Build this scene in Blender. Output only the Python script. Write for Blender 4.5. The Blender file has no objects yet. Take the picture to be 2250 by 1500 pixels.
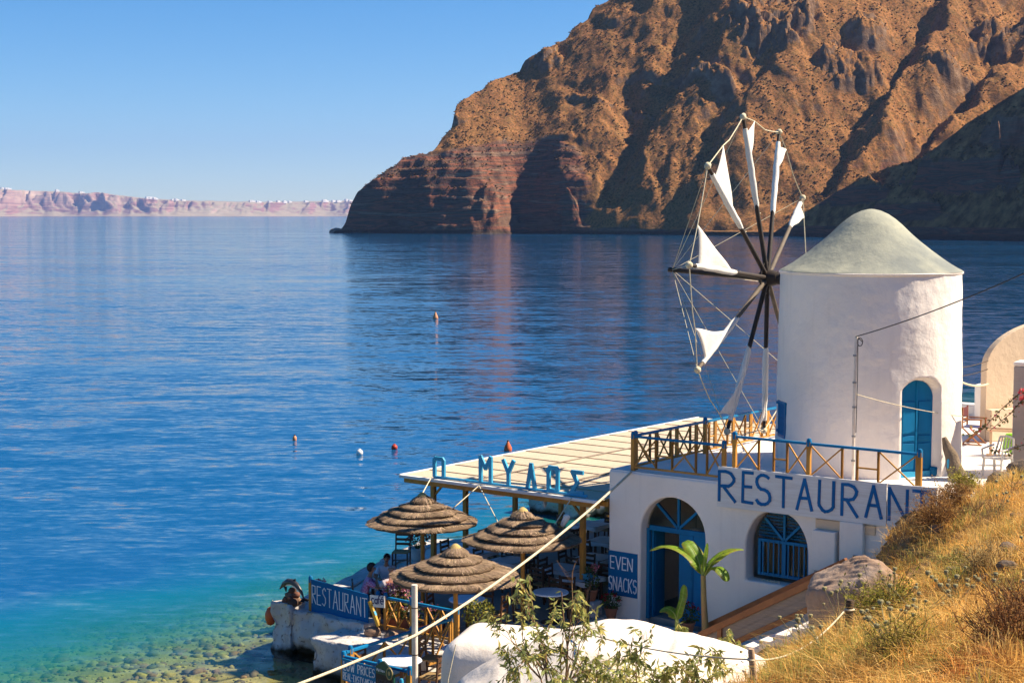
import bpy, bmesh, math, random
import numpy as np
from mathutils import Vector, Matrix, geometry

R = math.radians
rnd = random.Random(7)
nrg = np.random.default_rng(11)
scene = bpy.context.scene
col = scene.collection

# ------------------------------------------------------------------ camera
CAM_H = 10.4
cam_d = bpy.data.cameras.new('camera')
cam = bpy.data.objects.new('camera', cam_d)
col.objects.link(cam)
cam.location = (0, 0, CAM_H)
cam.rotation_euler = (math.pi / 2 - math.atan(278 / 3500), 0, 0)
cam_d.sensor_width = 36
cam_d.lens = 56.0
cam_d.clip_start = 0.1
cam_d.clip_end = 60000
scene.camera = cam

# ------------------------------------------------------------------ light
SUN_AZ, SUN_EL = 5.0, 46.0            # azimuth counted from +X towards +Y
sdir = Vector((math.cos(R(SUN_AZ)) * math.cos(R(SUN_EL)), math.sin(R(SUN_AZ)) * math.cos(R(SUN_EL)), math.sin(R(SUN_EL))))
world = bpy.data.worlds.new('World')
scene.world = world
world.use_nodes = True
wn = world.node_tree
sky = wn.nodes.new('ShaderNodeTexSky')
sky.sky_type = 'NISHITA'
sky.sun_disc = False
sky.sun_elevation = R(SUN_EL)
sky.sun_rotation = R(90 - SUN_AZ)
sky.altitude = 1500
sky.air_density = 1.0
sky.dust_density = 0.0
sky.ozone_density = 6.0
bg = wn.nodes['Background']
bg.inputs['Strength'].default_value = 0.054
hsv = wn.nodes.new('ShaderNodeHueSaturation')
hsv.inputs['Saturation'].default_value = 1.3
wn.links.new(sky.outputs[0], hsv.inputs['Color'])
wn.links.new(hsv.outputs[0], bg.inputs['Color'])
sun_d = bpy.data.lights.new('sun', 'SUN')
sun_d.energy = 4.4
sun_d.angle = R(0.53)
sun_d.color = (1.0, 0.86, 0.66)
sun = bpy.data.objects.new('sun', sun_d)
sun.rotation_euler = sdir.to_track_quat('Z', 'Y').to_euler()
sun.location = (60, 20, 80)
col.objects.link(sun)
vs = scene.view_settings
vs.view_transform = 'Standard'
vs.look = 'None'
vs.exposure = 1.36
vs.gamma = 1.0
vs.use_curve_mapping = False
scene.cycles.use_denoising = True
scene.cycles.max_bounces = 8
scene.cycles.transparent_max_bounces = 12
scene.cycles.volume_bounces = 0
scene.cycles.caustics_reflective = False
scene.cycles.caustics_refractive = False

# ------------------------------------------------------------------ building frame: u along the facade, v away from it
TH = math.atan2(-0.612, 0.791)
UX, UY = math.cos(TH), math.sin(TH)
CX, CY = 2.308, 37.6


def B(u, v, z=0.0):
    return (CX + u * UX - v * UY, CY + u * UY + v * UX, z)


FLOOR = 0.85      # dining floor
TERR = 4.35       # roof terrace


# ------------------------------------------------------------------ helpers
class MB:
    """collects shapes, builds ONE mesh object"""

    def __init__(s):
        s.v, s.f = [], []

    def add(s, vs_, fs_):
        o = len(s.v)
        s.v.extend([tuple(p) for p in vs_])
        s.f.extend([tuple(i + o for i in q) for q in fs_])
        return s

    def box(s, x0, x1, y0, y1, z0, z1):
        return s.add([(x0, y0, z0), (x1, y0, z0), (x1, y1, z0), (x0, y1, z0), (x0, y0, z1), (x1, y0, z1), (x1, y1, z1), (x0, y1, z1)],
                     [(0, 3, 2, 1), (4, 5, 6, 7), (0, 1, 5, 4), (1, 2, 6, 5), (2, 3, 7, 6), (3, 0, 4, 7)])

    def bar(s, p, q, w, h, up=(0, 0, 1)):
        p, q = Vector(p), Vector(q)
        d = (q - p).normalized()
        up = Vector(up)
        if abs(d.dot(up)) > 0.98:
            up = Vector((0, 1, 0))
        x = d.cross(up).normalized()
        y = x.cross(d).normalized()
        vs_ = []
        for c in (p, q):
            for a, b in ((-1, -1), (1, -1), (1, 1), (-1, 1)):
                vs_.append(c + x * a * w / 2 + y * b * h / 2)
        return s.add(vs_, [(3, 2, 1, 0), (4, 5, 6, 7), (0, 1, 5, 4), (1, 2, 6, 5), (2, 3, 7, 6), (3, 0, 4, 7)])

    def tube(s, pts, r, n=8, cap=True):
        pts = [Vector(p) for p in pts]
        k = len(pts)
        rs = list(r) if hasattr(r, '__len__') else [r] * k
        t0 = (pts[1] - pts[0]).normalized()
        ref = Vector((0, 0, 1)) if abs(t0.z) < 0.9 else Vector((1, 0, 0))
        x = t0.cross(ref).normalized()
        vs_ = []
        for i in range(k):
            t = (pts[min(i + 1, k - 1)] - pts[max(i - 1, 0)])
            t = t.normalized() if t.length > 1e-9 else t0
            x = (x - t * x.dot(t))
            x = x.normalized() if x.length > 1e-9 else t.orthogonal().normalized()
            y = t.cross(x)
            for j in range(n):
                a = 2 * math.pi * j / n
                vs_.append(pts[i] + (x * math.cos(a) + y * math.sin(a)) * rs[i])
        fs_ = [(i * n + j, i * n + (j + 1) % n, (i + 1) * n + (j + 1) % n, (i + 1) * n + j) for i in range(k - 1) for j in range(n)]
        if cap:
            fs_.append(tuple(range(n - 1, -1, -1)))
            fs_.append(tuple((k - 1) * n + j for j in range(n)))
        return s.add(vs_, fs_)

    def lathe(s, prof, n=24, c=(0, 0, 0), wob=None):
        vs_, fs_ = [], []
        k = len(prof)
        for i, (r, z) in enumerate(prof):
            for j in range(n):
                a = 2 * math.pi * j / n
                rr = r * (wob(a, z) if wob else 1)
                vs_.append((c[0] + rr * math.cos(a), c[1] + rr * math.sin(a), c[2] + z))
        for i in range(k - 1):
            for j in range(n):
                fs_.append((i * n + j, i * n + (j + 1) % n, (i + 1) * n + (j + 1) % n, (i + 1) * n + j))
        if prof[0][0] > 1e-6:
            fs_.append(tuple(range(n - 1, -1, -1)))
        if prof[-1][0] > 1e-6:
            fs_.append(tuple((k - 1) * n + j for j in range(n)))
        return s.add(vs_, fs_)

    def plate(s, poly, y0, y1, holes=()):
        """polygon in the x-z plane (with holes) extruded from y0 to y1"""
        loops = [list(poly)] + [list(h) for h in holes]
        tri = geometry.tessellate_polygon([[Vector((a, b, 0)) for a, b in lp] for lp in loops])
        flat = [p for lp in loops for p in lp]
        n = len(flat)
        vs_ = [(a, y0, b) for a, b in flat] + [(a, y1, b) for a, b in flat]
        fs_ = [tuple(t) for t in tri] + [tuple(i + n for i in reversed(t)) for t in tri]
        o = 0
        for lp in loops:
            m = len(lp)
            for i in range(m):
                j = (i + 1) % m
                fs_.append((o + i, o + j, n + o + j, n + o + i))
            o += m
        return s.add(vs_, fs_)

    def ico(s, c, r, sub=1, jit=0.0, sq=(1, 1, 1), seed=None):
        rr = random.Random(seed if seed is not None else rnd.random())
        bm = bmesh.new()
        bmesh.ops.create_icosphere(bm, subdivisions=sub, radius=1.0)
        vs_ = []
        for v in bm.verts:
            k = r * (1 + rr.uniform(-jit, jit))
            vs_.append((c[0] + v.co.x * k * sq[0], c[1] + v.co.y * k * sq[1], c[2] + v.co.z * k * sq[2]))
        fs_ = [tuple(v.index for v in f.verts) for f in bm.faces]
        bm.free()
        return s.add(vs_, fs_)

    def mesh(s, name, smooth=False, fix=True):
        me = bpy.data.meshes.new(name)
        me.from_pydata(s.v, [], s.f)
        if fix:
            bm = bmesh.new()
            bm.from_mesh(me)
            bmesh.ops.recalc_face_normals(bm, faces=bm.faces)
            bm.to_mesh(me)
            bm.free()
        if smooth:
            me.polygons.foreach_set('use_smooth', [True] * len(me.polygons))
        me.update()
        return me

    def build(s, name, mat, parent=None, smooth=False, bevel=0.0, seg=2, fix=True, label=None):
        o = bpy.data.objects.new(name, s.mesh(name, smooth, fix))
        col.objects.link(o)
        if mat is not None:
            o.data.materials.append(mat)
        if parent is not None:
            o.parent = parent
        if bevel:
            m = o.modifiers.new('bevel', 'BEVEL')
            m.width = bevel
            m.segments = seg
            m.limit_method = 'ANGLE'
            m.angle_limit = R(35)
        if smooth and bevel == 0:
            sharp(o)
        if label:
            o['label'] = label
        return o


def sharp(o, ang=50):
    try:
        o.data.set_sharp_from_angle(angle=R(ang))
    except Exception:
        pass


def tag(o, label=None, cat=None, group=None, kind=None):
    if label: o['label'] = label
    if cat: o['category'] = cat
    if group: o['group'] = group
    if kind: o['kind'] = kind
    return o


def thing(name, label, cat, loc=(0, 0, 0), rz=0.0, group=None):
    o = bpy.data.objects.new(name, None)
    o.empty_display_size = 0.2
    col.objects.link(o)
    o.location = loc
    o.rotation_euler = (0, 0, rz)
    return tag(o, label, cat, group)


def thing_b(name, label, cat, u, v, z=0.0, rz=0.0, group=None):
    return thing(name, label, cat, B(u, v, z), TH + rz, group)


def copy_tree(o, parent=None):
    c = o.copy()
    col.objects.link(c)
    c.parent = parent
    for ch in list(o.children):
        copy_tree(ch, c)
    return c


def np_mesh(name, verts, faces, mat, parent=None, smooth=False, colors=None):
    """verts (n,3), faces (m,3 or 4) arrays -> object; colors (n,3) -> point colour attribute 'tint'"""
    verts = np.asarray(verts, dtype=np.float32)
    faces = np.asarray(faces, dtype=np.int32)
    me = bpy.data.meshes.new(name)
    k = faces.shape[1]
    me.vertices.add(len(verts))
    me.vertices.foreach_set('co', verts.ravel())
    me.loops.add(faces.size)
    me.loops.foreach_set('vertex_index', faces.ravel())
    me.polygons.add(len(faces))
    me.polygons.foreach_set('loop_start', np.arange(0, faces.size, k, dtype=np.int32))
    me.polygons.foreach_set('loop_total', np.full(len(faces), k, dtype=np.int32))
    if smooth:
        me.polygons.foreach_set('use_smooth', np.ones(len(faces), dtype=bool))
    me.update(calc_edges=True)
    me.validate()
    if colors is not None:
        at = me.color_attributes.new('tint', 'FLOAT_COLOR', 'POINT')
        c4 = np.ones((len(verts), 4), dtype=np.float32)
        c4[:, :3] = colors
        at.data.foreach_set('color', c4.ravel())
    o = bpy.data.objects.new(name, me)
    col.objects.link(o)
    if mat: me.materials.append(mat)
    if parent: o.parent = parent
    return o


def grid_faces(nr, nc):
    i = np.arange(nr - 1)[:, None] * nc + np.arange(nc - 1)[None, :]
    i = i.ravel()
    return np.stack([i, i + 1, i + nc + 1, i + nc], axis=1)


# numpy gradient noise -------------------------------------------------
_perm = nrg.permutation(512).astype(np.int64)
_ang = nrg.uniform(0, 2 * np.pi, 512)
_gx, _gy = np.cos(_ang), np.sin(_ang)


def pn(x, y):
    xi, yi = np.floor(x).astype(np.int64), np.floor(y).astype(np.int64)
    xf, yf = x - xi, y - yi
    w = lambda t: t * t * t * (t * (t * 6 - 15) + 10)

    def g(a, b, dx, dy):
        h = _perm[(_perm[a & 511] + b) & 511]
        return _gx[h] * dx + _gy[h] * dy
    n00, n10 = g(xi, yi, xf, yf), g(xi + 1, yi, xf - 1, yf)
    n01, n11 = g(xi, yi + 1, xf, yf - 1), g(xi + 1, yi + 1, xf - 1, yf - 1)
    u, v = w(xf), w(yf)
    return ((n00 * (1 - u) + n10 * u) * (1 - v) + (n01 * (1 - u) + n11 * u) * v) * 1.5


def fbm(x, y, o=5, lac=2.03, gain=0.5):
    a, s = 1.0, np.zeros_like(x, dtype=float)
    for k in range(o):
        s += a * pn(x + 17.3 * k, y - 9.1 * k)
        x, y, a = x * lac, y * lac, a * gain
    return s


def ridged(x, y, o=5, lac=2.05, gain=0.5):
    a, s = 1.0, np.zeros_like(x, dtype=float)
    for k in range(o):
        s += a * (1 - 2 * np.abs(pn(x + 31.7 * k, y + 5.9 * k)))
        x, y, a = x * lac, y * lac, a * gain
    return s


def cells(x, y):
    """cellular noise: a random value per cell and the distance to its edge"""
    xi, yi = np.floor(x).astype(np.int64), np.floor(y).astype(np.int64)
    d1 = np.full(x.shape, 9.0)
    d2 = np.full(x.shape, 9.0)
    val = np.zeros(x.shape)
    for a in (-1, 0, 1):
        for b in (-1, 0, 1):
            h = _perm[(_perm[(xi + a) & 511] + yi + b) & 511]
            px_ = xi + a + (_gx[h] * .5 + .5)
            py_ = yi + b + (_gy[h] * .5 + .5)
            d = np.hypot(x - px_, y - py_)
            nearer = d < d1
            d2 = np.where(nearer, d1, np.minimum(d2, d))
            val = np.where(nearer, (h % 97) / 97.0, val)
            d1 = np.where(nearer, d, d1)
    return val, d2 - d1


# ------------------------------------------------------------------ materials
def new_mat(name):
    m = bpy.data.materials.new(name)
    m.use_nodes = True
    nt = m.node_tree
    return m, nt, nt.nodes['Principled BSDF']


def nd(nt, t, **kw):
    n = nt.nodes.new(t)
    for k, v in kw.items():
        if k in n.inputs.keys():
            n.inputs[k].default_value = v
        else:
            setattr(n, k, v)
    return n


def lk(nt, a, b):
    nt.links.new(a, b)


def rgba(c):
    return (c[0], c[1], c[2], 1)


def mixc(nt, f, a, b, blend='MIX'):
    m = nt.nodes.new('ShaderNodeMix')
    m.data_type = 'RGBA'
    m.blend_type = blend
    for s, v in ((0, f), (6, a), (7, b)):
        if hasattr(v, 'is_linked') or hasattr(v, 'links'):
            nt.links.new(v, m.inputs[s])
        elif s == 0:
            m.inputs[0].default_value = v
        else:
            m.inputs[s].default_value = rgba(v) if len(v) == 3 else v
    return m.outputs[2]


def ramp(nt, fac, stops, interp='LINEAR'):
    r = nt.nodes.new('ShaderNodeValToRGB')
    r.color_ramp.interpolation = interp
    el = r.color_ramp.elements
    while len(el) < len(stops):
        el.new(0.5)
    for e, (p, c) in zip(el, stops):
        e.position = p
        e.color = rgba(c) if hasattr(c, '__len__') else (c, c, c, 1)
    nt.links.new(fac, r.inputs[0])
    return r.outputs[0]


def noise(nt, vec, scale, detail=4, rough=0.55, dist=0.0):
    n = nd(nt, 'ShaderNodeTexNoise')
    n.inputs['Scale'].default_value = scale
    n.inputs['Detail'].default_value = detail
    n.inputs['Roughness'].default_value = rough
    n.inputs['Distortion'].default_value = dist
    if vec is not None: lk(nt, vec, n.inputs['Vector'])
    return n


def coords(nt, scale=(1, 1, 1), world_=False):
    if world_:
        src = nd(nt, 'ShaderNodeNewGeometry').outputs['Position']
    else:
        src = nd(nt, 'ShaderNodeTexCoord').outputs['Object']
    mp = nd(nt, 'ShaderNodeMapping')
    mp.inputs['Scale'].default_value = scale
    lk(nt, src, mp.inputs['Vector'])
    return mp.outputs[0]


def bump(nt, h, strength, dist=0.02, bsdf=None, normal=None):
    b = nd(nt, 'ShaderNodeBump')
    b.inputs['Strength'].default_value = strength
    b.inputs['Distance'].default_value = dist
    lk(nt, h, b.inputs['Height'])
    if normal is not None: lk(nt, normal, b.inputs['Normal'])
    if bsdf: lk(nt, b.outputs[0], bsdf.inputs['Normal'])
    return b.outputs[0]


def mat(name, c, c2=None, rough=0.7, scale=3.0, stretch=(1, 1, 1), bs=0.25, bscale=30, bdist=0.01, spec=0.3, metal=0.0, world_=False):
    """plain surface: two-tone noise, fine bump"""
    m, nt, b = new_mat(name)
    c2 = c2 or tuple(x * 0.72 for x in c)
    v = coords(nt, stretch, world_)
    n1 = noise(nt, v, scale, 6, 0.62)
    f = ramp(nt, n1.outputs[0], [(0.32, 0.0), (0.7, 1.0)])
    cc = mixc(nt, f, c, c2)
    oi = nd(nt, 'ShaderNodeObjectInfo')
    hs = nd(nt, 'ShaderNodeHueSaturation')
    mr = nd(nt, 'ShaderNodeMapRange')
    mr.inputs[3].default_value, mr.inputs[4].default_value = 0.9, 1.1
    lk(nt, oi.outputs['Random'], mr.inputs[0])
    lk(nt, mr.outputs[0], hs.inputs['Value'])
    lk(nt, cc, hs.inputs['Color'])
    lk(nt, hs.outputs[0], b.inputs['Base Color'])
    b.inputs['Roughness'].default_value = rough
    b.inputs['Specular IOR Level'].default_value = spec
    b.inputs['Metallic'].default_value = metal
    if bs:
        n2 = noise(nt, v, bscale, 5, 0.6)
        bump(nt, n2.outputs[0], bs, bdist, b)
    return m


M = {}
M['blue'] = mat('blue_paint', (0.004, 0.17, 0.38), (0.007, 0.13, 0.28), 0.5, 2.5, (1, 1, 0.3), 0.2, 25, spec=0.15)
M['blue_light'] = mat('light_blue_paint', (0.035, 0.36, 0.60), (0.045, 0.29, 0.48), 0.5, 4, (1, 1, 1), 0.2, 25)
M['blue_sign'] = mat('blue_sign_paint', (0.003, 0.125, 0.33), (0.003, 0.10, 0.27), 0.6, 2, (1, 1, 1), 0.1, 20, spec=0.12)
M['letter_blue'] = mat('letter_blue', (0.006, 0.14, 0.38), (0.012, 0.11, 0.30), 0.6, 9, (1, 1, 1), 0.2, 40, spec=0.1)
M['letter_white'] = mat('letter_white', (0.78, 0.80, 0.82), (0.55, 0.6, 0.66), 0.6, 12, (1, 1, 1), 0.1, 40)
M['ochre'] = mat('ochre_wood', (0.50, 0.25, 0.045), (0.34, 0.15, 0.03), 0.6, 5, (1, 1, 0.4), 0.3, 40)
M['brown_wood'] = mat('varnished_brown_wood', (0.30, 0.105, 0.03), (0.2, 0.07, 0.02), 0.4, 5, (1, 1, 1), 0.3, 40)
M['chair_wood'] = mat('dark_chair_wood', (0.10, 0.045, 0.022), (0.06, 0.03, 0.018), 0.5, 8, (1, 1, 1), 0.2, 40)
M['rush'] = mat('rush_seat', (0.34, 0.23, 0.10), (0.22, 0.14, 0.06), 0.85, 30, (1, 4, 1), 0.5, 60)
M['cloth'] = mat('white_tablecloth', (0.72, 0.76, 0.82), (0.55, 0.64, 0.76), 0.85, 3, (1, 1, 1), 0.3, 8, 0.03)
M['grey_wood'] = mat('weathered_grey_board', (0.30, 0.24, 0.19), (0.20, 0.16, 0.13), 0.8, 3, (1, 1, 8), 0.4, 30)
M['old_wood'] = mat('old_post_wood', (0.115, 0.075, 0.045), (0.06, 0.04, 0.028), 0.9, 6, (6, 6, 0.7), 0.8, 18, 0.03)
M['spar'] = mat('dark_spar_wood', (0.05, 0.035, 0.026), (0.02, 0.016, 0.014), 0.6, 4, (1, 1, 1), 0.3, 30)
M['spar_grey'] = mat('grey_spar_wood', (0.16, 0.125, 0.09), (0.09, 0.07, 0.055), 0.7, 4, (1, 1, 1), 0.3, 30)
M['rope'] = mat('pale_rope', (0.70, 0.62, 0.44), (0.5, 0.42, 0.28), 0.85, 14, (1, 1, 1), 0.6, 90, 0.006)
M['cable'] = mat('dark_cable', (0.03, 0.03, 0.032), None, 0.5, 5, bs=0)
M['pipe'] = mat('painted_pipe', (0.82, 0.76, 0.67), (0.60, 0.50, 0.40), 0.5, 7, (1, 1, 0.5), 0.2, 30, spec=0.4)
M['terracotta'] = mat('terracotta', (0.36, 0.14, 0.07), (0.28, 0.11, 0.06), 0.8, 6)
M['white_pot'] = mat('white_pot', (0.74, 0.74, 0.74), (0.6, 0.6, 0.6), 0.6, 6)
M['soil'] = mat('soil', (0.07, 0.045, 0.03), None, 0.95, 12)
M['plastic'] = mat('white_plastic', (0.72, 0.68, 0.60), (0.66, 0.61, 0.53), 0.4, 3, bs=0.05)
M['green_cloth'] = mat('green_cloth', (0.01, 0.30, 0.12), None, 0.8, 6)
M['lime'] = mat('lime_plastic', (0.25, 0.55, 0.03), None, 0.5, 6)
M['navy'] = mat('navy_canvas', (0.05, 0.06, 0.16), None, 0.85, 6)
M['maroon'] = mat('dark_red_canvas', (0.13, 0.03, 0.035), None, 0.85, 6)
M['pale_wood'] = mat('pale_wood', (0.50, 0.34, 0.22), (0.4, 0.27, 0.17), 0.7, 6)
M['black'] = mat('black_paint', (0.014, 0.012, 0.012), None, 0.6, 6, bs=0.1)
M['chalk'] = mat('chalk', (0.10, 0.10, 0.11), (0.05, 0.05, 0.055), 0.9, 30, bs=0)
M['dark_green'] = mat('dark_green_paint', (0.012, 0.075, 0.05), None, 0.5, 6, bs=0.1)
M['gold'] = mat('gold_paint', (0.42, 0.34, 0.14), (0.25, 0.18, 0.07), 0.5, 20, bs=0.1)
M['yellow'] = mat('yellow_paint', (0.65, 0.36, 0.02), (0.5, 0.27, 0.02), 0.5, 6, bs=0.1)
M['buoy_orange'] = mat('orange_plastic', (0.62, 0.13, 0.035), (0.5, 0.1, 0.03), 0.45, 6, bs=0.05)
M['buoy_pale'] = mat('faded_orange_plastic', (0.62, 0.30, 0.15), (0.5, 0.2, 0.1), 0.5, 6, bs=0.05)
M['buoy_red'] = mat('red_plastic', (0.48, 0.05, 0.02), (0.4, 0.04, 0.02), 0.45, 6, bs=0.05)
M['buoy_white'] = mat('white_buoy', (0.78, 0.76, 0.72), (0.66, 0.63, 0.58), 0.45, 6, bs=0.05)
M['metal'] = mat('grey_metal', (0.30, 0.30, 0.30), None, 0.4, 6, metal=0.7, bs=0.05)
M['sailcloth'] = mat('sailcloth', (0.80, 0.77, 0.71), (0.70, 0.66, 0.58), 0.85, 3, (1, 1, 1), 0.4, 14, 0.02)
M['skin'] = mat('skin', (0.42, 0.20, 0.12), (0.36, 0.16, 0.09), 0.5, 9, bs=0.1)
M['skin_red'] = mat('sunburnt_skin', (0.50, 0.22, 0.14), (0.45, 0.17, 0.11), 0.5, 9, bs=0.1)
M['hair'] = mat('dark_hair', (0.02, 0.012, 0.01), (0.035, 0.02, 0.015), 0.6, 40, (1, 1, 1), 0.6, 60)
M['hair_grey'] = mat('short_grey_hair', (0.22, 0.16, 0.13), (0.3, 0.24, 0.2), 0.7, 60, (1, 1, 1), 0.5, 60)
M['shirt_white'] = mat('white_shirt', (0.66, 0.66, 0.72), (0.56, 0.56, 0.64), 0.85, 5, (1, 1, 1), 0.5, 9, 0.03)
M['shirt_pale'] = mat('pale_shirt', (0.60, 0.52, 0.52), (0.5, 0.42, 0.42), 0.85, 5, (1, 1, 1), 0.5, 9, 0.03)
M['trousers'] = mat('dark_trousers', (0.03, 0.032, 0.05), None, 0.9, 6)


def mat_check():
    m, nt, b = new_mat('pink_check_shirt')
    v = coords(nt)
    w1 = nd(nt, 'ShaderNodeTexChecker')
    w1.inputs['Scale'].default_value = 26
    lk(nt, v, w1.inputs['Vector'])
    w1.inputs['Color1'].default_value = (0.50, 0.10, 0.26, 1)
    w1.inputs['Color2'].default_value = (0.60, 0.36, 0.50, 1)
    lk(nt, w1.outputs[0], b.inputs['Base Color'])
    b.inputs['Roughness'].default_value = 0.85
    return m


M['shirt_pink'] = mat_check()


def mat_plaster(name, c, stain, dirt=0.5, crack=False, wet=False):
    m, nt, b = new_mat(name)
    v = coords(nt, (1, 1, 1), True)
    n1 = noise(nt, v, 0.8, 6, 0.6)
    f1 = ramp(nt, n1.outputs[0], [(0.40, 0.0), (0.68, dirt)])
    c1 = mixc(nt, f1, c, stain)
    # faint vertical run-off streaks
    mp = coords(nt, (3.2, 3.2, 0.22), True)
    n2 = noise(nt, mp, 1.6, 5, 0.65)
    f2 = ramp(nt, n2.outputs[0], [(0.55, 0.0), (0.8, dirt * 0.7)])
    c2 = mixc(nt, f2, c1, tuple(x * 0.8 for x in stain))
    n3 = noise(nt, v, 9, 6, 0.7)
    if crack:
        f3 = ramp(nt, n3.outputs[0], [(0.56, 0.0), (0.63, 0.85)] if crack is True else [(0.63, 0.0), (0.69, 0.4)])
        c2 = mixc(nt, f3, c2, (0.22, 0.18, 0.15))
    if wet:
        sx = nd(nt, 'ShaderNodeSeparateXYZ')
        lk(nt, nd(nt, 'ShaderNodeNewGeometry').outputs['Position'], sx.inputs[0])
        ma = nd(nt, 'ShaderNodeMath', operation='MULTIPLY_ADD')
        lk(nt, n1.outputs[0], ma.inputs[0])
        ma.inputs[1].default_value = -0.9
        lk(nt, sx.outputs[2], ma.inputs[2])
        f4 = ramp(nt, ma.outputs[0], [(0.0, 1.0), (0.02, 0.0)])
        mr = nd(nt, 'ShaderNodeMapRange')
        mr.inputs[1].default_value, mr.inputs[2].default_value = -0.38, -0.20
        mr.inputs[3].default_value, mr.inputs[4].default_value = 1.0, 0.0
        lk(nt, ma.outputs[0], mr.inputs[0])
        c2 = mixc(nt, mr.outputs[0], c2, (0.035, 0.03, 0.018))
    lk(nt, c2, b.inputs['Base Color'])
    b.inputs['Roughness'].default_value = 0.9
    b.inputs['Specular IOR Level'].default_value = 0.15
    n4 = noise(nt, v, 3.0, 8, 0.62)
    n5 = noise(nt, v, 40, 3, 0.6)
    nb = bump(nt, n4.outputs[0], 0.5, 0.12 if crack is True else 0.06)
    bump(nt, n5.outputs[0], 0.15, 0.01, b, nb)
    return m


M['plaster'] = mat_plaster('whitewashed_plaster', (0.84, 0.77, 0.70), (0.71, 0.63, 0.56), 0.42)
M['plaster_old'] = mat_plaster('flaking_whitewash', (0.58, 0.55, 0.53), (0.40, 0.36, 0.33), 0.9, True, True)
M['plaster_worn'] = mat_plaster('worn_whitewash', (0.80, 0.73, 0.66), (0.56, 0.48, 0.40), 0.75, 'faint')
M['plaster_cream'] = mat_plaster('cream_plaster', (0.68, 0.52, 0.36), (0.60, 0.45, 0.31), 0.5)
M['plaster_grey'] = mat_plaster('grey_plaster', (0.42, 0.37, 0.34), (0.33, 0.29, 0.27), 0.6)
M['concrete'] = mat_plaster('grey_concrete_floor', (0.34, 0.325, 0.31), (0.22, 0.21, 0.20), 0.8)
M['pale_floor'] = mat_plaster('pale_cement_floor', (0.52, 0.49, 0.45), (0.38, 0.35, 0.32), 0.8)
M['dome'] = mat_plaster('grey_green_cement', (0.37, 0.37, 0.29), (0.20, 0.215, 0.20), 1.0)
M['boulder'] = mat_plaster('grey_boulder', (0.25, 0.16, 0.11), (0.42, 0.32, 0.25), 0.9, True)
M['board_white'] = mat('white_painted_board', (0.70, 0.69, 0.68), (0.58, 0.55, 0.52), 0.7, 2.2, (0.6, 1, 9), 0.3, 20)
M['reed'] = mat('reed_mat', (0.60, 0.50, 0.37), (0.47, 0.38, 0.27), 0.85, 1.4, (1, 14, 1), 0.7, 12, 0.02, world_=True)


def mat_tint(name, rough=0.8, transl=0.0, bs=0.0, var=0.0, vscale=20):
    """colour carried by the piece itself (attribute 'tint')"""
    m, nt, b = new_mat(name)
    at = nd(nt, 'ShaderNodeAttribute', attribute_name='tint')
    cc = at.outputs['Color']
    if var:
        n = noise(nt, coords(nt, (1, 1, 1), True), vscale, 5, 0.65)
        f = ramp(nt, n.outputs[0], [(0.3, 0.0), (0.7, var)])
        cc = mixc(nt, f, cc, (0.0, 0.0, 0.0), 'MIX')
        if bs: bump(nt, n.outputs[0], bs, 0.03, b)
    lk(nt, cc, b.inputs['Base Color'])
    b.inputs['Roughness'].default_value = rough
    b.inputs['Specular IOR Level'].default_value = 0.2
    if transl:
        tr = nd(nt, 'ShaderNodeBsdfTranslucent')
        lk(nt, cc, tr.inputs['Color'])
        mx = nd(nt, 'ShaderNodeMixShader')
        mx.inputs[0].default_value = transl
        lk(nt, b.outputs[0], mx.inputs[1])
        lk(nt, tr.outputs[0], mx.inputs[2])
        lk(nt, mx.outputs[0], nt.nodes['Material Output'].inputs['Surface'])
    return m


M['tint_leaf'] = mat_tint('leaf_colours', 0.55, 0.35)
M['tint_grass'] = mat_tint('dry_grass_colours', 0.7, 0.45)
M['tint_stone'] = mat_tint('stone_colours', 0.85, 0.0, 0.5, 0.5, 14)
M['tint_straw'] = mat_tint('straw_colours', 0.9, 0.0, 0.0)


def mat_glass():
    m, nt, b = new_mat('window_glass')
    nt.nodes.remove(b)
    tr = nd(nt, 'ShaderNodeBsdfTransparent')
    tr.inputs[0].default_value = (0.86, 0.88, 0.86, 1)
    gl = nd(nt, 'ShaderNodeBsdfGlossy')
    gl.inputs['Roughness'].default_value = 0.03
    fr = nd(nt, 'ShaderNodeFresnel')
    fr.inputs[0].default_value = 1.25
    mx = nd(nt, 'ShaderNodeMixShader')
    lk(nt, fr.outputs[0], mx.inputs[0])
    lk(nt, tr.outputs[0], mx.inputs[1])
    lk(nt, gl.outputs[0], mx.inputs[2])
    lk(nt, mx.outputs[0], nt.nodes['Material Output'].inputs['Surface'])
    return m


M['glass'] = mat_glass()
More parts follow.
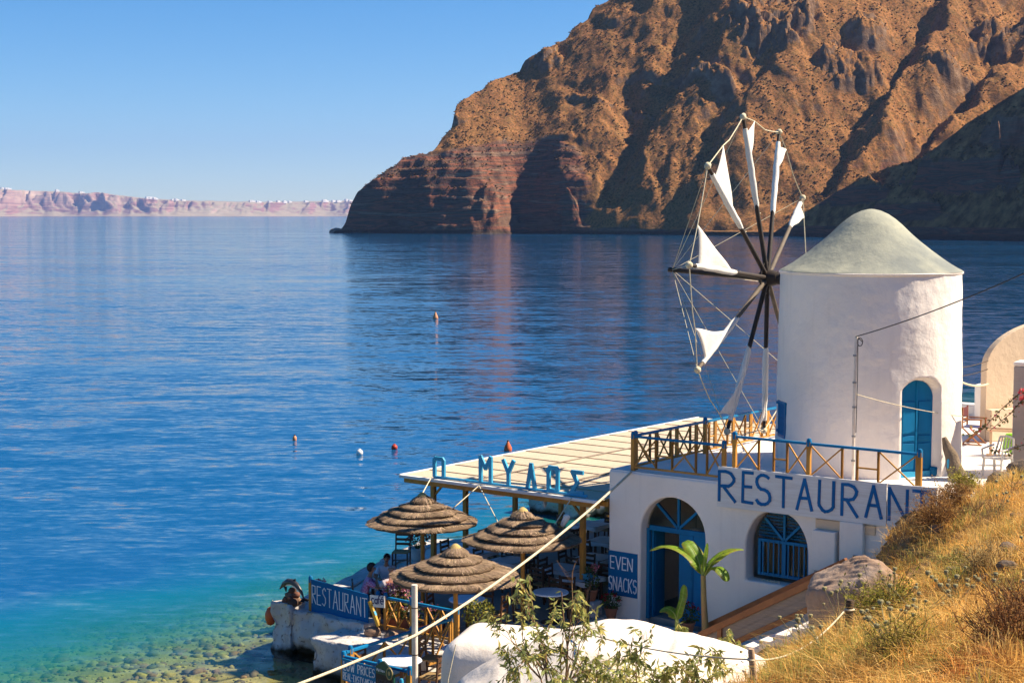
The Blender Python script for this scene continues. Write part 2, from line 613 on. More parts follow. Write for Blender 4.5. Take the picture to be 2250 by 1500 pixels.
# ================================================================== SEA
def mat_water():
    m, nt, b = new_mat('sea_water')
    nt.nodes.remove(b)
    pos = nd(nt, 'ShaderNodeNewGeometry').outputs['Position']

    def layer(scale, stretch, rot, detail, rough):
        mp = nd(nt, 'ShaderNodeMapping')
        mp.inputs['Rotation'].default_value = (0, 0, R(rot))
        mp.inputs['Scale'].default_value = (scale / stretch, scale, 1)
        lk(nt, pos, mp.inputs['Vector'])
        n = noise(nt, mp.outputs[0], 1.0, detail, rough, 0.3)
        sub = nd(nt, 'ShaderNodeVectorMath', operation='SUBTRACT')
        lk(nt, n.outputs['Color'], sub.inputs[0])
        sub.inputs[1].default_value = (0.5, 0.5, 0.5)
        return sub.outputs[0]

    def scaled(v, k):
        s = nd(nt, 'ShaderNodeVectorMath', operation='MULTIPLY')
        lk(nt, v, s.inputs[0])
        s.inputs[1].default_value = k
        return s.outputs[0]

    def vadd(a, c):
        s = nd(nt, 'ShaderNodeVectorMath', operation='ADD')
        lk(nt, a, s.inputs[0])
        lk(nt, c, s.inputs[1])
        return s.outputs[0]
    # wind patches: calmer and rougher water
    mpz = nd(nt, 'ShaderNodeMapping')
    mpz.inputs['Scale'].default_value = (0.006, 0.022, 1)
    lk(nt, pos, mpz.inputs['Vector'])
    patch = ramp(nt, noise(nt, mpz.outputs[0], 1.0, 4, 0.6, 0.6).outputs[0], [(0.36, 0.45), (0.62, 1.25)])
    a = scaled(layer(0.16, 3.0, -16, 2, 0.5), (0.07, 0.10, 0))
    c = scaled(layer(0.85, 3.0, -10, 3, 0.6), (0.21, 0.30, 0))
    d = scaled(layer(3.6, 2.4, -22, 3, 0.65), (0.24, 0.38, 0))
    cd = vadd(c, d)
    cds = nd(nt, 'ShaderNodeVectorMath', operation='MULTIPLY')
    lk(nt, cd, cds.inputs[0])
    lk(nt, patch, cds.inputs[1])
    sl = vadd(a, cds.outputs[0])
    up = nd(nt, 'ShaderNodeVectorMath', operation='ADD')
    lk(nt, sl, up.inputs[0])
    up.inputs[1].default_value = (0, 0, 1)
    nm = nd(nt, 'ShaderNodeVectorMath', operation='NORMALIZE')
    lk(nt, up.outputs[0], nm.inputs[0])
    N = nm.outputs[0]
    # depth of the water from the shore line (u of the building frame)
    dt = nd(nt, 'ShaderNodeVectorMath', operation='DOT_PRODUCT')
    lk(nt, pos, dt.inputs[0])
    dt.inputs[1].default_value = (UX, UY, 0)
    nz = noise(nt, pos, 0.16, 3, 0.5)
    ma = nd(nt, 'ShaderNodeMath', operation='MULTIPLY_ADD')
    lk(nt, nz.outputs[0], ma.inputs[0])
    ma.inputs[1].default_value = 5.0
    lk(nt, dt.outputs['Value'], ma.inputs[2])
    u0 = CX * UX + CY * UY + 2.5
    mr = nd(nt, 'ShaderNodeMapRange')
    mr.inputs[1].default_value, mr.inputs[2].default_value = u0 - 5.8, u0 - 15.8
    mr.clamp = True
    lk(nt, ma.outputs[0], mr.inputs[0])
    dep = mr.outputs[0]
    bodyc = ramp(nt, dep, [(0.0, (0.035, 0.13, 0.10)), (0.35, (0.014, 0.21, 0.19)), (0.66, (0.004, 0.14, 0.22)), (1.0, (0.003, 0.075, 0.21))])
    op = ramp(nt, dep, [(0.0, 0.06), (0.25, 0.22), (0.5, 0.55), (0.75, 0.9), (1.0, 1.0)])
    tint = ramp(nt, dep, [(0.0, (0.95, 0.98, 0.86)), (0.45, (0.62, 0.95, 0.82)), (1.0, (0.2, 0.65, 0.75))])
    df = nd(nt, 'ShaderNodeBsdfDiffuse')
    lk(nt, bodyc, df.inputs['Color'])
    lk(nt, N, df.inputs['Normal'])
    tr = nd(nt, 'ShaderNodeBsdfTransparent')
    lk(nt, tint, tr.inputs[0])
    mb_ = nd(nt, 'ShaderNodeMixShader')
    lk(nt, op, mb_.inputs[0])
    lk(nt, tr.outputs[0], mb_.inputs[1])
    lk(nt, df.outputs[0], mb_.inputs[2])
    gl = nd(nt, 'ShaderNodeBsdfGlossy')
    gl.inputs['Roughness'].default_value = 0.06
    lk(nt, N, gl.inputs['Normal'])
    fr = nd(nt, 'ShaderNodeFresnel')
    fr.inputs[0].default_value = 1.333
    lk(nt, N, fr.inputs['Normal'])
    mx = nd(nt, 'ShaderNodeMixShader')
    lk(nt, fr.outputs[0], mx.inputs[0])
    lk(nt, mb_.outputs[0], mx.inputs[1])
    lk(nt, gl.outputs[0], mx.inputs[2])
    lk(nt, mx.outputs[0], nt.nodes['Material Output'].inputs['Surface'])
    return m


S = 26000
sea = MB().add([(-S, -400, 0), (S, -400, 0), (S, 2 * S, 0), (-S, 2 * S, 0)], [(0, 1, 2, 3)]).build('sea', mat_water())
tag(sea, 'calm blue sea with turquoise shallows by the quay', kind='structure')


def bed_z(u, v):
    d = np.maximum(-6.0 - u, 0)
    return -0.30 - 0.045 * d - 0.10 * np.maximum(d - 22, 0) + 0.10 * fbm(u * 0.35, v * 0.35, 3)


uu, vv = np.meshgrid(np.linspace(-60, 12, 240), np.linspace(-45, 60, 300))
bz = np.maximum(bed_z(uu, vv), -26)
bx_, by_ = CX + uu * UX - vv * UY, CY + uu * UY + vv * UX
M['sand'] = mat('seabed_gravel', (0.44, 0.37, 0.16), (0.17, 0.16, 0.07), 0.9, 1.1, (1, 1, 1), 0.5, 8, 0.1, world_=True)
bed = np_mesh('seabed', np.stack([bx_, by_, bz], -1).reshape(-1, 3), grid_faces(*uu.shape), M['sand'], smooth=True)
tag(bed, 'shallow gravel seabed', kind='structure')


def scatter_stones(name, pts, sizes, cols, sq=0.55):
    bm = bmesh.new()
    bmesh.ops.create_icosphere(bm, subdivisions=1, radius=1)
    base = np.array([v.co[:] for v in bm.verts])
    fc = np.array([[v.index for v in f.verts] for f in bm.faces])
    bm.free()
    n, k = len(pts), len(base)
    V = np.zeros((n, k, 3))
    for i in range(n):
        q = base.copy()
        ph = nrg.uniform(0, 20, 3)
        q *= (1 + 0.22 * np.sin(q[:, [1]] * 2.3 + ph[0]) + 0.16 * np.sin(q[:, [0]] * 3.1 + ph[1]) + 0.1 * np.sin(q[:, [2]] * 4 + ph[2]))
        a = nrg.uniform(0, 6.28)
        sx, sy = sizes[i] * nrg.uniform(0.7, 1.3), sizes[i] * nrg.uniform(0.7, 1.2)
        x, y = q[:, 0] * sx, q[:, 1] * sy
        V[i, :, 0] = x * np.cos(a) - y * np.sin(a) + pts[i][0]
        V[i, :, 1] = x * np.sin(a) + y * np.cos(a) + pts[i][1]
        V[i, :, 2] = q[:, 2] * sizes[i] * sq + pts[i][2]
    F = (fc[None] + (np.arange(n) * k)[:, None, None]).reshape(-1, 3)
    C = np.repeat(np.asarray(cols), k, axis=0)
    return np_mesh(name, V.reshape(-1, 3), F, M['tint_stone'], smooth=True, colors=C)


n = 14000
su, sv = nrg.uniform(-19, -3, n), nrg.uniform(-17, 12, n)
keep = ~((su > -6.9) & (sv > -4.9))
su, sv = su[keep], sv[keep]
n = len(su)
sz = 0.035 + 0.15 * nrg.random(n) ** 4
pal = np.array([(0.62, 0.50, 0.16), (0.36, 0.36, 0.13), (0.40, 0.22, 0.13), (0.26, 0.20, 0.20), (0.70, 0.58, 0.28), (0.20, 0.22, 0.13), (0.48, 0.27, 0.19)])
cc = pal[nrg.integers(0, len(pal), n)] * nrg.uniform(0.5, .95, (n, 1)) * np.array([.95, .95, .75]) * .8 + np.array([.06, .05, .02])
pz = bed_z(su, sv) + sz * 0.0
st = scatter_stones('seabed_stones', np.stack([CX + su * UX - sv * UY, CY + su * UY + sv * UX, pz], -1), sz, cc)
tag(st, 'ochre and brown stones on the shallow seabed', 'stones', kind='stuff')


# ================================================================== HEADLAND
def mat_headland():
    m, nt, b = new_mat('volcanic_headland')
    geo = nd(nt, 'ShaderNodeNewGeometry')
    pos = geo.outputs['Position']
    sx = nd(nt, 'ShaderNodeSeparateXYZ')
    lk(nt, geo.outputs['True Normal'], sx.inputs[0])
    sp = nd(nt, 'ShaderNodeSeparateXYZ')
    lk(nt, pos, sp.inputs[0])
    v = coords(nt, (1, 1, 1), True)
    nl = noise(nt, v, 0.035, 5, 0.6)
    nm_ = noise(nt, v, 0.16, 6, 0.65)
    nf = noise(nt, v, 0.75, 5, 0.7)
    # scrub covered ground
    g1 = mixc(nt, ramp(nt, nl.outputs[0], [(0.35, 0.0), (0.65, 1.0)]), (0.35, 0.16, 0.06), (0.26, 0.115, 0.048))
    g2 = mixc(nt, ramp(nt, nm_.outputs[0], [(0.5, 0.0), (0.72, 0.8)]), g1, (0.20, 0.125, 0.05))
    g3 = mixc(nt, ramp(nt, nf.outputs[0], [(0.47, 0.0), (0.58, 0.85)]), g2, (0.115, 0.07, 0.028))
    # bare rock, in layers
    mp = nd(nt, 'ShaderNodeMapping')
    mp.inputs['Scale'].default_value = (0.02, 0.02, 0.30)
    lk(nt, pos, mp.inputs['Vector'])
    ns = noise(nt, mp.outputs[0], 1.0, 6, 0.6, 0.8)
    rk = ramp(nt, ns.outputs[0], [(0.30, (0.05, 0.035, 0.028)), (0.40, (0.17, 0.10, 0.07)), (0.46, (0.09, 0.055, 0.04)), (0.52, (0.27, 0.10, 0.06)), (0.57, (0.10, 0.065, 0.05)), (0.64, (0.24, 0.15, 0.10)), (0.72, (0.13, 0.085, 0.06))])
    hi = nd(nt, 'ShaderNodeMapRange')
    hi.inputs[1].default_value, hi.inputs[2].default_value = 28, 60
    lk(nt, sp.outputs[2], hi.inputs[0])
    grey = ramp(nt, nm_.outputs[0], [(0.3, (0.09, 0.052, 0.032)), (0.5, (0.19, 0.115, 0.072)), (0.72, (0.31, 0.21, 0.145))])
    rk2 = mixc(nt, hi.outputs[0], rk, grey)
    # steep -> rock
    ad = nd(nt, 'ShaderNodeMath', operation='MULTIPLY_ADD')
    lk(nt, nm_.outputs[0], ad.inputs[0])
    ad.inputs[1].default_value = 0.28
    lk(nt, sx.outputs[2], ad.inputs[2])
    st_ = ramp(nt, ad.outputs[0], [(0.48, 1.0), (0.60, 0.0)])
    zone = nd(nt, 'ShaderNodeAttribute', attribute_name='tint')
    sz_ = nd(nt, 'ShaderNodeSeparateColor')
    lk(nt, zone.outputs['Color'], sz_.inputs[0])
    zr = nd(nt, 'ShaderNodeMath', operation='MULTIPLY_ADD')
    lk(nt, nm_.outputs[0], zr.inputs[0])
    zr.inputs[1].default_value = 1.1
    lk(nt, sz_.outputs[0], zr.inputs[2])
    zf = ramp(nt, zr.outputs[0], [(0.85, 0.0), (1.05, 1.0)])
    mx2 = nd(nt, 'ShaderNodeMath', operation='MAXIMUM')
    lk(nt, st_, mx2.inputs[0])
    lk(nt, zf, mx2.inputs[1])
    rk3 = mixc(nt, ramp(nt, sz_.outputs[0], [(0.2, 1.0), (0.6, 0.0)]), rk, rk2)
    g4 = mixc(nt, sz_.outputs[1], g3, mixc(nt, ramp(nt, nm_.outputs[0], [(0.35, 0.0), (0.62, 1.0)]), (0.42, 0.20, 0.08), (0.10, 0.052, 0.024)))
    cc_ = mixc(nt, mx2.outputs[0], g4, rk3)
    # tide line
    tl = nd(nt, 'ShaderNodeMapRange')
    tl.inputs[1].default_value, tl.inputs[2].default_value = 1.2, 2.6
    tl.inputs[3].default_value, tl.inputs[4].default_value = 0.8, 0.0
    lk(nt, sp.outputs[2], tl.inputs[0])
    cc2 = mixc(nt, tl.outputs[0], cc_, (0.05, 0.042, 0.035))
    lk(nt, cc2, b.inputs['Base Color'])
    b.inputs['Roughness'].default_value = 0.95
    b.inputs['Specular IOR Level'].default_value = 0.05
    n1 = bump(nt, nm_.outputs[0], 0.5, 2.0)
    bump(nt, nf.outputs[0], 0.6, 0.8, b, n1)
    return m


NC, NR = 760, 470
tcol = np.concatenate([np.linspace(-0.1115, 0.36, NC - 120), np.linspace(0.362, 0.66, 120)])
frac = np.linspace(0, 1, NR)
dvals = -4 + 420 * frac ** 1.5
T, Dd = np.meshgrid(tcol, dvals)
pxs = 1125 + 3500 * T
# shore line: distance of the waterline in every direction
sh = np.interp(pxs, [730, 755, 800, 900, 1020, 1100, 1180, 1260, 1330, 1500, 1750, 2000, 2250, 2700],
               [930, 915, 905, 888, 868, 876, 880, 866, 850, 822, 770, 700, 632, 540])
kern = np.exp(-(np.arange(-45, 46) / 20.0) ** 2)
kern /= kern.sum()
s1 = np.convolve(np.pad(sh[0], 45, mode='edge'), kern, mode='valid')
sh = np.broadcast_to(s1[None, :], T.shape)
Ypl = sh + Dd
Xpl = T * Ypl
shu = np.interp(Xpl, [-110, -96, 0, 60, 120, 160, 200, 420], [925, 915, 872, 838, 800, 785, 778, 772])
dj = np.where(pxs < 1330, Dd, np.minimum(Dd, 0) * 0 + (Ypl - shu)) + 5 * fbm(Xpl / 40, Ypl / 40, 4)
wr0 = np.clip((pxs - 1180) / 150, 0, 1)
dj = Dd * (1 - wr0) + (Ypl - shu) * wr0 + 5 * fbm(Xpl / 40, Ypl / 40, 4)
low = np.interp(Dd, [-4, 0, 2, 30, 200], [-3, -0.4, 2, 4, 9])
P = np.interp(dj, [-4, 0, 1.5, 5, 11, 17, 45, 100, 200, 420], [-3, -0.4, 4, 9, 22, 31, 53, 101, 190, 400])
Pr = np.interp(dj, [-4, 0, 1.5, 5, 12, 30, 60, 120, 200, 420], [-3, -0.4, 3, 7, 13, 29, 56, 112, 192, 410])
wr = np.clip((pxs - 1230) / 160, 0, 1)
P = P * (1 - wr) + Pr * wr
P = np.maximum(P, np.where(pxs > 1330, low, -4))
ypx = 472 - 3500 * (P - CAM_H) / Ypl        # where the plain slope shows in the picture plane of the survey


def line_x(pts):
    ys_ = np.array([p[1] for p in pts], float)
    xs_ = np.array([p[0] for p in pts], float)
    o = np.argsort(ys_)
    ys_, xs_ = ys_[o], xs_[o]
    k0 = (xs_[1] - xs_[0]) / (ys_[1] - ys_[0])
    k1 = (xs_[-1] - xs_[-2]) / (ys_[-1] - ys_[-2])
    r = np.interp(ypx, ys_, xs_)
    r = np.where(ypx < ys_[0], xs_[0] + k0 * (ypx - ys_[0]), r)
    return np.where(ypx > ys_[-1], xs_[-1] + k1 * (ypx - ys_[-1]), r)


spurs = [
    ([(1090, 150), (1000, 260), (820, 500)], -2),
    ([(1230, 120), (1150, 260), (1130, 400), (1110, 510)], 2),
    ([(1420, 40), (1330, 200), (1250, 360), (1215, 500)], 3),
    ([(1500, 60), (1470, 190), (1370, 330), (1280, 510)], -9),
    ([(1590, 60), (1560, 190), (1462, 330), (1362, 510)], 8),
    ([(1800, -40), (1640, 180), (1530, 340), (1430, 515)], -4),
    ([(1850, -40), (1695, 180), (1585, 340), (1490, 515)], 5),
    ([(2060, -40), (1930, 190), (1815, 360), (1730, 515)], -10),
    ([(2135, -40), (2005, 190), (1895, 360), (1815, 515)], 8),
    ([(2310, -60), (2130, 180), (1990, 340), (1930, 520)], -9),
    ([(2390, -60), (2215, 180), (2070, 340), (2010, 520)], 8),
    ([(2700, -60), (2500, 160), (2330, 340), (2230, 520)], -8),
]
offs = np.zeros_like(T)
lx = [line_x(p) for p, _ in spurs]
am = [a * 1.0 for _, a in spurs]
for i in range(1, len(lx)):          # keep the lines ordered
    lx[i] = np.maximum(lx[i], lx[i - 1] + 18)
wx = pxs + 26 * fbm(Xpl / 22, Ypl / 22, 4)
offs = np.where(wx < lx[0], am[0], offs)
for i in range(len(lx) - 1):
    t_ = np.clip((wx - lx[i]) / (lx[i + 1] - lx[i]), 0, 1)
    ts = t_ * t_ * (3 - 2 * t_) * .6 + t_ * .4
    seg = am[i] + (am[i + 1] - am[i]) * ts
    offs = np.where((wx >= lx[i]) & (wx < lx[i + 1]), seg, offs)
offs = np.where(wx >= lx[-1], am[-1], offs)
rise = np.clip((P - 2) / 26, 0, 1)
Z0h = P
Z = P + offs * rise
Z += rise * (1.6 * ridged(Xpl / 52 + 0.6 * Ypl / 52, Ypl / 64, 3) + .35 * fbm(Xpl / 14, Ypl / 14, 3))


def outcrop(cx_, cy_, rx, ry, h, tilt=0.0):
    """a rocky knob with a broken face, centred on a place of the slope"""
    global Z
    qx = (pxs - cx_) + tilt * (ypx - cy_)
    d2 = np.sqrt((qx / rx) ** 2 + ((ypx - cy_) / ry) ** 2) + 0.22 * fbm(Xpl / 7, Ypl / 7, 4)
    m_ = 1 / (1 + np.exp((d2 - 0.8) * 9))
    cv_, ce_ = cells(Xpl / 5.5 + 3, Ypl / 5.0)
    cv2, ce2 = cells(Xpl / 2.4, Ypl / 2.6 + 7)
    Z = Z + .8 * h * m_ * (.72 + .42 * cv_ + .14 * cv2) - m_ * 1.0 * np.clip(.16 - ce_, 0, 1) / .16


outcrop(1190, 150, 42, 36, 10)
outcrop(1345, 60, 40, 20, 5)
outcrop(1690, 70, 95, 60, 17, 0.3)
outcrop(1860, 150, 80, 34, 11, 0.4)
outcrop(1560, 205, 70, 18, 7, 0.2)
outcrop(1900, 70, 50, 26, 8, 0.4)
outcrop(2190, 90, 70, 40, 11, 0.4)
outcrop(2080, 170, 60, 22, 9, 0.5)
outcrop(1330, 238, 120, 7, 3.5, -3.5)
outcrop(1000, 262, 40, 12, 5, 0.5)
outcrop(1075, 470, 26, 44, 9)
outcrop(1245, 470, 30, 34, 8)
outcrop(2120, 390, 120, 26, 9, 0.6)
outcrop(1830, 470, 120, 16, 6, 0.2)
# ledges: broken bands of rock that follow the height
cvb, ceb = cells(Xpl / 6.0 + 11, Ypl / 6.0)
for zb, amp_, ph_ in ((44, 3.0, 0), (63, 2.6, 7), (84, 3.2, 13), (108, 3.0, 21), (138, 3.4, 31)):
    msk = np.clip(.35 + 1.6 * fbm(Xpl / 60 + ph_, Ypl / 200, 3), 0, 1)
    zz0 = zb + 7 * fbm(Xpl / 70 + ph_, Ypl / 90, 3)
    Z += amp_ * msk * (.75 + .5 * cvb * np.exp(-np.abs(P - zz0) / 5)) * (1 / (1 + np.exp(-np.clip((P - zz0) / .6, -40, 40))) - np.clip((P - zz0) / 22, 0, 1))
Z += rise * .22 * fbm(Xpl / 4.2, Ypl / 4.2, 3)
# the nearer spur coming down on the right
cr = np.interp(pxs, [1640, 1700, 1760, 1830, 1900, 2020, 2120, 2250, 2450, 2700, 3500], [-44, -36, 2, 50, 84, 126, 200, 284, 520, 900, 1500])  # unseen crest beyond the right edge is raised so it shades the spur
capr = CAM_H + (cr + 5 * fbm(Xpl / 18, Ypl / 18, 4)) * Ypl / 3500
zs = np.interp(Dd, [-4, 0, 2, 8, 40, 120, 420], [-3, -0.4, 5, 11, 40, 124, 420]) + rise * (4.5 * ridged(Xpl / 34, Ypl / 42, 5) + 2.6 * fbm(Xpl / 9, Ypl / 9, 5))
for cx2, cy2, rx2, ry2, h2 in ((2120, 395, 120, 28, 12), (1860, 430, 90, 22, 7), (2230, 300, 70, 26, 10), (1990, 470, 100, 16, 6)):
    q2 = np.sqrt(((pxs - cx2 + .6 * ((472 - 3500 * (zs - CAM_H) / Ypl) - cy2)) / rx2) ** 2 + (((472 - 3500 * (zs - CAM_H) / Ypl) - cy2) / ry2) ** 2) + .25 * fbm(Xpl / 7, Ypl / 7, 4)
    zs = zs + h2 / (1 + np.exp((q2 - .8) * 12))
ovr = zs > capr
fr_ = np.where(ovr.any(0), Dd[np.argmax(ovr, 0), np.arange(NC)], 1e9)[None, :]
zs = np.where(Dd > fr_, np.minimum(zs, capr) - 0.7 * np.maximum(Dd - fr_ - 2, 0), np.minimum(zs, capr))
Z = np.where(pxs > 1640, np.maximum(Z, zs), Z)
# the hollow under the arched cliff
hol = np.exp(-(((pxs - 1165) / 58) ** 4 + ((ypx - 440) / 62) ** 4))
Z -= hol * 9
# layered cliffs low on the point
strat = np.clip((1330 - pxs) / 120, 0, 1) * np.clip((ypx - 318) / 30, 0, 1)
strat0 = strat.copy()
per = 5.2
ph = (Z + 3.5 * fbm(Xpl / 34, Ypl / 34, 4)) / per
stepz = (np.floor(ph) + np.clip((ph - np.floor(ph) - 0.12) * 1.9, 0, 1)) * per
strat = strat * np.clip(.55 + .8 * fbm(Xpl / 25, Z / 9, 3), .1, .95)
Z = Z * (1 - strat) + stepz * strat
# skyline of the point
sil = np.interp(pxs, [735, 752, 760, 772, 785, 800, 830, 870, 885, 905, 930, 952, 962, 975, 992, 1000, 1004, 1030, 1060, 1085, 1125, 1140, 1148, 1155, 1175, 1200, 1232, 1246, 1258, 1290, 1300, 1330, 1350, 1500, 1700, 2700],
                [-36, -32, -20, 22, 46, 62, 84, 108, 122, 128, 133, 138, 150, 170, 184, 222, 238, 256, 272, 292, 305, 308, 324, 336, 348, 362, 374, 384, 402, 424, 446, 458, 480, 640, 840, 1500])
cap = CAM_H + (sil + 3.0 * fbm(pxs / 16, Ypl / 25, 4)) * Ypl / 3500
over = Z > cap
firstd = np.where(over.any(0), Dd[np.argmax(over, 0), np.arange(NC)], 1e9)[None, :]
Z = np.where(Dd > firstd, np.minimum(Z, cap) - 0.5 * np.maximum(Dd - firstd - 3, 0), np.minimum(Z, cap))
Z = np.maximum(Z, -4)
zone = np.stack([np.clip(strat0, 0, 1), np.clip((pxs - 1640) / 100, 0, 1) * (zs >= Z - .5), strat0 * 0], -1).reshape(-1, 3)
head = np_mesh('headland', np.stack([Xpl, Ypl, Z], -1).reshape(-1, 3), grid_faces(NR, NC), mat_headland(), smooth=False, colors=zone)
tag(head, 'steep brown volcanic headland falling to the sea', kind='structure')

# scrub on the slopes ---------------------------------------------------
n = 52000
ri = (NR * nrg.random(n) ** 0.8 * 0.93).astype(int) + 14
ci = nrg.integers(4, NC - 6, n)
gzr = (Z[np.clip(ri + 1, 0, NR - 1), ci] - Z[ri - 1, ci]) / (Ypl[np.clip(ri + 1, 0, NR - 1), ci] - Ypl[ri - 1, ci])
ok = (Z[ri, ci] > 16) & (gzr < 1.5) & (gzr > -0.2) & (fbm(Xpl[ri, ci] / 14, Ypl[ri, ci] / 14, 3) > -0.35)
ri, ci = ri[ok], ci[ok]
n = len(ri)
ob = np.array([(0, 0, 1), (1, 0, 0), (0, 1, 0), (-1, 0, 0), (0, -1, 0), (0, 0, -0.6)], float)
of = np.array([(0, 1, 2), (0, 2, 3), (0, 3, 4), (0, 4, 1), (5, 2, 1), (5, 3, 2), (5, 4, 3), (5, 1, 4)])
sz = nrg.uniform(0.3, 0.85, n)
Vb = ob[None] * nrg.uniform(0.7, 1.3, (n, 6, 3)) * sz[:, None, None] * np.array([1.0, 1.0, 0.62])
cx_ = np.stack([Xpl[ri, ci] + nrg.uniform(-.5, .5, n), Ypl[ri, ci], Z[ri, ci] + 0.1], -1)
Vb += cx_[:, None, :]
Fb = (of[None] + (np.arange(n) * 6)[:, None, None]).reshape(-1, 3)
pal = np.array([(0.17, 0.095, 0.033), (0.13, 0.085, 0.03), (0.26, 0.13, 0.045), (0.34, 0.17, 0.06), (0.10, 0.07, 0.026)])
cb = np.repeat(pal[nrg.integers(0, 5, n)] * nrg.uniform(0.8, 1.2, (n, 1)), 6, axis=0)
scrub = np_mesh('hillside_scrub', Vb.reshape(-1, 3), Fb, M['tint_grass'], colors=cb, smooth=True)
tag(scrub, 'low brown scrub dotted over the headland slopes', 'scrub', kind='stuff')

# rock off the point
rk = MB()
rk.ico((-102.5, 935, 0.4), 3.4, 3, 0.10, (1.3, 1, 0.7), 3).ico((-99.5, 938, 0.2), 2.0, 3, 0.12, (1.2, 1, 0.6), 5)
o = rk.build('sea_rock', M['boulder'], smooth=True)
tag(o, 'small dark rock standing in the water off the tip of the headland', 'rock')


# ================================================================== FAR ISLAND
def mat_island():
    m, nt, b = new_mat('caldera_cliff')
    geo = nd(nt, 'ShaderNodeNewGeometry')
    sp = nd(nt, 'ShaderNodeSeparateXYZ')
    lk(nt, geo.outputs['Position'], sp.inputs[0])
    mp = coords(nt, (0.0013, 0.0006, 0.02), True)
    ns = noise(nt, mp, 1.0, 6, 0.62, 0.9)
    c1 = ramp(nt, ns.outputs[0], [(0.33, (0.13, 0.06, 0.06)), (0.42, (0.30, 0.16, 0.14)), (0.48, (0.15, 0.075, 0.07)), (0.54, (0.36, 0.21, 0.17)), (0.60, (0.18, 0.09, 0.09)), (0.68, (0.42, 0.28, 0.22))])
    n2 = noise(nt, coords(nt, (0.0009, 0.0006, 0.0022), True), 1.0, 4, 0.6)
    c2 = mixc(nt, ramp(nt, n2.outputs[0], [(0.52, 0.0), (0.66, 0.75)]), c1, (0.55, 0.44, 0.33))
    sx = nd(nt, 'ShaderNodeSeparateXYZ')
    lk(nt, geo.outputs['Normal'], sx.inputs[0])
    c3 = mixc(nt, ramp(nt, sx.outputs[2], [(0.86, 0.0), (0.95, 0.85)]), c2, (0.34, 0.29, 0.19))
    lk(nt, c3, b.inputs['Base Color'])
    b.inputs['Roughness'].default_value = 0.95
    b.inputs['Specular IOR Level'].default_value = 0.05
    return m


NC2, NR2 = 900, 110
t2 = np.linspace(-0.62, 0.30, NC2)
d2 = 2340 * np.linspace(0, 1, NR2) ** 1.9 - 10
T2, D2 = np.meshgrid(t2, d2)
p2 = 1125 + 3500 * T2
Y0 = 10900 + 470 * fbm(p2 / 420, p2 * 0 + 3.3, 4)
Y2 = Y0 + D2
X2 = T2 * Y2
top = np.interp(p2, [-1200, -300, 0, 60, 100, 190, 215, 250, 300, 345, 400, 520, 620, 770, 1100, 2200], [46, 52, 57, 55, 54, 48, 50, 45, 38, 33, 30, 27, 27, 30, 34, 20])
topz = CAM_H + (top + 1.0 * fbm(p2 / 30, p2 * 0, 4)) * 11160 / 3500
gul = ridged(p2 / 44 + 0.4 * fbm(p2 / 40, D2 / 216, 3), D2 / 1600, 5)
wid = 297 + 112 * gul
steep = np.clip(D2 / wid, 0, 1)
Z2 = topz * np.where(steep < 1, 0.30 * steep + 0.70 * steep ** 1.6, 1.0)
Z2 += 9 * fbm(X2 / 160, Y2 / 110, 4) * np.sin(np.pi * np.clip(steep, 0, 1)) + np.maximum(D2 - wid, 0) * 0.012 + 1.4 * fbm(X2 / 110, Y2 / 110, 3)
Z2 = np.where(D2 < 0, -5, Z2)
isl = np_mesh('far_island', np.stack([X2, Y2, Z2], -1).reshape(-1, 3), grid_faces(NR2, NC2), mat_island(), smooth=False)
tag(isl, 'long hazy island of banded cliffs on the horizon', kind='structure')

# white houses along its rim
M['far_white'] = mat('far_whitewash', (0.85, 0.84, 0.82), (0.75, 0.73, 0.7), 0.9, 0.05, bs=0, world_=True)
M['far_dark'] = mat('far_window', (0.05, 0.06, 0.09), None, 0.5, 1, bs=0)
houses = [(12, 9, 'at the left end of the rim'), (24, 14, 'at the left end of the rim'), (130, 8, None), (183, 12, None), (335, 22, 'alone on the rim left of the saddle'), (345, 10, None),
          (383, 10, None), (392, 9, None), (405, 9, None), (556, 14, None), (572, 11, None), (594, 9, None), (612, 7, None), (626, 9, None), (640, 8, None),
          (675, 9, None), (712, 9, None), (718, 12, None), (735, 11, None), (745, 12, None), (764, 10, None), (770, 8, None)]
HL = ['first from the left end of the rim', 'second from the left end of the rim', 'third from the left along the rim', 'fourth from the left along the rim',
      'big one alone left of the saddle', 'small one just right of the big lone one', 'left of three together below the saddle', 'middle of three together below the saddle', 'right of three together below the saddle',
      'leftmost of the row on the low middle rim', 'second of the row on the low middle rim', 'third of the row on the low middle rim', 'fourth of the row on the low middle rim', 'fifth of the row on the low middle rim', 'last of the row on the low middle rim',
      'seventh from the headland tip', 'sixth from the headland tip', 'fifth from the headland tip', 'fourth from the headland tip', 'third from the headland tip', 'second from the headland tip', 'nearest the headland tip']
for i, (px, w, where) in enumerate(houses):
    w *= 1.7
    k = int(np.argmin(np.abs(p2[0] - px)))
    r_ = int(np.argmax(D2[:, k] > wid[:, k] + (18 if i % 3 else 120)))
    x, y, z = X2[r_, k], Y2[r_, k], Z2[r_, k]
    lab = 'tiny white house on the far island, ' + HL[i]
    h = thing('far_house', lab, 'house', (x, y, z - 2), 0.75, 'white houses on the far island rim')
    hh = rnd.uniform(11, 16)
    MB().box(-w, w * 0.2, -10, 10, 0, hh + 2).box(w * 0.2 + 0.3, w, -9, 10, 0, hh * 0.7 + 2).build('wall', M['far_white'], h)
    MB().box(-w * 0.6, -w * 0.35, -10.2, -9.9, 6, 10).build('window', M['far_dark'], h)
# ================================================================== LETTERING (brush strokes, x right, z up, unit height)
def arc(cx_, cz_, rx, rz, a0, a1, k=9):
    return [(cx_ + rx * math.cos(R(a0 + (a1 - a0) * i / k)), cz_ + rz * math.sin(R(a0 + (a1 - a0) * i / k))) for i in range(k + 1)]


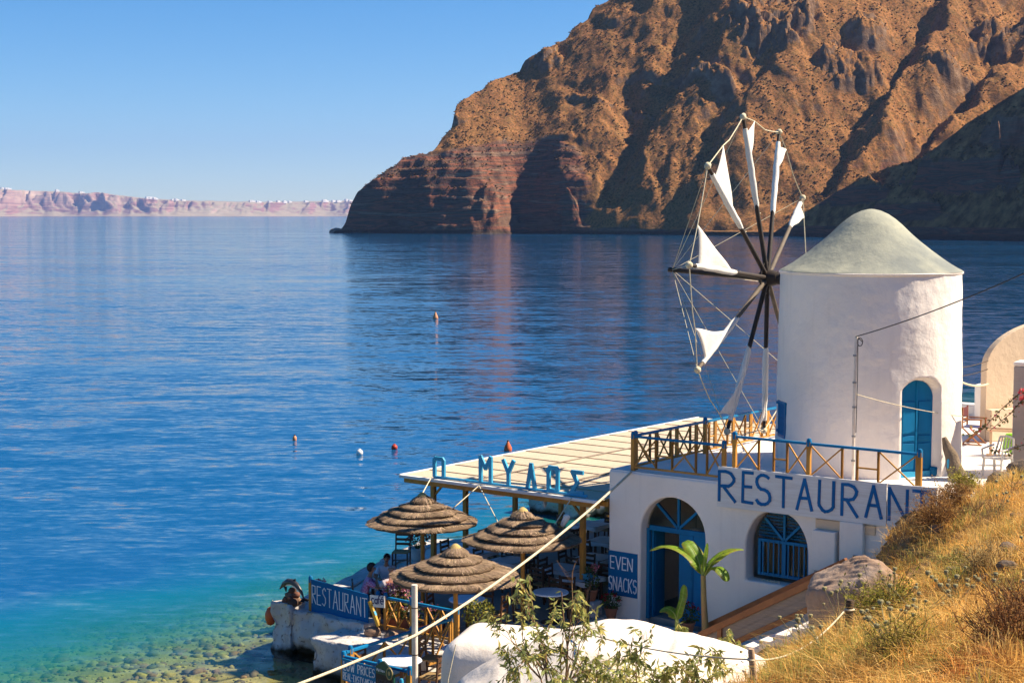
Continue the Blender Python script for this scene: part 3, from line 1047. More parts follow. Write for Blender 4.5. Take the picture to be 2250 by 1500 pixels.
GLY = {
    'A': (0.62, [[(0, 0), (0.31, 1), (0.62, 0)], [(0.13, 0.38), (0.5, 0.38)]]),
    'C': (0.55, [arc(0.32, 0.5, 0.32, 0.5, 50, 310)]),
    'E': (0.45, [[(0.45, 1), (0, 1), (0, 0), (0.45, 0)], [(0, 0.52), (0.38, 0.52)]]),
    'F': (0.45, [[(0.45, 1), (0, 1), (0, 0)], [(0, 0.52), (0.38, 0.52)]]),
    'I': (0.08, [[(0.04, 0), (0.04, 1)]]),
    'K': (0.5, [[(0, 0), (0, 1)], [(0.5, 1), (0, 0.42)], [(0.14, 0.56), (0.5, 0)]]),
    'L': (0.42, [[(0, 1), (0, 0), (0.42, 0)]]),
    'M': (0.66, [[(0, 0), (0.06, 1), (0.33, 0.4), (0.6, 1), (0.66, 0)]]),
    'N': (0.55, [[(0, 0), (0, 1), (0.55, 0), (0.55, 1)]]),
    'O': (0.62, [arc(0.31, 0.5, 0.31, 0.5, 0, 360, 16)]),
    'P': (0.48, [[(0, 0), (0, 1)] + arc(0.2, 0.75, 0.26, 0.25, 90, -90) + [(0, 0.5)]]),
    'R': (0.52, [[(0, 0), (0, 1)] + arc(0.2, 0.75, 0.28, 0.25, 90, -90) + [(0, 0.5)], [(0.14, 0.5), (0.52, 0)]]),
    'S': (0.5, [arc(0.26, 0.75, 0.23, 0.25, 40, 250) + arc(0.25, 0.26, 0.25, 0.26, 80, -150)]),
    'T': (0.56, [[(0, 1), (0.56, 1)], [(0.28, 1), (0.28, 0)]]),
    'U': (0.54, [[(0, 1), (0, 0.27)] + arc(0.27, 0.27, 0.27, 0.27, 180, 360) + [(0.54, 1)]]),
    'V': (0.58, [[(0, 1), (0.29, 0), (0.58, 1)]]),
    'W': (0.8, [[(0, 1), (0.2, 0), (0.4, 0.7), (0.6, 0), (0.8, 1)]]),
    'Y': (0.56, [[(0, 1), (0.28, 0.48), (0.56, 1)], [(0.28, 0.48), (0.28, 0)]]),
    '-': (0.25, [[(0.02, 0.5), (0.23, 0.5)]]),
    ' ': (0.35, []),
}
ANG = {   # squared hand lettering of the blue panel
    'R': (0.5, [[(0, 0), (0, 1), (0.44, 0.96), (0.42, 0.55), (0.04, 0.5), (0.5, 0)]]),
    'U': (0.5, [[(0, 1), (0.02, 0.02), (0.48, 0), (0.5, 1)]]),
    'S': (0.46, [[(0.46, 0.86), (0.28, 1), (0.04, 0.86), (0.08, 0.66), (0.42, 0.42), (0.46, 0.18), (0.26, 0), (0, 0.12)]]),
}


def glyph(mb, ch, x0, z0, w, h, th, y0, y1, font=None, jit=0.0):
    gw, strokes = (font or {}).get(ch) or GLY[ch]
    sc = w / gw if w else h
    for st in strokes:
        p = [(x0 + a * sc + rnd.uniform(-jit, jit), z0 + b * h + rnd.uniform(-jit, jit)) for a, b in st]
        for i in range(len(p) - 1):
            ax, az = p[i]
            bx, bz_ = p[i + 1]
            L = math.hypot(bx - ax, bz_ - az)
            if L < 1e-6: continue
            ex, ez = (bx - ax) / L * th * 0.35, (bz_ - az) / L * th * 0.35
            nx, nz = -(bz_ - az) / L * th / 2, (bx - ax) / L * th / 2
            dy = 0.0006 * i
            mb.add([(ax - ex + nx, y0 - dy, az - ez + nz), (ax - ex - nx, y0 - dy, az - ez - nz), (bx + ex - nx, y0 - dy, bz_ + ez - nz), (bx + ex + nx, y0 - dy, bz_ + ez + nz),
                    (ax - ex + nx, y1, az - ez + nz), (ax - ex - nx, y1, az - ez - nz), (bx + ex - nx, y1, bz_ + ez - nz), (bx + ex + nx, y1, bz_ + ez + nz)],
                   [(0, 1, 2, 3), (7, 6, 5, 4), (0, 4, 5, 1), (1, 5, 6, 2), (2, 6, 7, 3), (3, 7, 4, 0)])
    return gw * sc


def text_line(parent, txt, x0, x1, z0, h, th, y0, y1, mt, font=None, jit=0.0, slope=0.0):
    tot = sum((font or {}).get(c, GLY[c])[0] for c in txt) + 0.2 * (len(txt) - 1)
    k = (x1 - x0) / tot
    x = x0
    for c in txt:
        gw = ((font or {}).get(c) or GLY[c])[0]
        if c != ' ':
            mb = MB()
            glyph(mb, c, x, z0 + slope * (x - x0), gw * k, h, th, y0, y1, font, jit)
            mb.build('letter', mt, parent)
        x += (gw + 0.2) * k


# ================================================================== RESTAURANT BUILDING
bld = thing_b('restaurant_building', 'whitewashed flat-roofed restaurant with arched blue door and arched window', 'building', 0, 0, 0)


def arch_poly(x0, x1, z0, zs, zt, k=20, sharp_=1.0):
    cx_, rx = (x0 + x1) / 2, (x1 - x0) / 2
    pts = [(x0, z0), (x1, z0)]
    for i in range(k + 1):
        a = math.pi * i / k
        c = math.cos(a)
        pts.append((cx_ + rx * math.copysign(abs(c) ** sharp_, c), zs + (zt - zs) * math.sin(a)))
    return pts


DOOR = arch_poly(0.90, 2.66, FLOOR - 0.3, 2.98, 3.87)
WIN = arch_poly(3.72, 5.26, 2.22, 2.95, 3.86, 20, 0.9)
wallp = [(0, 0.2), (8.7, 0.2), (8.7, TERR), (0, TERR)]
dpoly = [(x, max(z, 0.25)) for x, z in DOOR]
MB().plate(wallp, 0.0, 0.42, [dpoly, WIN]).build('front_wall', M['plaster'], bld, bevel=0.05, seg=3)
MB().box(0.0, 0.40, 0.425, 15.0, 0.2, TERR - 0.002).build('side_wall', M['plaster'], bld, bevel=0.05, seg=3)
MB().box(0.405, 8.7, 5.2, 5.5, 0.2, TERR - 0.25).build('back_wall', M['plaster'], bld)
MB().box(5.9, 6.1, 0.425, 5.19, 0.2, TERR - 0.25).build('inner_wall', M['plaster'], bld)
MB().box(0.405, 8.69, 0.425, 5.19, 0.3, FLOOR + 0.02).build('room_floor', M['concrete'], bld)
MB().box(0.405, 8.69, 0.425, 14.9, TERR - 0.24, TERR - 0.02).build('roof_slab', M['plaster'], bld)
# terrace surface on top, with a low rim along the facade
MB().box(0.02, 8.62, 0.03, 15.6, TERR - 0.018, TERR + 0.02).build('terrace_floor', M['plaster'], bld, bevel=0.01)
MB().box(3.02, 8.6, 0.02, 0.40, TERR + 0.024, TERR + 0.22).build('terrace_kerb', M['plaster'], bld, bevel=0.03)
# right hand side: two flat pilasters and a recess below the sign
MB().box(5.46, 6.0, -0.20, -0.004, 2.72, 3.60).build('meter_box', M['plaster'], bld, bevel=0.02)
MB().box(5.44, 6.02, -0.03, -0.003, 1.6, 2.70).build('recess_panel', M['plaster_grey'], bld)
MB().box(5.46, 6.85, -0.04, -0.003, 3.62, 3.82).build('lintel', M['plaster_cream'], bld)
MB().box(6.07, 6.62, -0.14, -0.005, 1.4, 3.86).build('pilaster', M['plaster'], bld, bevel=0.03)
MB().box(6.42, 6.62, -0.19, -0.145, 3.06, 3.16).build('bracket', M['black'], bld)

# door: frame, fanlight, two leaves
dr = MB()
y0, y1 = 0.26, 0.36
dr.box(0.905, 0.985, y0, y1, FLOOR, 3.02).box(2.575, 2.655, y0, y1, FLOOR, 3.02).box(0.986, 2.574, y0, y1, 2.98, 3.10)
door = dr.build('door', M['blue'], bld, bevel=0.008)


def spoke(mb, cx_, cz_, a, r0, r1, w, y0, y1):
    dx, dz = math.cos(a), math.sin(a)
    nx, nz = -dz * w / 2, dx * w / 2
    P_ = [(cx_ + dx * r0 + nx, cz_ + dz * r0 + nz), (cx_ + dx * r0 - nx, cz_ + dz * r0 - nz), (cx_ + dx * r1 - nx, cz_ + dz * r1 - nz), (cx_ + dx * r1 + nx, cz_ + dz * r1 + nz)]
    mb.plate(P_, y0, y1)


for a, r1 in ((90, 0.76), (138, 0.86), (42, 0.86)):
    m_ = MB()
    spoke(m_, 1.78, 3.09, R(a), 0.02, r1, 0.06, 0.27, 0.34)
    m_.build('glazing_bar', M['blue'], door)
rim = [(1.78 + 0.865 * math.cos(math.pi * i / 24), 3.11 + 0.75 * math.sin(math.pi * i / 24)) for i in range(25)]
MB().plate(rim, 0.300, 0.306).build('pane', M['glass'], door)
lf = MB().box(1.80, 2.18, 0.28, 0.335, FLOOR + 0.02, 2.975).box(2.19, 2.57, 0.28, 0.335, FLOOR + 0.02, 2.975)
lf.box(1.83, 2.15, 0.268, 0.279, 1.9, 2.85).box(1.83, 2.15, 0.268, 0.279, 1.0, 1.75).box(2.22, 2.54, 0.268, 0.279, 1.9, 2.85).box(2.22, 2.54, 0.268, 0.279, 1.0, 1.75)
lf.build('door_leaf', M['blue'], door, bevel=0.006)
lo = MB().box(.99, 1.04, .37, .86, FLOOR + .02, 2.97)
lo.box(1.041, 1.052, .43, .80, 1.0, 1.75).box(1.041, 1.052, .43, .80, 1.9, 2.85)
lo.build('door_leaf', M['blue'], door, label='left door leaf standing open into the room')
MB().tube([(1.0, 0.25, 1.72), (1.09, 0.20, 1.72)], 0.012, 6).build('handle', M['metal'], door)

# window: frame, muntins, panes, curtain, bars
w0, w1, wz0, wz1 = 3.90, 5.20, 2.33, 3.16
wf = MB().box(w0, w0 + .07, .24, .32, wz0, wz1).box(w1 - .07, w1, .24, .32, wz0, wz1).box(w0 + .071, w1 - .071, .24, .32, wz0, wz0 + .07).box(w0 + .071, w1 - .071, .24, .32, wz1 - .07, wz1).box(4.50, 4.60, .235, .33, wz0 + .071, wz1 - .071)
win = wf.build('window', M['blue'], bld, bevel=0.006)
for a, r1 in ((90, 0.60), (135, 0.66), (45, 0.66)):
    m_ = MB()
    spoke(m_, 4.55, wz1 - 0.01, R(a), 0.02, r1, 0.055, 0.25, 0.31)
    m_.build('glazing_bar', M['blue'], win)
rim2 = [(4.55 + 0.70 * math.cos(math.pi * i / 24), wz1 + 0.68 * math.sin(math.pi * i / 24)) for i in range(25)]
MB().plate(rim2, 0.275, 0.280).build('pane', M['glass'], win)
for a_, b_ in ((w0 + .07, 4.50), (4.60, w1 - .07)):
    MB().box(a_, b_, .282, .286, wz0 + .07, wz1 - .07).build('pane', M['glass'], win)
    for k in range(4):
        x = a_ + (b_ - a_) * (k + .5) / 4
        MB().box(x - .014, x + .014, .225, .239, wz0 + .02, wz1 - .02).build('bar', M['blue'], win)
M['curtain'] = mat('tan_curtain', (0.34, 0.26, 0.16), (0.22, 0.17, 0.11), 0.9, 3, (12, 1, .3), .3, 20)
cv = MB()
n_ = 60
vs_, fs_ = [], []
for i in range(n_ + 1):
    x = w0 + .05 + (w1 - w0 - .1) * i / n_
    yy = .47 + .03 * math.sin(i * 1.35) + .012 * math.sin(i * .5)
    vs_ += [(x, yy, wz0 + .0), (x, yy, 3.9)]
fs_ = [(2 * i, 2 * i + 2, 2 * i + 3, 2 * i + 1) for i in range(n_)]
cv.add(vs_, fs_).build('curtain', M['curtain'], win, smooth=True)
for k in range(9):      # slatted blind behind the fan
    z = wz1 + .03 + k * .075
    hw = .68 * math.sqrt(max(0, 1 - ((z - wz1) / .7) ** 2))
    if hw > .05: MB().box(4.55 - hw, 4.55 + hw, .33, .345, z, z + .05).build('blind_slat', M['blue_sign'], win)
rp = MB()
rp.tube([(4.05 + .03 * k, .14 + .025 * math.sin(k * 1.9), wz0 - .085 + .012 * math.cos(k * 2.3)) for k in range(17)], .012, 6)
rp.build('rope_on_sill', M['rope'])
o = bpy.data.objects['rope_on_sill']
o.location, o.rotation_euler = B(0, 0, 0), (0, 0, TH)
tag(o, 'short pale rope lying on the sill of the arched window', 'rope')

# pots and a table just inside the door
t_ = thing_b('inside_table', 'small table with white cloth seen through the open door', 'table', 1.75, 2.6, FLOOR + 0.02)
MB().box(-.4, .4, -.4, .4, .70, .74).build('table_top', M['chair_wood'], t_)
for sx_ in (-1, 1):
    for sy_ in (-1, 1):
        MB().box(sx_ * .35 - .025, sx_ * .35 + .025, sy_ * .35 - .025, sy_ * .35 + .025, 0, .699).build('leg', M['chair_wood'], t_)
MB().box(-.43, .43, -.43, .43, .745, .755).build('cloth', M['cloth'], t_)
t_ = thing_b('hanging_lamp_shade', 'white round shade hanging inside the doorway', 'lamp', 1.52, 1.5, 2.72)
MB().lathe([(.17, 0), (.18, .05), (.16, .16), (.02, .18)], 16).build('shade', M['white_pot'], t_, smooth=True)
MB().tube([(0, 0, .17), (0, 0, 1.38)], .008, 5).build('cord', M['cable'], t_)
t_ = thing_b('clay_jar', 'terracotta jar on the floor just inside the door', 'jar', 1.62, 1.2, FLOOR + 0.02)
MB().lathe([(.10, 0), (.17, .15), (.18, .3), (.11, .45), (.13, .5)], 16).build('jar_body', M['terracotta'], t_, smooth=True)
MB().lathe([(.13, .48), (.14, .50), (.13, .53), (.10, .53)], 16).build('rim', M['terracotta'], t_, smooth=True)

# EVEN SNACKS, painted panel beside the door
t_ = thing_b('even_snacks_sign', 'dark blue panel with white words EVEN SNACKS on the wall left of the door', 'sign', 0, 0, 0)
MB().box(0.015, 0.835, -0.022, -0.004, 1.36, 2.42).build('panel', M['blue_sign'], t_)
text_line(t_, 'EVEN', .08, .70, 2.0, .30, .028, -.026, -.0225, M['letter_white'], jit=.006, slope=-.02)
text_line(t_, 'SNACKS', .03, .82, 1.48, .32, .028, -.026, -.0225, M['letter_white'], jit=.006, slope=-.01)

# long RESTAURANT board
t_ = thing_b('restaurant_board', 'long white board with big blue hand-painted RESTAURANT under the terrace railing', 'sign', 0, -0.06, 0)
MB().plate([(3.03, 3.83), (7.13, 3.87), (7.13, 4.77), (3.06, 4.75)], -.055, -.02).build('board', M['board_white'], t_, bevel=.004)
MB().plate([(7.15, 3.87), (8.22, 3.90), (8.24, 4.80), (7.15, 4.77)], -.062, -.022).build('board', M['board_white'], t_, bevel=.004)
lets = [('R', 3.10, 3.50), ('E', 3.70, 3.95), ('S', 4.03, 4.39), ('T', 4.53, 4.90), ('A', 5.05, 5.40), ('U', 5.58, 5.92), ('R', 6.12, 6.48), ('A', 6.67, 7.02), ('N', 7.20, 7.60), ('T', 7.74, 8.10)]
zz = [3.98, 4.01, 4.0, 4.0, 4.0, 4.02, 4.0, 4.02, 4.02, 4.03]
for (c, a_, b_), z in zip(lets, zz):
    m_ = MB()
    glyph(m_, c, a_, z, b_ - a_, .66, .066, -.072, -.0565 if a_ < 7.1 else -.0635, None, .008)
    m_.build('letter', M['letter_blue'], t_)

# ================================================================== TERRACE RAILINGS
def railing(name, label, p0, p1, z0, h, posts, bays, mpost, mrail, cap=True, post_w=.09):
    """posts at fractions; each bay has an X or a small window pattern"""
    p0, p1 = Vector((p0[0], p0[1], 0)), Vector((p1[0], p1[1], 0))
    L = (p1 - p0).length
    ang = math.atan2(p1.y - p0.y, p1.x - p0.x)
    w = B(p0.x, p0.y, z0)
    t = thing(name, label, 'railing', w, TH + ang)
    for f in posts:
        x = f * L
        po = MB().box(x - post_w / 2, x + post_w / 2, -post_w / 2, post_w / 2, 0, h).build('post', mpost, t, bevel=.006)
        if cap:
            MB().lathe([(post_w * .62, h - .10), (post_w * .64, h + .03), (post_w * .45, h + .07), (0.004, h + .08)], 10, (x, 0, 0)).build('post_cap', mrail, po, smooth=True)
    MB().box(0, L, -.035, .035, h - .07, h - .015).build('top_rail', mrail, t, bevel=.006)
    MB().box(0, L, -.025, .025, .07, .115).build('bottom_rail', mpost, t)
    zb, zt = .116, h - .071
    for (a, b_, kind) in bays:
        xa, xb = a * L, b_ * L
        if kind == 'X':
            MB().bar((xa, -.008, zb), (xb, -.008, zt), .028, .034, (0, 1, 0)).build('brace', mpost, t)
            MB().bar((xa, .022, zt), (xb, .022, zb), .028, .034, (0, 1, 0)).build('brace', mpost, t)
        elif kind == 'H':
            zm = zb + (zt - zb) * .42
            MB().box(xa + .02, xb - .02, -.016, .016, zm, zm + .035).build('crossbar', mpost, t)
        for x in (xa, xb):
            if min(abs(x - f * L) for f in posts) > .05:
                MB().box(x - .022, x + .022, -.024, .024, zb, zt).build('baluster', mpost, t)
    return t


railing('terrace_railing', 'short ochre wood railing with blue handrail at the left end of the terrace front', (.60, .14), (3.06, .14), TERR + .02, .86, (0, 1),
        [(.02, .26, 'X'), (.26, .44, 'H'), (.44, .70, 'X'), (.70, .82, 'N'), (.82, .99, 'X')], M['ochre'], M['blue'])
railing('terrace_railing', 'long ochre wood railing with blue handrail above the RESTAURANT board', (3.30, .20), (7.72, .20), TERR + .22, .88, (0, .42, 1),
        [(.01, .14, 'X'), (.14, .225, 'N'), (.225, .30, 'H'), (.30, .415, 'X'), (.425, .60, 'X'), (.60, .68, 'N'), (.68, .79, 'H'), (.79, .985, 'X')], M['ochre'], M['blue'])
bays = []
n_ = 9
for k in range(n_):
    bays.append((k / n_ + .004, (k + .68) / n_, 'X'))
    bays.append(((k + .68) / n_, (k + 1) / n_ - .004, 'H'))
railing('terrace_railing', 'sunlit ochre wood railing with blue handrail running along the reed roof to the mill', (.56, .30), (.56, 8.6), TERR + .02, .86, (.0, .385, 1), bays, M['ochre'], M['blue'])
# ================================================================== QUAY AND FLOORS
def rough_block(name, x0, x1, y0, y1, z0, z1, amp, mt, parent, n=(30, 8, 10), seed=0, label=None):
    """stone built block with an uneven face"""
    bm = bmesh.new()
    def face(o_, a, b_, na, nb):
        g = [[bm.verts.new(o_ + a * (i / na) + b_ * (j / nb)) for j in range(nb + 1)] for i in range(na + 1)]
        for i in range(na):
            for j in range(nb):
                bm.faces.new((g[i][j], g[i + 1][j], g[i + 1][j + 1], g[i][j + 1]))
    V_ = Vector
    dx, dy, dz = V_((x1 - x0, 0, 0)), V_((0, y1 - y0, 0)), V_((0, 0, z1 - z0))
    o_ = V_((x0, y0, z0))
    face(o_, dx, dz, n[0], n[2]); face(o_ + dy, dx, dz, n[0], n[2])
    face(o_, dy, dz, n[1], n[2]); face(o_ + dx, dy, dz, n[1], n[2])
    face(o_ + dz, dx, dy, n[0], n[1])
    bmesh.ops.remove_doubles(bm, verts=bm.verts, dist=1e-4)
    bmesh.ops.recalc_face_normals(bm, faces=bm.faces)
    bm.normal_update()
    cs = np.array([v.co[:] for v in bm.verts])
    d = fbm(cs[:, 0] * 1.3 + cs[:, 1] * .9 + seed, cs[:, 2] * 1.6 + cs[:, 1] * 1.1, 5)
    d2 = fbm(cs[:, 0] * 1.1 + seed, cs[:, 1] * 1.3 + 4, 3)
    for v, k, k2 in zip(bm.verts, d, d2):
        top = v.co.z > z1 - 1e-4
        v.co += Vector((v.normal.x, v.normal.y, 0)) * k * amp + Vector((0, 0, (k2 * amp * .25 if top else 0)))
    me = bpy.data.meshes.new(name)
    bm.to_mesh(me)
    bm.free()
    me.polygons.foreach_set('use_smooth', [True] * len(me.polygons))
    o = bpy.data.objects.new(name, me)
    col.objects.link(o)
    me.materials.append(mt)
    if parent: o.parent = parent
    if label: o['label'] = label
    return o


quay = thing_b('stone_quay', 'flaking whitewashed stone quay wall carrying the dining terrace', 'quay', 0, 0, 0)
MB().box(-6.15, -.02, -4.2, 15.5, -1.2, FLOOR).build('quay_floor', M['concrete'], quay)
MB().box(-1.1, 5.6, -9.0, -4.205, -1.2, .52).build('lower_floor', M['pale_floor'], quay)  # tone made paler to throw more sunlight back at the facade
MB().box(-.015, 6.0, -4.19, -.01, -1.2, FLOOR - .02).build('forecourt', M['plaster'], quay)  # hidden floor, made white to bounce sunlight onto the shaded facade
rough_block('sea_wall', -6.22, -3.55, -4.75, -4.15, -1.2, 1.00, .16, M['plaster_old'], quay, (60, 10, 30), 3)
# slanting sea side of the quay: a wide white apron with a rough edge
ea, eb = Vector((-6.22, -4.15, 0)), Vector((-8.55, 3.1, 0))
ang_ = math.atan2(eb.y - ea.y, eb.x - ea.x)
o = rough_block('sea_wall', 0, (eb - ea).length, -.05, .55, -1.2, 1.03, .10, M['plaster_old'], quay, (90, 8, 16), 8)
o.location, o.rotation_euler = (ea.x + .42, ea.y + .1, 0), (0, 0, ang_)
o = rough_block('sea_wall', 0, 3.6, -.05, .5, -1.2, 1.0, .10, M['plaster_old'], quay, (50, 8, 16), 28)
o.location, o.rotation_euler = (-8.35, 3.2, 0), (0, 0, math.atan2(2.6, 2.3))
rough_block('sea_wall', -6.55, -6.1, 5.6, 15.6, -1.2, .98, .08, M['plaster_old'], quay, (8, 80, 14), 38)
ap = [(-5.75, -4.1), (-5.75, 5.6), (-6.25, 5.6), (-8.25, 3.2), (-6.05, -4.1)]
nA = len(ap)
MB().add([(x, y, -1.1) for x, y in ap] + [(x, y, .985) for x, y in ap], [tuple(range(nA)), tuple(range(nA, 2 * nA))] + [(i, (i + 1) % nA, nA + (i + 1) % nA, nA + i) for i in range(nA)]).build('apron', M['plaster_worn'], quay)
rough_block('ledge', -4.25, -1.15, -5.75, -4.20, -1.2, .80, .10, M['plaster_old'], quay, (50, 24, 22), 5, label='lower sunlit stone ledge in front of the terrace rail')
rough_block('pillar', -6.44, -5.82, -4.88, -4.38, -1.2, 1.14, .13, M['plaster_old'], quay, (20, 18, 30), 12, label='fluted white end pillar of the quay')
rough_block('step', -2.6, -1.2, -8.6, -7.2, -1.2, .18, .06, M['plaster_old'], quay, (20, 20, 6), 15, label='white step at the water below the rail')
rough_block('step', -2.2, -1.15, -7.1, -6.2, -1.2, .34, .06, M['plaster_old'], quay, (20, 20, 6), 19)

jet = thing_b('white_jetty', 'low whitewashed rock jetty in the sea seen under the reed roof', 'jetty', -11.2, 13.6, 0)
rough_block('jetty_block', -1.0, 1.3, -.7, 1.0, -1.5, .80, .16, M['plaster_old'], jet, (24, 16, 18), 31)
rough_block('jetty_block', 1.35, 6.6, .2, 1.6, -1.5, .45, .14, M['plaster_old'], jet, (40, 12, 12), 41)

# ================================================================== PERGOLA
pg = thing_b('reed_roof_pergola', 'wooden pergola with long cream reed-mat roof beside the restaurant', 'pergola', 0, 0, 0)
ZR = 3.62
for (u, v) in [(-5.5, .0), (-.75, .0), (-5.9, 1.8), (-5.9, 4.0), (-5.9, 6.2), (-5.9, 8.6), (-5.9, 10.9), (-5.9, 13.3), (-3.2, 8.6), (-3.2, 13.3), (-.75, 4.4), (-.75, 8.8)]:
    MB().box(u - .06, u + .06, v - .06, v + .06, FLOOR, ZR - .16).build('post', M['ochre'], pg, bevel=.008)
MB().box(-6.15, -.01, -.42, -.34, ZR - .15, ZR - .02).build('fascia', M['ochre'], pg, bevel=.006)
MB().box(-6.1, -.01, -.06, .06, ZR - .155, ZR - .03).build('front_beam', M['ochre'], pg, bevel=.006)
MB().box(-5.96, -5.84, .065, 14.4, ZR - .156, ZR - .031).build('side_beam', M['ochre'], pg)
MB().box(-.81, -.69, .065, 14.4, ZR - .156, ZR - .031).build('side_beam', M['ochre'], pg)
for k in range(14):
    v = .8 + k * 1.0
    MB().box(-6.2, -.05, v - .03, v + .03, ZR - .029, ZR + .012).build('rafter', M['ochre'], pg)
for u, s_ in ((-5.5, 1), (-.75, -1)):
    MB().bar((u + s_ * .06, 0, ZR - .45), (u + s_ * .34, 0, ZR - .16), .05, .05, (0, 1, 0)).build('knee_brace', M['ochre'], pg)
# reed mats, laid in overlapping rows; three mats to a row
rows = 14
for k in range(rows):
    va, vb = -.40 + k * 1.06, -.40 + (k + 1) * 1.06 + .07
    cuts = [-6.22, -4.15 + rnd.uniform(-.03, .03), -2.1 + rnd.uniform(-.03, .03), -.03]
    for j in range(3):
        ua, ub_ = cuts[j] + .012, cuts[j + 1] - .012
        m_ = MB()
        nx, ny = 8, 5
        vs_, fs_ = [], []
        sd = rnd.uniform(0, 50)
        for s_ in (1, 0):
            for i in range(nx + 1):
                for q in range(ny + 1):
                    a, c = i / nx, q / ny
                    z = ZR + .022 + .010 * (1 - c) + .004 * math.sin(a * 5 + sd) * math.sin(c * 3.1) + (.010 if s_ else 0)
                    e = .018 * math.sin(a * 9 + sd) if q in (0, ny) else 0
                    vs_.append((ua + (ub_ - ua) * a, va + (vb - va) * c + e, z))
        N_ = (nx + 1) * (ny + 1)
        for i in range(nx):
            for q in range(ny):
                b0 = i * (ny + 1) + q
                fs_.append((b0, b0 + ny + 1, b0 + ny + 2, b0 + 1))
                fs_.append((N_ + b0, N_ + b0 + 1, N_ + b0 + ny + 2, N_ + b0 + ny + 1))
        edge = [i * (ny + 1) for i in range(nx + 1)] + [nx * (ny + 1) + q for q in range(1, ny + 1)] + [i * (ny + 1) + ny for i in range(nx - 1, -1, -1)] + [q for q in range(ny - 1, 0, -1)]
        for a, b_ in zip(edge, edge[1:] + edge[:1]):
            fs_.append((a, b_, N_ + b_, N_ + a))
        m_.add(vs_, fs_).build('reed_mat', M['reed'], pg, smooth=True)
for k in range(1, rows):
    v = -.40 + k * 1.06
    MB().box(-6.2, -.04, v - .012, v + .012, ZR + .043, ZR + .054).build('batten', M['pale_wood'], pg)
for j, u in enumerate((-4.15, -2.1)):
    MB().bar((u, -.38, ZR + .062), (u + .1, 14.4, ZR + .062), .05, .014).build('batten', M['grey_wood'], pg)
MB().box(-6.24, -.03, -.52, -.425, ZR - .02, ZR + .055).build('edge_board', M['board_white'], pg, bevel=.006)
MB().box(-6.30, -6.225, -.42, 14.5, ZR - .02, ZR + .055).build('edge_board', M['board_white'], pg, bevel=.006)

# Ο ΜΥΛΟΣ, blue letters standing on the roof edge
sg = thing_b('mylos_letters', 'light blue wooden letters Ο ΜΥΛΟΣ standing along the front edge of the reed roof', 'sign', 0, -.30, ZR + .056)
MB().box(-4.95, -.42, -.03, .03, .0, .06).build('base_bar', M['blue_light'], sg, bevel=.005)
LT = {
    'O': [[(0, .1), (0, .9), (.14, 1), (.86, 1), (1, .9), (1, .1), (.86, 0), (.14, 0), (0, .1)]],
    'M': [[(0, 0), (0, 1), (.5, .55), (1, 1), (1, 0)]],
    'Y': [[(0, 1), (.5, .5), (1, 1)], [(.5, .5), (.5, 0)]],
    'L': [[(0, 0), (.5, 1), (1, 0)]],
    'S': [[(1, 1), (.1, 1), (.55, .52), (.0, .03), (1, .03)]],
}
for c, a_, b_, h_, zb in (('O', -5.24, -4.86, .50, 0), ('M', -3.72, -3.32, .62, .06), ('Y', -2.99, -2.60, .60, .06), ('L', -2.24, -1.94, .58, .06), ('O', -1.60, -1.25, .56, .06), ('S', -.92, -.52, .52, .06)):
    m_ = MB()
    i_ = 0
    for stq in LT[c]:
        pts = [(a_ + .04 + (b_ - a_ - .08) * x, zb + h_ * z) for x, z in stq]
        for p, q in zip(pts, pts[1:]):
            d_ = Vector((q[0] - p[0], 0, q[1] - p[1])).normalized() * .03
            m_.bar((p[0] - d_.x, .0008 * i_, p[1] - d_.z), (q[0] + d_.x, .0008 * i_, q[1] + d_.z), .06, .098, (1, 0, .01) if abs(d_.x) < .02 else (0, 0, 1))
            i_ += 1
    o_ = MB()
    m_.build('letter', M['blue_light'], sg)

# bundle of old net hanging by the front post, far jetty side
nb = thing_b('hanging_net', 'grey-green bundle of net hanging behind the pergola post near the building', 'net', -1.1, 3.3, 0)
MB().lathe([(.05, FLOOR + .62), (.13, FLOOR + .8), (.16, FLOOR + 1.5), (.20, FLOOR + 2.2), (.17, FLOOR + 2.55), (.02, FLOOR + 2.6)], 12, wob=lambda a, z: 1 + .25 * math.sin(a * 3 + z * 2)).build('net_bundle', mat('old_net', (.12, .13, .10), (.07, .08, .065), .95, 6, (1, 1, .2), .9, 30, .05), nb, smooth=True)
MB().tube([(0, 0, FLOOR + 2.58), (0, 0, ZR - .02)], .012, 6).build('tie', M['rope'], nb)

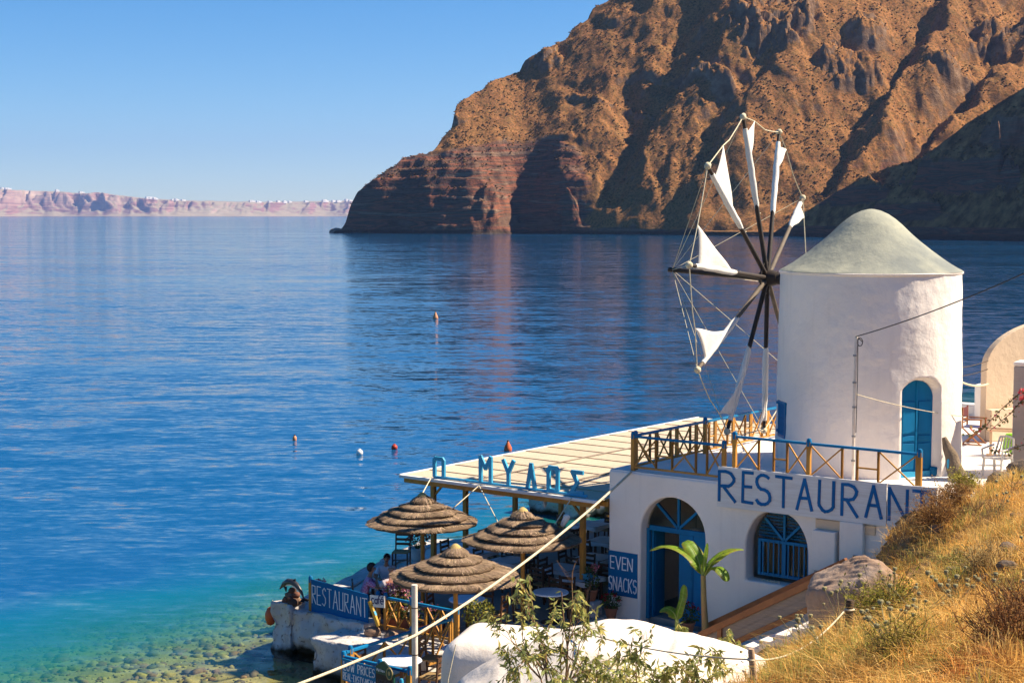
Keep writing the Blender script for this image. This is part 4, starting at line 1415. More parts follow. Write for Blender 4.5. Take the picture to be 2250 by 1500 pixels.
# ================================================================== STRAW PARASOLS
def parasol(label, X, Y, zrim, zap, rad, zbase, seed, lean=(0, 0)):
    rg = np.random.default_rng(seed)
    t = thing('straw_parasol', label, 'parasol', (X, Y, zbase), 0.0, 'straw parasols on the quay')
    hh = zap - zbase
    MB().tube([(0, 0, 0), (lean[0], lean[1], hh - .12)], .052, 12).build('pole', M['ochre'], t, smooth=True)
    H_ = zap - zrim
    tiers = 5
    for k in range(tiers):
        # every tier is a flat cone whose edge overhangs the next one
        e_f = lambda q: ((q + 1) / tiers) ** .95
        e_z = lambda q: hh - H_ * ((q + 1) / tiers) ** 1.02
        r1_, z1_ = rad * e_f(k), e_z(k)
        r0_, z0_ = (rad * e_f(k - 1) * .78, e_z(k - 1) - .062) if k else (.03, hh + .03)
        f0, f1 = 0.0, 1.0
        prof = lambda f: (r0_ + (r1_ - r0_) * f, z0_ + (z1_ - z0_) * (.82 * f + .18 * f ** 3))
        ns = int(1100 + 900 * (k + 1))
        V_, F_, C_ = [], [], []
        # under-skin
        m_ = 64
        lay = 0.0
        ring = []
        for f, dz in ((f0 + .002, .0), (.5, .014), (.95, 0.006), (.985, -.015), (.96, -.055), (.02, -.06)):
            r_, z_ = prof(max(f, .005))
            ring.append([(r_ * math.cos(2 * math.pi * j / m_) * (1 + .018 * math.sin(j * 1.7 + k)), r_ * math.sin(2 * math.pi * j / m_) * (1 + .018 * math.sin(j * 1.7 + k)), z_ + dz + lay) for j in range(m_)])
        for rr in ring: V_ += rr
        for i in range(len(ring) - 1):
            for j in range(m_):
                F_.append((i * m_ + j, i * m_ + (j + 1) % m_, (i + 1) * m_ + (j + 1) % m_))
                F_.append((i * m_ + j, (i + 1) * m_ + (j + 1) % m_, (i + 1) * m_ + j))
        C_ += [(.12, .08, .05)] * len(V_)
        base = np.array([.31, .222, .145])
        for i in range(ns):
            a = rg.uniform(0, 2 * math.pi)
            fa = f0 + (f1 - f0) * rg.uniform(-.02, .72)
            fb = min(fa + rg.uniform(.35, .7), 1.0 + rg.uniform(-.03, .05))
            ra, za = prof(max(fa, .004))
            rb, zb_ = prof(fb)
            rag = .012 * math.sin(round(a * 6) * 2.7 + k)
            da = rg.normal(0, .035)
            w = rg.uniform(.003, .0075)
            up = rg.uniform(.008, .03)
            drop = rg.uniform(.0, .035) if fb > .95 else 0
            p = (ra * math.cos(a), ra * math.sin(a), za + lay + up)
            q = ((rb + rag) * math.cos(a + da), (rb + rag) * math.sin(a + da), zb_ + lay + up * .8 - drop)
            tx, ty = -math.sin(a) * w, math.cos(a) * w
            o_ = len(V_)
            wv_ = 1 + .030 * math.sin(2 * a + seed * 1.7 + k) + .022 * math.sin(5 * a + seed + k * 2.1)
            sg_ = .022 * math.sin(3 * a + seed * 2.3 + k * 1.3) + (rg.uniform(0, .03) if rg.random() < .04 else 0)
            q = (q[0] * wv_, q[1] * wv_, q[2] + sg_)
            V_ += [(p[0] - tx * .8, p[1] - ty * .8, p[2]), (p[0] + tx * .8, p[1] + ty * .8, p[2]), (q[0] + tx, q[1] + ty, q[2]), (q[0] - tx, q[1] - ty, q[2])]
            F_ += [(o_, o_ + 1, o_ + 2), (o_, o_ + 2, o_ + 3)]
            c = base * rg.choice([.62, .85, 1.0, 1.2, 1.45]) * rg.uniform(.85, 1.15) * np.array([1, rg.uniform(.92, 1.04), rg.uniform(.85, 1.1)])
            c = c * (1 + .28 * math.sin(a * 29 + k * 2 + seed) * math.sin(a * 11 + seed))
            C_ += [tuple(c)] * 4
        np_mesh('thatch_tier', np.array(V_), np.array(F_), M['tint_straw'], t, colors=np.array(C_))
    MB().lathe([(.13, hh + .015), (.09, hh + .06), (.04, hh + .095), (.003, hh + .10)], 12).build('straw_cap', mat('pale_straw_cap', (.50, .36, .14), (.4, .27, .1), .9, 20), t, smooth=True)
    for j in range(6):
        a = j * math.pi / 3
        MB().tube([(.05 * math.cos(a), .05 * math.sin(a), hh - .25), (rad * .9 * math.cos(a), rad * .9 * math.sin(a), zrim - zbase + .02)], .016, 6).build('rib', M['old_wood'], t)
    return t


parasol('straw parasol farthest left, standing by the potted red geranium', -2.19, 38.5, 2.93, 3.55, 1.36, FLOOR, 1)
parasol('straw parasol in the middle of the dining floor nearest the EVEN SNACKS panel', .25, 37.0, 2.80, 3.46, 1.37, FLOOR, 2)
parasol('straw parasol in front, half in shadow behind the white pole', -1.22, 33.9, 2.62, 3.24, 1.38, .52, 3)
# ================================================================== WINDMILL
MX, MY, MR = 8.60, 38.25, 2.145
RIM = 9.07
mill = thing('windmill', 'round whitewashed windmill with grey-green cone roof and eight furled white sails', 'windmill', (MX, MY, 0), 0.0)
camdir = math.atan2(-MY, -MX)
door_a = camdir + R(34.5)
shut_a = camdir - R(71)
DWH = .46          # half width of the door niche
Z0, ZS, ZT = TERR + .02, TERR + 1.82, TERR + 2.30


def mill_wall():
    na, nz = 240, 96
    A = np.linspace(0, 2 * math.pi, na, endpoint=False)
    zs_ = np.linspace(TERR - .1, RIM, nz)
    AA, ZZ = np.meshgrid(A, zs_)
    f = (ZZ - TERR) / (RIM - TERR)
    rr = MR * (1.03 - .035 * f + .02 * np.clip(.25 - f, 0, 1)) + .018 * fbm(AA * 2.2 + 5, ZZ * .7, 4) + .006 * fbm(AA * 9, ZZ * 4, 3)
    # niche of the door, soft plastered edge
    da = (AA - door_a + np.pi) % (2 * np.pi) - np.pi
    x = da * MR
    ztop = ZS + (ZT - ZS) * np.sqrt(np.clip(1 - (x / (DWH + .10)) ** 2, 0, 1))
    dx = (DWH + .07) - np.abs(x)
    dzz = ztop + .03 - ZZ
    ins = np.clip(np.minimum(dx, dzz) / .06, 0, 1)
    rr = rr - .30 * ins * (ZZ > TERR - .2)
    # niche of the shutter
    ds = ((AA - shut_a + np.pi) % (2 * np.pi) - np.pi) * MR
    ins2 = np.clip(np.minimum(.42 - np.abs(ds), .47 - np.abs(ZZ - (TERR + 1.15))) / .06, 0, 1)
    rr = rr - .10 * ins2
    X, Y = rr * np.cos(AA), rr * np.sin(AA)
    i = (np.arange(nz - 1)[:, None] * na + np.arange(na)[None]).ravel()
    j = (np.arange(nz - 1)[:, None] * na + (np.arange(na)[None] + 1) % na).ravel()
    F_ = np.stack([i, j, j + na, i + na], 1)
    o = np_mesh('tower_wall', np.stack([X, Y, ZZ], -1).reshape(-1, 3), F_, M['plaster'], mill, smooth=True)
    return o


mill_wall()
prof = [(MR * .99, RIM - .06), (MR * 1.004, RIM + .0), (MR * .985, RIM + .03)] + [(MR * r_, RIM + 1.47 * h_) for r_, h_ in ((.945, .05), (.865, .12), (.785, .20), (.66, .335), (.54, .475), (.435, .61), (.345, .74), (.265, .84), (.19, .915), (.105, .972), (.04, .995), (.002, 1.0))]
MB().lathe(prof, 96, wob=lambda a, z: 1 + .006 * math.sin(3 * a + z) + .004 * math.sin(7 * a)).build('cone_roof', M['dome'], mill, smooth=True)
MB().lathe([(MR * .998, RIM - .07), (MR * 1.008, RIM - .05), (MR * 1.010, RIM - .015), (MR * .995, RIM + .0)], 96).build('roof_rim', M['plaster'], mill, smooth=True)


def radial(a, r, tang=0.0):
    return Vector((math.cos(a) * r - math.sin(a) * tang, math.sin(a) * r + math.cos(a) * tang, 0))


# door in the niche (local frame: x along the wall to the right, y inwards)
dm = thing('tmp', '', '')
bpy.data.objects.remove(dm)


def wall_mesh(mb, a, r):
    """turn x (right as seen from outside), y (inwards), z into mill coordinates"""
    c, s_ = math.cos(a), math.sin(a)
    mb.v = [(c * (r - y) + s_ * -x * -1 * -1, s_ * (r - y) + c * x * 1, z) if False else (c * (r - y) - s_ * x, s_ * (r - y) + c * x, z) for x, y, z in mb.v]
    return mb


k_ = 18
dp = [(-DWH, Z0), (DWH, Z0)] + [(DWH * math.cos(math.pi * i / k_), ZS - .04 + (ZT - ZS) * math.sin(math.pi * i / k_)) for i in range(k_ + 1)]
RD = MR - .22
mdoor = wall_mesh(MB().plate(dp, 0, .05), door_a, RD).build('door', M['blue'], mill)
for x0, x1, z0, z1 in ((-.38, -.05, .18, .78), (.05, .38, .18, .78), (-.38, -.05, 1.02, 1.75), (.05, .38, 1.02, 1.75), (-.38, -.05, .84, .96), (.05, .38, .84, .96)):
    p_ = wall_mesh(MB().box(x0, x1, -.022, -.001, Z0 + z0, Z0 + z1), door_a, RD).build('door_panel', M['blue'], mdoor, bevel=.008)
wall_mesh(MB().box(-.022, .022, -.03, -.001, Z0 + .02, Z0 + 2.2), door_a, RD).build('door_stile', M['blue'], mdoor)
wall_mesh(MB().box(-DWH, DWH, -.05, -.001, Z0 + .0, Z0 + .13), door_a, RD).build('sunlit_foot_board', M['blue_light'], mdoor)  # paler blue: sunlight on the door foot put into the colour
# louvred shutter
RSH = MR - .03
sm = wall_mesh(MB().box(-.30, -.25, -.03, .02, TERR + .72, TERR + 1.60).box(.25, .30, -.03, .02, TERR + .72, TERR + 1.60).box(-.249, .249, -.03, .02, TERR + .72, TERR + .78).box(-.249, .249, -.03, .02, TERR + 1.54, TERR + 1.60), shut_a, RSH)
sh_ = sm.build('shutter', M['blue'], mill)
for k in range(14):
    z = TERR + .79 + k * .054
    wall_mesh(MB().add([(-.248, -.028, z), (.248, -.028, z), (.248, .012, z + .05), (-.248, .012, z + .05), (-.248, -.022, z - .006), (.248, -.022, z - .006), (.248, .018, z + .044), (-.248, .018, z + .044)],
                       [(0, 1, 2, 3), (7, 6, 5, 4), (0, 4, 5, 1), (2, 6, 7, 3), (1, 5, 6, 2), (0, 3, 7, 4)]), shut_a, RSH).build('slat', M['blue'], sh_)
for z in (TERR + .82, TERR + 1.50):
    wall_mesh(MB().box(-.40, -.29, -.05, -.005, z, z + .06), shut_a, RSH).build('hinge', M['blue'], sh_)

# wheel: axle, bowsprit, ten spars, rolled sails, rim ropes
ax = Vector((-.866, .5, 0))
wv = Vector((.5, .866, 0))
up_ = Vector((0, 0, 1))
HB = ax * (MR + .42) + Vector((0, 0, 8.84))          # hub, in mill coordinates
RW = 4.02
MB().tube([ax * (MR - .5) + Vector((0, 0, 8.78)), HB + ax * .12], [.15, .13], 14).build('axle', M['spar'], mill, smooth=True)
MB().tube([HB + ax * .0, HB + ax * 2.72 + up_ * .16], [.085, .06], 12).build('bowsprit', M['spar'], mill, smooth=True)
hub = MB().lathe([(.02, -.22), (.16, -.22), (.20, -.1), (.20, .12), (.14, .24), (.02, .24)], 12)
q_ = ax.to_track_quat('Z', 'Y').to_matrix()
hub.v = [tuple(q_ @ Vector(p) + HB) for p in hub.v]
hub.build('hub', M['spar'], mill, smooth=True)
SPRIT = HB + ax * 2.62 + up_ * .155
angs = [R(-6 + 36 * k) for k in range(10)]


def on_spar(k, f):
    a = angs[k % 10]
    return HB + (wv * math.cos(a) + up_ * math.sin(a)) * RW * f + ax * (.04 + .36 * f)


tips = [on_spar(k, 1.0) for k in range(10)]
for k in range(10):
    a = angs[k]
    light = k in (0, 1, 9, 6)
    sp_ = MB().tube([on_spar(k, .0), on_spar(k, .5), on_spar(k, 1.0)], [.062, .055, .042], 8).build('spar', M['spar_grey'] if light else M['spar'], mill, smooth=True)
    # cloth rolled on the outer half
    f0 = .42 + .05 * rnd.random()
    if k == 1: f0 = .62
    f1 = .93
    pts, rad = [], []
    for i in range(13):
        f = f0 + (f1 - f0) * i / 12
        pts.append(on_spar(k, f) + Vector((rnd.uniform(-.008, .008), rnd.uniform(-.008, .008), rnd.uniform(-.008, .008))))
        rad.append(.056 + .022 * math.sin(math.pi * (.15 + .8 * i / 12)) + rnd.uniform(-.005, .005))
    rad[0] = .05
    roll = MB().tube(pts, rad, 10).build('rolled_sail', M['sailcloth'], mill, smooth=True)
    # loose corner of the sail reaching to the rope of the next spar
    nxt = tips[(k - 1) % 10]
    corner = tips[k].lerp(nxt, {2: .26, 3: .28, 8: .22, 7: .30}.get(k, .40)) - ax * .02
    if k == 1: corner = tips[k].lerp(nxt, .22)
    fa = {4: .60, 5: .47, 2: .73, 3: .74, 7: .62, 8: .70}.get(k, .60)
    A_, B_ = on_spar(k, fa), on_spar(k, .90)
    nn = 10
    vs_, fs_ = [], []
    for i in range(nn + 1):
        for j in range(nn + 1 - i):
            s_, t_ = i / nn, j / nn               # barycentric: corner weight s, B weight t
            w_ = 1 - s_ - t_
            p = A_ * w_ + B_ * t_ + corner * s_
            sag = s_ * w_ * .55 + s_ * t_ * .25
            mid = (A_ + B_) / 2
            p = p + (mid - p) * sag * .55 + ax * (-.22 * s_ * (1 - s_) * (w_ + .3)) + up_ * .012 * math.sin(9 * s_ + 6 * t_)
            vs_.append(p)
    idx = {}
    c_ = 0
    for i in range(nn + 1):
        for j in range(nn + 1 - i):
            idx[i, j] = c_
            c_ += 1
    for i in range(nn):
        for j in range(nn - i):
            fs_.append((idx[i, j], idx[i + 1, j], idx[i, j + 1]))
            if j < nn - i - 1:
                fs_.append((idx[i + 1, j], idx[i + 1, j + 1], idx[i, j + 1]))
    fl = MB().add(vs_, fs_)
    o_ = fl.build('sail_flap', M['sailcloth'], roll, smooth=True)
    sol = o_.modifiers.new('thick', 'SOLIDIFY')
    sol.thickness = .012
    # rope from tip to tip and knot
    d_ = nxt - tips[k]
    rope = [tips[k] + d_ * f + up_ * (-.10 * math.sin(math.pi * f)) for f in (0, .2, .4, .6, .8, 1)]
    rope[1], rope[2] = tips[k].lerp(corner, .5), corner
    MB().tube(rope, .014, 6).build('rim_rope', M['rope'], mill)
    MB().ico(tuple(tips[k]), .085, 2, .12, (1, 1, 1), 50 + k).build('knot', M['rope'], sp_, smooth=True)
    MB().tube([SPRIT, tips[k]], .0075, 5).build('stay_rope', M['rope'], mill)
    MB().tube([on_spar(k, f0 - .02) + up_ * .07, on_spar(k, f0 - .02) + wv * .10 - up_ * .03, on_spar(k, f0 - .03) + wv * .16 + up_ * .04], .012, 5).build('tie', M['rope'], roll)
for k in range(10):     # lashings round the hub
    MB().bar(on_spar(k, .10), on_spar(k + 1, .10), .035, .035).build('hub_brace', M['spar'], mill)

# pale bamboo stick leaning by the wheel
o = MB().tube([(0, 0, 0), (.38, .25, .98)], .022, 6).build('bamboo_stick', M['pale_wood'])
o.location = B(.85, 6.9, TERR + .03)
tag(o, 'pale bamboo stick leaning between the side railing and the mill', 'stick')

# ================================================================== TERRACE POLE AND CABLE
up = thing('utility_pole', 'thin pale pipe pole standing in front of the mill with a cable from its top', 'pole', B(5.66, 1.36, TERR + .02))
MB().tube([(0, 0, 0), (-.01, 0, 1.6), (.02, 0, 3.36)], [.036, .034, .032], 10).build('pole_shaft', M['pipe'], up, smooth=True)
for z in (.55, 1.1, 1.75, 2.3, 2.9):
    MB().lathe([(.045, z), (.047, z + .02), (.045, z + .04)], 10, (-.005, 0, 0)).build('clamp', M['metal'], up)
loop = [(.10 + .06 * math.cos(t * .55), .02 * math.sin(t * .3), 3.22 + .09 * math.sin(t * .55)) for t in range(24)]
MB().tube([(.03, 0, 3.34)] + loop, .010, 6).build('cable_coil', M['cable'], up)
MB().tube([(.05, -.02, 3.3), (.055, -.02, 2.5), (.04, -.02, 1.2)], .009, 6).build('down_cable', M['cable'], up)


def hang(p, q, sag, n=24):
    p, q = Vector(p), Vector(q)
    return [p.lerp(q, i / n) + Vector((0, 0, -4 * sag * (i / n) * (1 - i / n))) for i in range(n + 1)]


pt = Vector(B(5.66, 1.36, TERR + 3.36))
o = MB().tube(hang(pt, (9.6, 21.0, 11.1), .22), .012, 6).build('power_cable', M['cable'])
tag(o, 'black cable rising from the terrace pole out of the picture to the right', 'cable')
o = MB().tube(hang(pt - Vector((-.03, 0, 1.28)), (MX + 2.0, MY - 1.25, TERR + 1.35), .06), .009, 5).build('wash_line', M['rope'])
tag(o, 'thin pale line from the terrace pole to the mill beside its door', 'line')

# ================================================================== RIGHT END OF THE TERRACE
vb = thing('vaulted_house', 'cream vaulted house at the right edge behind the terrace', 'building', (12.66, 42.3, TERR + .03), R(24))
vp = [(0, 0), (0, 1.95)] + [(2.6 - 2.6 * math.cos(math.pi * i / 30), 1.95 + 1.25 * math.sin(math.pi * i / 30)) for i in range(1, 30)] + [(5.2, 1.95), (5.2, 0)]
MB().plate(vp, 0, .22).build('vault', M['plaster_cream'], vb, bevel=.03)
MB().box(-.02, .9, -.25, -.035, 0, .85).build('bench', M['plaster_cream'], vb, bevel=.02)
pl = thing('gate_pillar', 'grey plastered gate pillar with white top at the right edge', 'pillar', (11.72, 37.05, TERR + .03), R(-30))
MB().box(0, .75, 0, .6, -.2, 2.50).build('pillar_body', M['plaster_grey'], pl, bevel=.02)
MB().box(-.01, .76, -.01, .61, 2.502, 2.60).build('pillar_top', M['plaster'], pl, bevel=.03)
pw = thing_b('terrace_parapet', 'low rounded white parapet at the sea end of the terrace', 'wall', 0, 0, TERR + .02)
rough_block('parapet_wall', 1.6, 7.6, 14.9, 15.3, 0, .36, .05, M['plaster'], pw, (50, 4, 5), 71)
MB().box(3.35, 3.75, 14.2, 14.85, .0, 1.05).build('parapet_post', M['plaster'], pw, bevel=.06, seg=3)
MB().lathe([(.06, .36), (.05, .45), (.09, .62), (.02, .66)], 8, (2.45, 15.1, 0)).build('finial', M['plaster'], pw, smooth=True)
o = MB().tube(hang((MX + 2.1, MY + .75, 6.55), (12.7, 42.3, 5.9), .16), .026, 8).build('hose', M['rope'])
tag(o, 'thick pale hose slung from the mill to the vaulted house', 'hose')
for dz, lab in ((0, 'upper of the thin lines with pegs between mill and vaulted house'), (.22, 'lower of the thin lines between mill and vaulted house')):
    o = MB().tube(hang((MX + 2.1, MY + .9, 6.62 - dz), (12.7, 42.32, 6.52 - dz), .05), .012, 5).build('clothes_line', M['old_wood'])
    tag(o, lab, 'line')

# canvas director's chair
dc = thing('folding_chair', "dark wooden folding chair with navy canvas seat on the terrace", 'chair', (12.18, 41.7, TERR + .03), R(60))
for x in (-.26, .26):
    MB().bar((x, -.25, 0), (x, .25, .46), .03, .045, (1, 0, 0)).build('leg', M['brown_wood'], dc)
    MB().bar((x + .03, .25, 0), (x + .03, -.25, .46), .03, .045, (1, 0, 0)).build('leg', M['brown_wood'], dc)
    MB().box(x - .02, x + .02, .22, .26, .44, .98).build('back_post', M['brown_wood'], dc)
    MB().box(x - .02, x + .02, -.26, -.22, .44, .66).build('arm_post', M['brown_wood'], dc)
    MB().box(x - .035, x + .035, -.28, .2, .661, .69).build('arm', M['brown_wood'], dc)
    MB().box(x - .02, x + .02, -.28, .28, .0, .03).build('foot', M['brown_wood'], dc)
MB().box(-.24, .24, -.24, .24, .45, .475).build('seat', M['navy'], dc)
MB().box(-.28, .28, .225, .245, .72, .96).build('backrest', M['maroon'], dc)
for z in (.56, .64): MB().box(-.24, .24, .23, .25, z, z + .03).build('slat', M['brown_wood'], dc)

# crate-like pale frame, board, green flag and lime bag
fr = thing('pale_wood_frame', 'pale wooden crate frame lying on the terrace by the gate pillar', 'frame', (12.0, 39.6, TERR + .03), R(-22))
for x in (0, .62, 1.22): MB().box(x - .03, x + .03, -.03, .03, 0, .62).build('upright', M['pale_wood'], fr)
for z in (.0, .62): MB().box(-.1, 1.5, -.032, .032, z + .001, z + .05).build('rail', M['pale_wood'], fr)
MB().box(-.1, 1.5, .30, .36, .62, .67).build('rail', M['pale_wood'], fr)
MB().bar((1.22, -.02, .05), (1.5, -.02, .6), .03, .04, (0, 1, 0)).build('brace', M['plastic'], fr)
o = MB().box(.55, 1.6, .45, .50, .70, 1.35).box(.6, 1.5, .34, .4, .12, .24).build('leaning_board', M['plastic'])
o.location, o.rotation_euler = (12.0, 39.75, TERR + .03), (0, 0, R(-22))
tag(o, 'white board standing behind the pale wooden frame', 'board')
o = MB().plate([(0, .5), (.42, .5), (.34, .05), (.16, .0)], 0, .02).build('green_flag', M['green_cloth'])
MB().bar((.0, -.012, .5), (.36, -.012, .06), .012, .05, (0, 1, 0)).build('white_stripe', M['letter_white'], o)
o.location, o.rotation_euler = (12.58, 39.78, TERR + .78), (0, 0, R(-22))
tag(o, 'green cloth with a white diagonal stripe hanging on the white board', 'cloth')
o = MB().lathe([(.02, 0), (.17, 0), (.19, .1), (.15, .32), (.10, .45), (.02, .47)], 10, wob=lambda a, z: 1 + .1 * math.sin(3 * a)).build('lime_bag', M['lime'], smooth=True)
o.location = (12.05, 38.2, TERR + .33)
tag(o, 'lime green bag on the white chair seat', 'bag')

# white plastic armchair
pc = thing('plastic_armchair', 'cream white plastic armchair at the top of the dry slope', 'chair', (11.25, 36.55, TERR + .03), R(-50))
for x in (-.25, .25):
    MB().bar((x, -.24, 0), (x * .92, -.2, .42), .045, .045).build('leg', M['plastic'], pc)
    MB().bar((x, .26, 0), (x * .92, .2, .42), .045, .045).build('leg', M['plastic'], pc)
    MB().tube([(x, -.22, .40), (x * 1.08, -.24, .62), (x * 1.1, .0, .65), (x * 1.02, .22, .68)], .026, 8).build('arm', M['plastic'], pc, smooth=True)
    MB().tube([(x * .9, .2, .4), (x * .86, .28, .62), (x * .7, .34, .86)], .024, 8).build('back_post', M['plastic'], pc, smooth=True)
MB().box(-.24, .24, -.24, .22, .40, .435).build('seat', M['plastic'], pc, bevel=.015)
for x in (-.12, -.04, .04, .12): MB().tube([(x, .21, .43), (x, .27, .6), (x * .9, .335, .84)], .016, 6).build('back_slat', M['plastic'], pc)
MB().tube([(-.175, .34, .86), (0, .355, .89), (.175, .34, .86)], .028, 8).build('top_rail', M['plastic'], pc, smooth=True)

# driftwood figure leaning by the mill, and a blue pot
dw = thing('driftwood_log', 'grey weathered driftwood log with flakes of blue paint leaning by the mill', 'driftwood', (10.12, 35.95, TERR - .1))
pts = [(.20, -.25, -.35), (.10, -.1, .02), (.02, .0, .25), (-.06, .06, .48), (-.08, .1, .66), (-.17, .16, .86), (-.24, .2, 1.08)]
MB().tube(pts, [.20, .22, .20, .17, .15, .11, .05], 14).build('log', mat('driftwood_bark', (.25, .185, .12), (.13, .10, .075), .95, 5, (3, 3, .6), 1.0, 12, .05), dw, smooth=True)
MB().lathe([(.225, .12), (.235, .16), (.225, .2)], 14, (.05, -.08, 0)).build('band', M['rope'], dw)
for (x, y, z, r_) in ((-.19, -.03, .5, .07), (-.12, -.2, .05, .09), (.1, -.24, -.1, .08)):
    MB().ico((x, y, z), r_, 2, .25, (.5, .5, 1.6), 5).build('blue_flake', M['blue_light'], dw)
bp = thing('blue_pot', 'little blue pot at the foot of the mill beside the driftwood', 'pot', (9.78, 36.6, TERR + .02))
MB().lathe([(.07, 0), (.10, .05), (.11, .2), (.09, .22)], 12).build('pot_body', M['blue'], bp, smooth=True)
MB().lathe([(.08, .2), (.09, .19), (.02, .21)], 12).build('soil', M['terracotta'], bp)
# ================================================================== RAILS AND SIGNS ON THE QUAY
railing('quay_railing', 'ochre and blue railing along the terrace edge behind the stone ledge', (-3.55, -4.32), (-1.12, -4.32), FLOOR + .0, .80, (0.02, .12, .45, 1),
        [(.13, .28, 'X'), (.28, .44, 'X'), (.46, .62, 'H'), (.62, .8, 'X'), (.8, .99, 'X')], M['ochre'], M['blue'], True, .08)
t_ = railing('quay_railing', 'dark blue topped railing running down from the terrace to the lower platform', (-1.16, -4.42), (-1.16, -7.85), .52, .98, (0.01, .40, .96),
        [(.03, .2, 'X'), (.2, .38, 'X'), (.42, .66, 'X'), (.66, .94, 'X')], M['ochre'], M['blue'], True, .085)
t_ = railing('quay_railing', 'ochre and blue railing carrying the LOW PRICES sign at the bottom', (-1.16, -7.95), (.70, -7.95), .52, .92, (0.02, .56, .99),
        [(.05, .3, 'X'), (.3, .54, 'X'), (.6, .95, 'X')], M['ochre'], M['blue'], True, .09)

# blue RESTAURANT panel on the sea wall
t_ = thing_b('blue_restaurant_sign', 'blue panel with thin white squared letters RESTAURANT on the sea wall', 'sign', -5.45, -4.52, 0)
MB().plate([(0, .99), (1.84, .97), (1.84, 1.66), (0, 1.77)], -.02, .0).build('panel', M['blue_sign'], t_)
MB().box(-.085, -.005, -.03, .05, .98, 1.74).build('post', M['ochre'], t_, bevel=.006)
MB().lathe([(.052, 1.68), (.054, 1.80), (.03, 1.84), (.003, 1.85)], 10, (-.045, .01, 0)).build('post_cap', M['blue'], t_, smooth=True)
text_line(t_, 'RESTAURANT', .03, 1.80, 1.20, .43, .022, -.026, -.0205, M['letter_white'], ANG, .006, -.045)
# café plate
t_ = thing_b('cafe_sign', 'small white plate with dark serif word café beside the blue panel', 'sign', -3.58, -4.50, 0)
MB().plate([(0, 1.38), (.46, 1.42), (.46, 1.70), (0, 1.66)], -.015, .0).build('plate', M['board_white'], t_)
CAFE = {'c': [arc(.3, .3, .26, .3, 55, 305)], 'a': [arc(.27, .26, .22, .26, 0, 360), [(.5, .58), (.5, 0)]], 'f': [[(.2, 0), (.2, .75)] + arc(.4, .75, .2, .2, 180, 60), [(.02, .56), (.42, .56)]],
        'e': [[(.05, .3), (.52, .3)] + arc(.28, .3, .25, .3, 0, 300), [(.26, .72), (.42, .88)]]}
x = .045
for ch, w in (('c', .1), ('a', .105), ('f', .075), ('e', .1)):
    m_ = MB()
    for stq in CAFE[ch]:
        p = [(x + a * w * 1.75, 1.47 + (x * .09) + b * .20) for a, b in stq]
        for i, (q, r_) in enumerate(zip(p, p[1:])):
            if math.hypot(q[0] - r_[0], q[1] - r_[1]) < 1e-5: continue
            m_.bar((q[0], -.0165 - .0002 * i, q[1]), (r_[0], -.0165 - .0002 * i, r_[1]), .006, .026, (0, 1, 0)) if False else None
            L = math.hypot(r_[0] - q[0], r_[1] - q[1])
            nx, nz = -(r_[1] - q[1]) / L * .013, (r_[0] - q[0]) / L * .013
            ex, ez = (r_[0] - q[0]) / L * .006, (r_[1] - q[1]) / L * .006
            m_.plate([(q[0] - ex + nx, q[1] - ez + nz), (q[0] - ex - nx, q[1] - ez - nz), (r_[0] + ex - nx, r_[1] + ez - nz), (r_[0] + ex + nx, r_[1] + ez + nz)], -.019 - .0003 * i, -.0155)
    m_.build('letter', M['navy'], t_)
    x += w * 1.02
# LOW PRICES panel
t_ = thing_b('low_prices_sign', 'blue panel with white words LOW PRICES REAL-TASTY-MEALS on the lower railing', 'sign', -1.08, -8.02, .52)
MB().plate([(0, .42), (.96, .34), (.94, .84), (0, .87)], -.02, .0).build('panel', M['blue'], t_)
text_line(t_, 'LOW PRICES', .05, .90, .64, .17, .018, -.026, -.0205, M['letter_white'], None, .003, -.02)
text_line(t_, 'REAL-TASTY-MEALS', .03, .93, .45, .14, .014, -.026, -.0205, M['letter_white'], None, .002, -.06)
# chalk board
t_ = thing_b('menu_chalkboard', 'narrow dark chalkboard with green arched top and round gold badge by the lower railing', 'sign', .24, -8.20, .52, R(-6))
MB().plate([(-.24, .0), (.26, .0), (.26, .88), (.17, .98), (.03, 1.06), (-.02, 1.08), (-.08, 1.05), (-.24, .93)], -.03, .0).build('board', M['black'], t_)
MB().plate([(-.235, .80), (.10, .80), (.17, .98), (.03, 1.06), (-.02, 1.08), (-.08, 1.05), (-.235, .93)], -.036, -.031).build('green_top', M['dark_green'], t_)
m_ = MB()
for k, ch in enumerate('M'):
    pass
wl = MB()
xx = -.20
for gl in ([[(0, 0), (0, 1), (.3, .4), (.6, 1), (.6, 0)]], [[(0, .6), (.2, .1)], [(.45, .6), (.1, -.3)]], [[(.1, .9), (.1, 0), (.3, 0)], [(0, .6), (.3, .6)]], [[(0, 1), (0, 0)], [(0, .5), (.3, .5), (.3, 0)]], [[(0, 0), (0, .6), (.35, .6), (.35, 0), (0, 0)]], [[(.35, .6), (0, .5), (.35, .15), (0, 0)]]):
    for stq in gl:
        for a, b_ in zip(stq, stq[1:]):
            p, q = (xx + a[0] * .055, .855 + a[1] * .055), (xx + b_[0] * .055, .855 + b_[1] * .055)
            L = math.hypot(q[0] - p[0], q[1] - p[1])
            nx, nz = -(q[1] - p[1]) / L * .005, (q[0] - p[0]) / L * .005
            wl.plate([(p[0] + nx, p[1] + nz), (p[0] - nx, p[1] - nz), (q[0] - nx, q[1] - nz), (q[0] + nx, q[1] + nz)], -.040, -.0365)
    xx += .042
wl.build('brand_lettering', M['letter_white'], t_)
MB().plate([(.18 + .095 * math.cos(2 * math.pi * i / 28), .86 + .125 * math.sin(2 * math.pi * i / 28)) for i in range(28)], -.05, -.037).build('badge', M['gold'], t_)
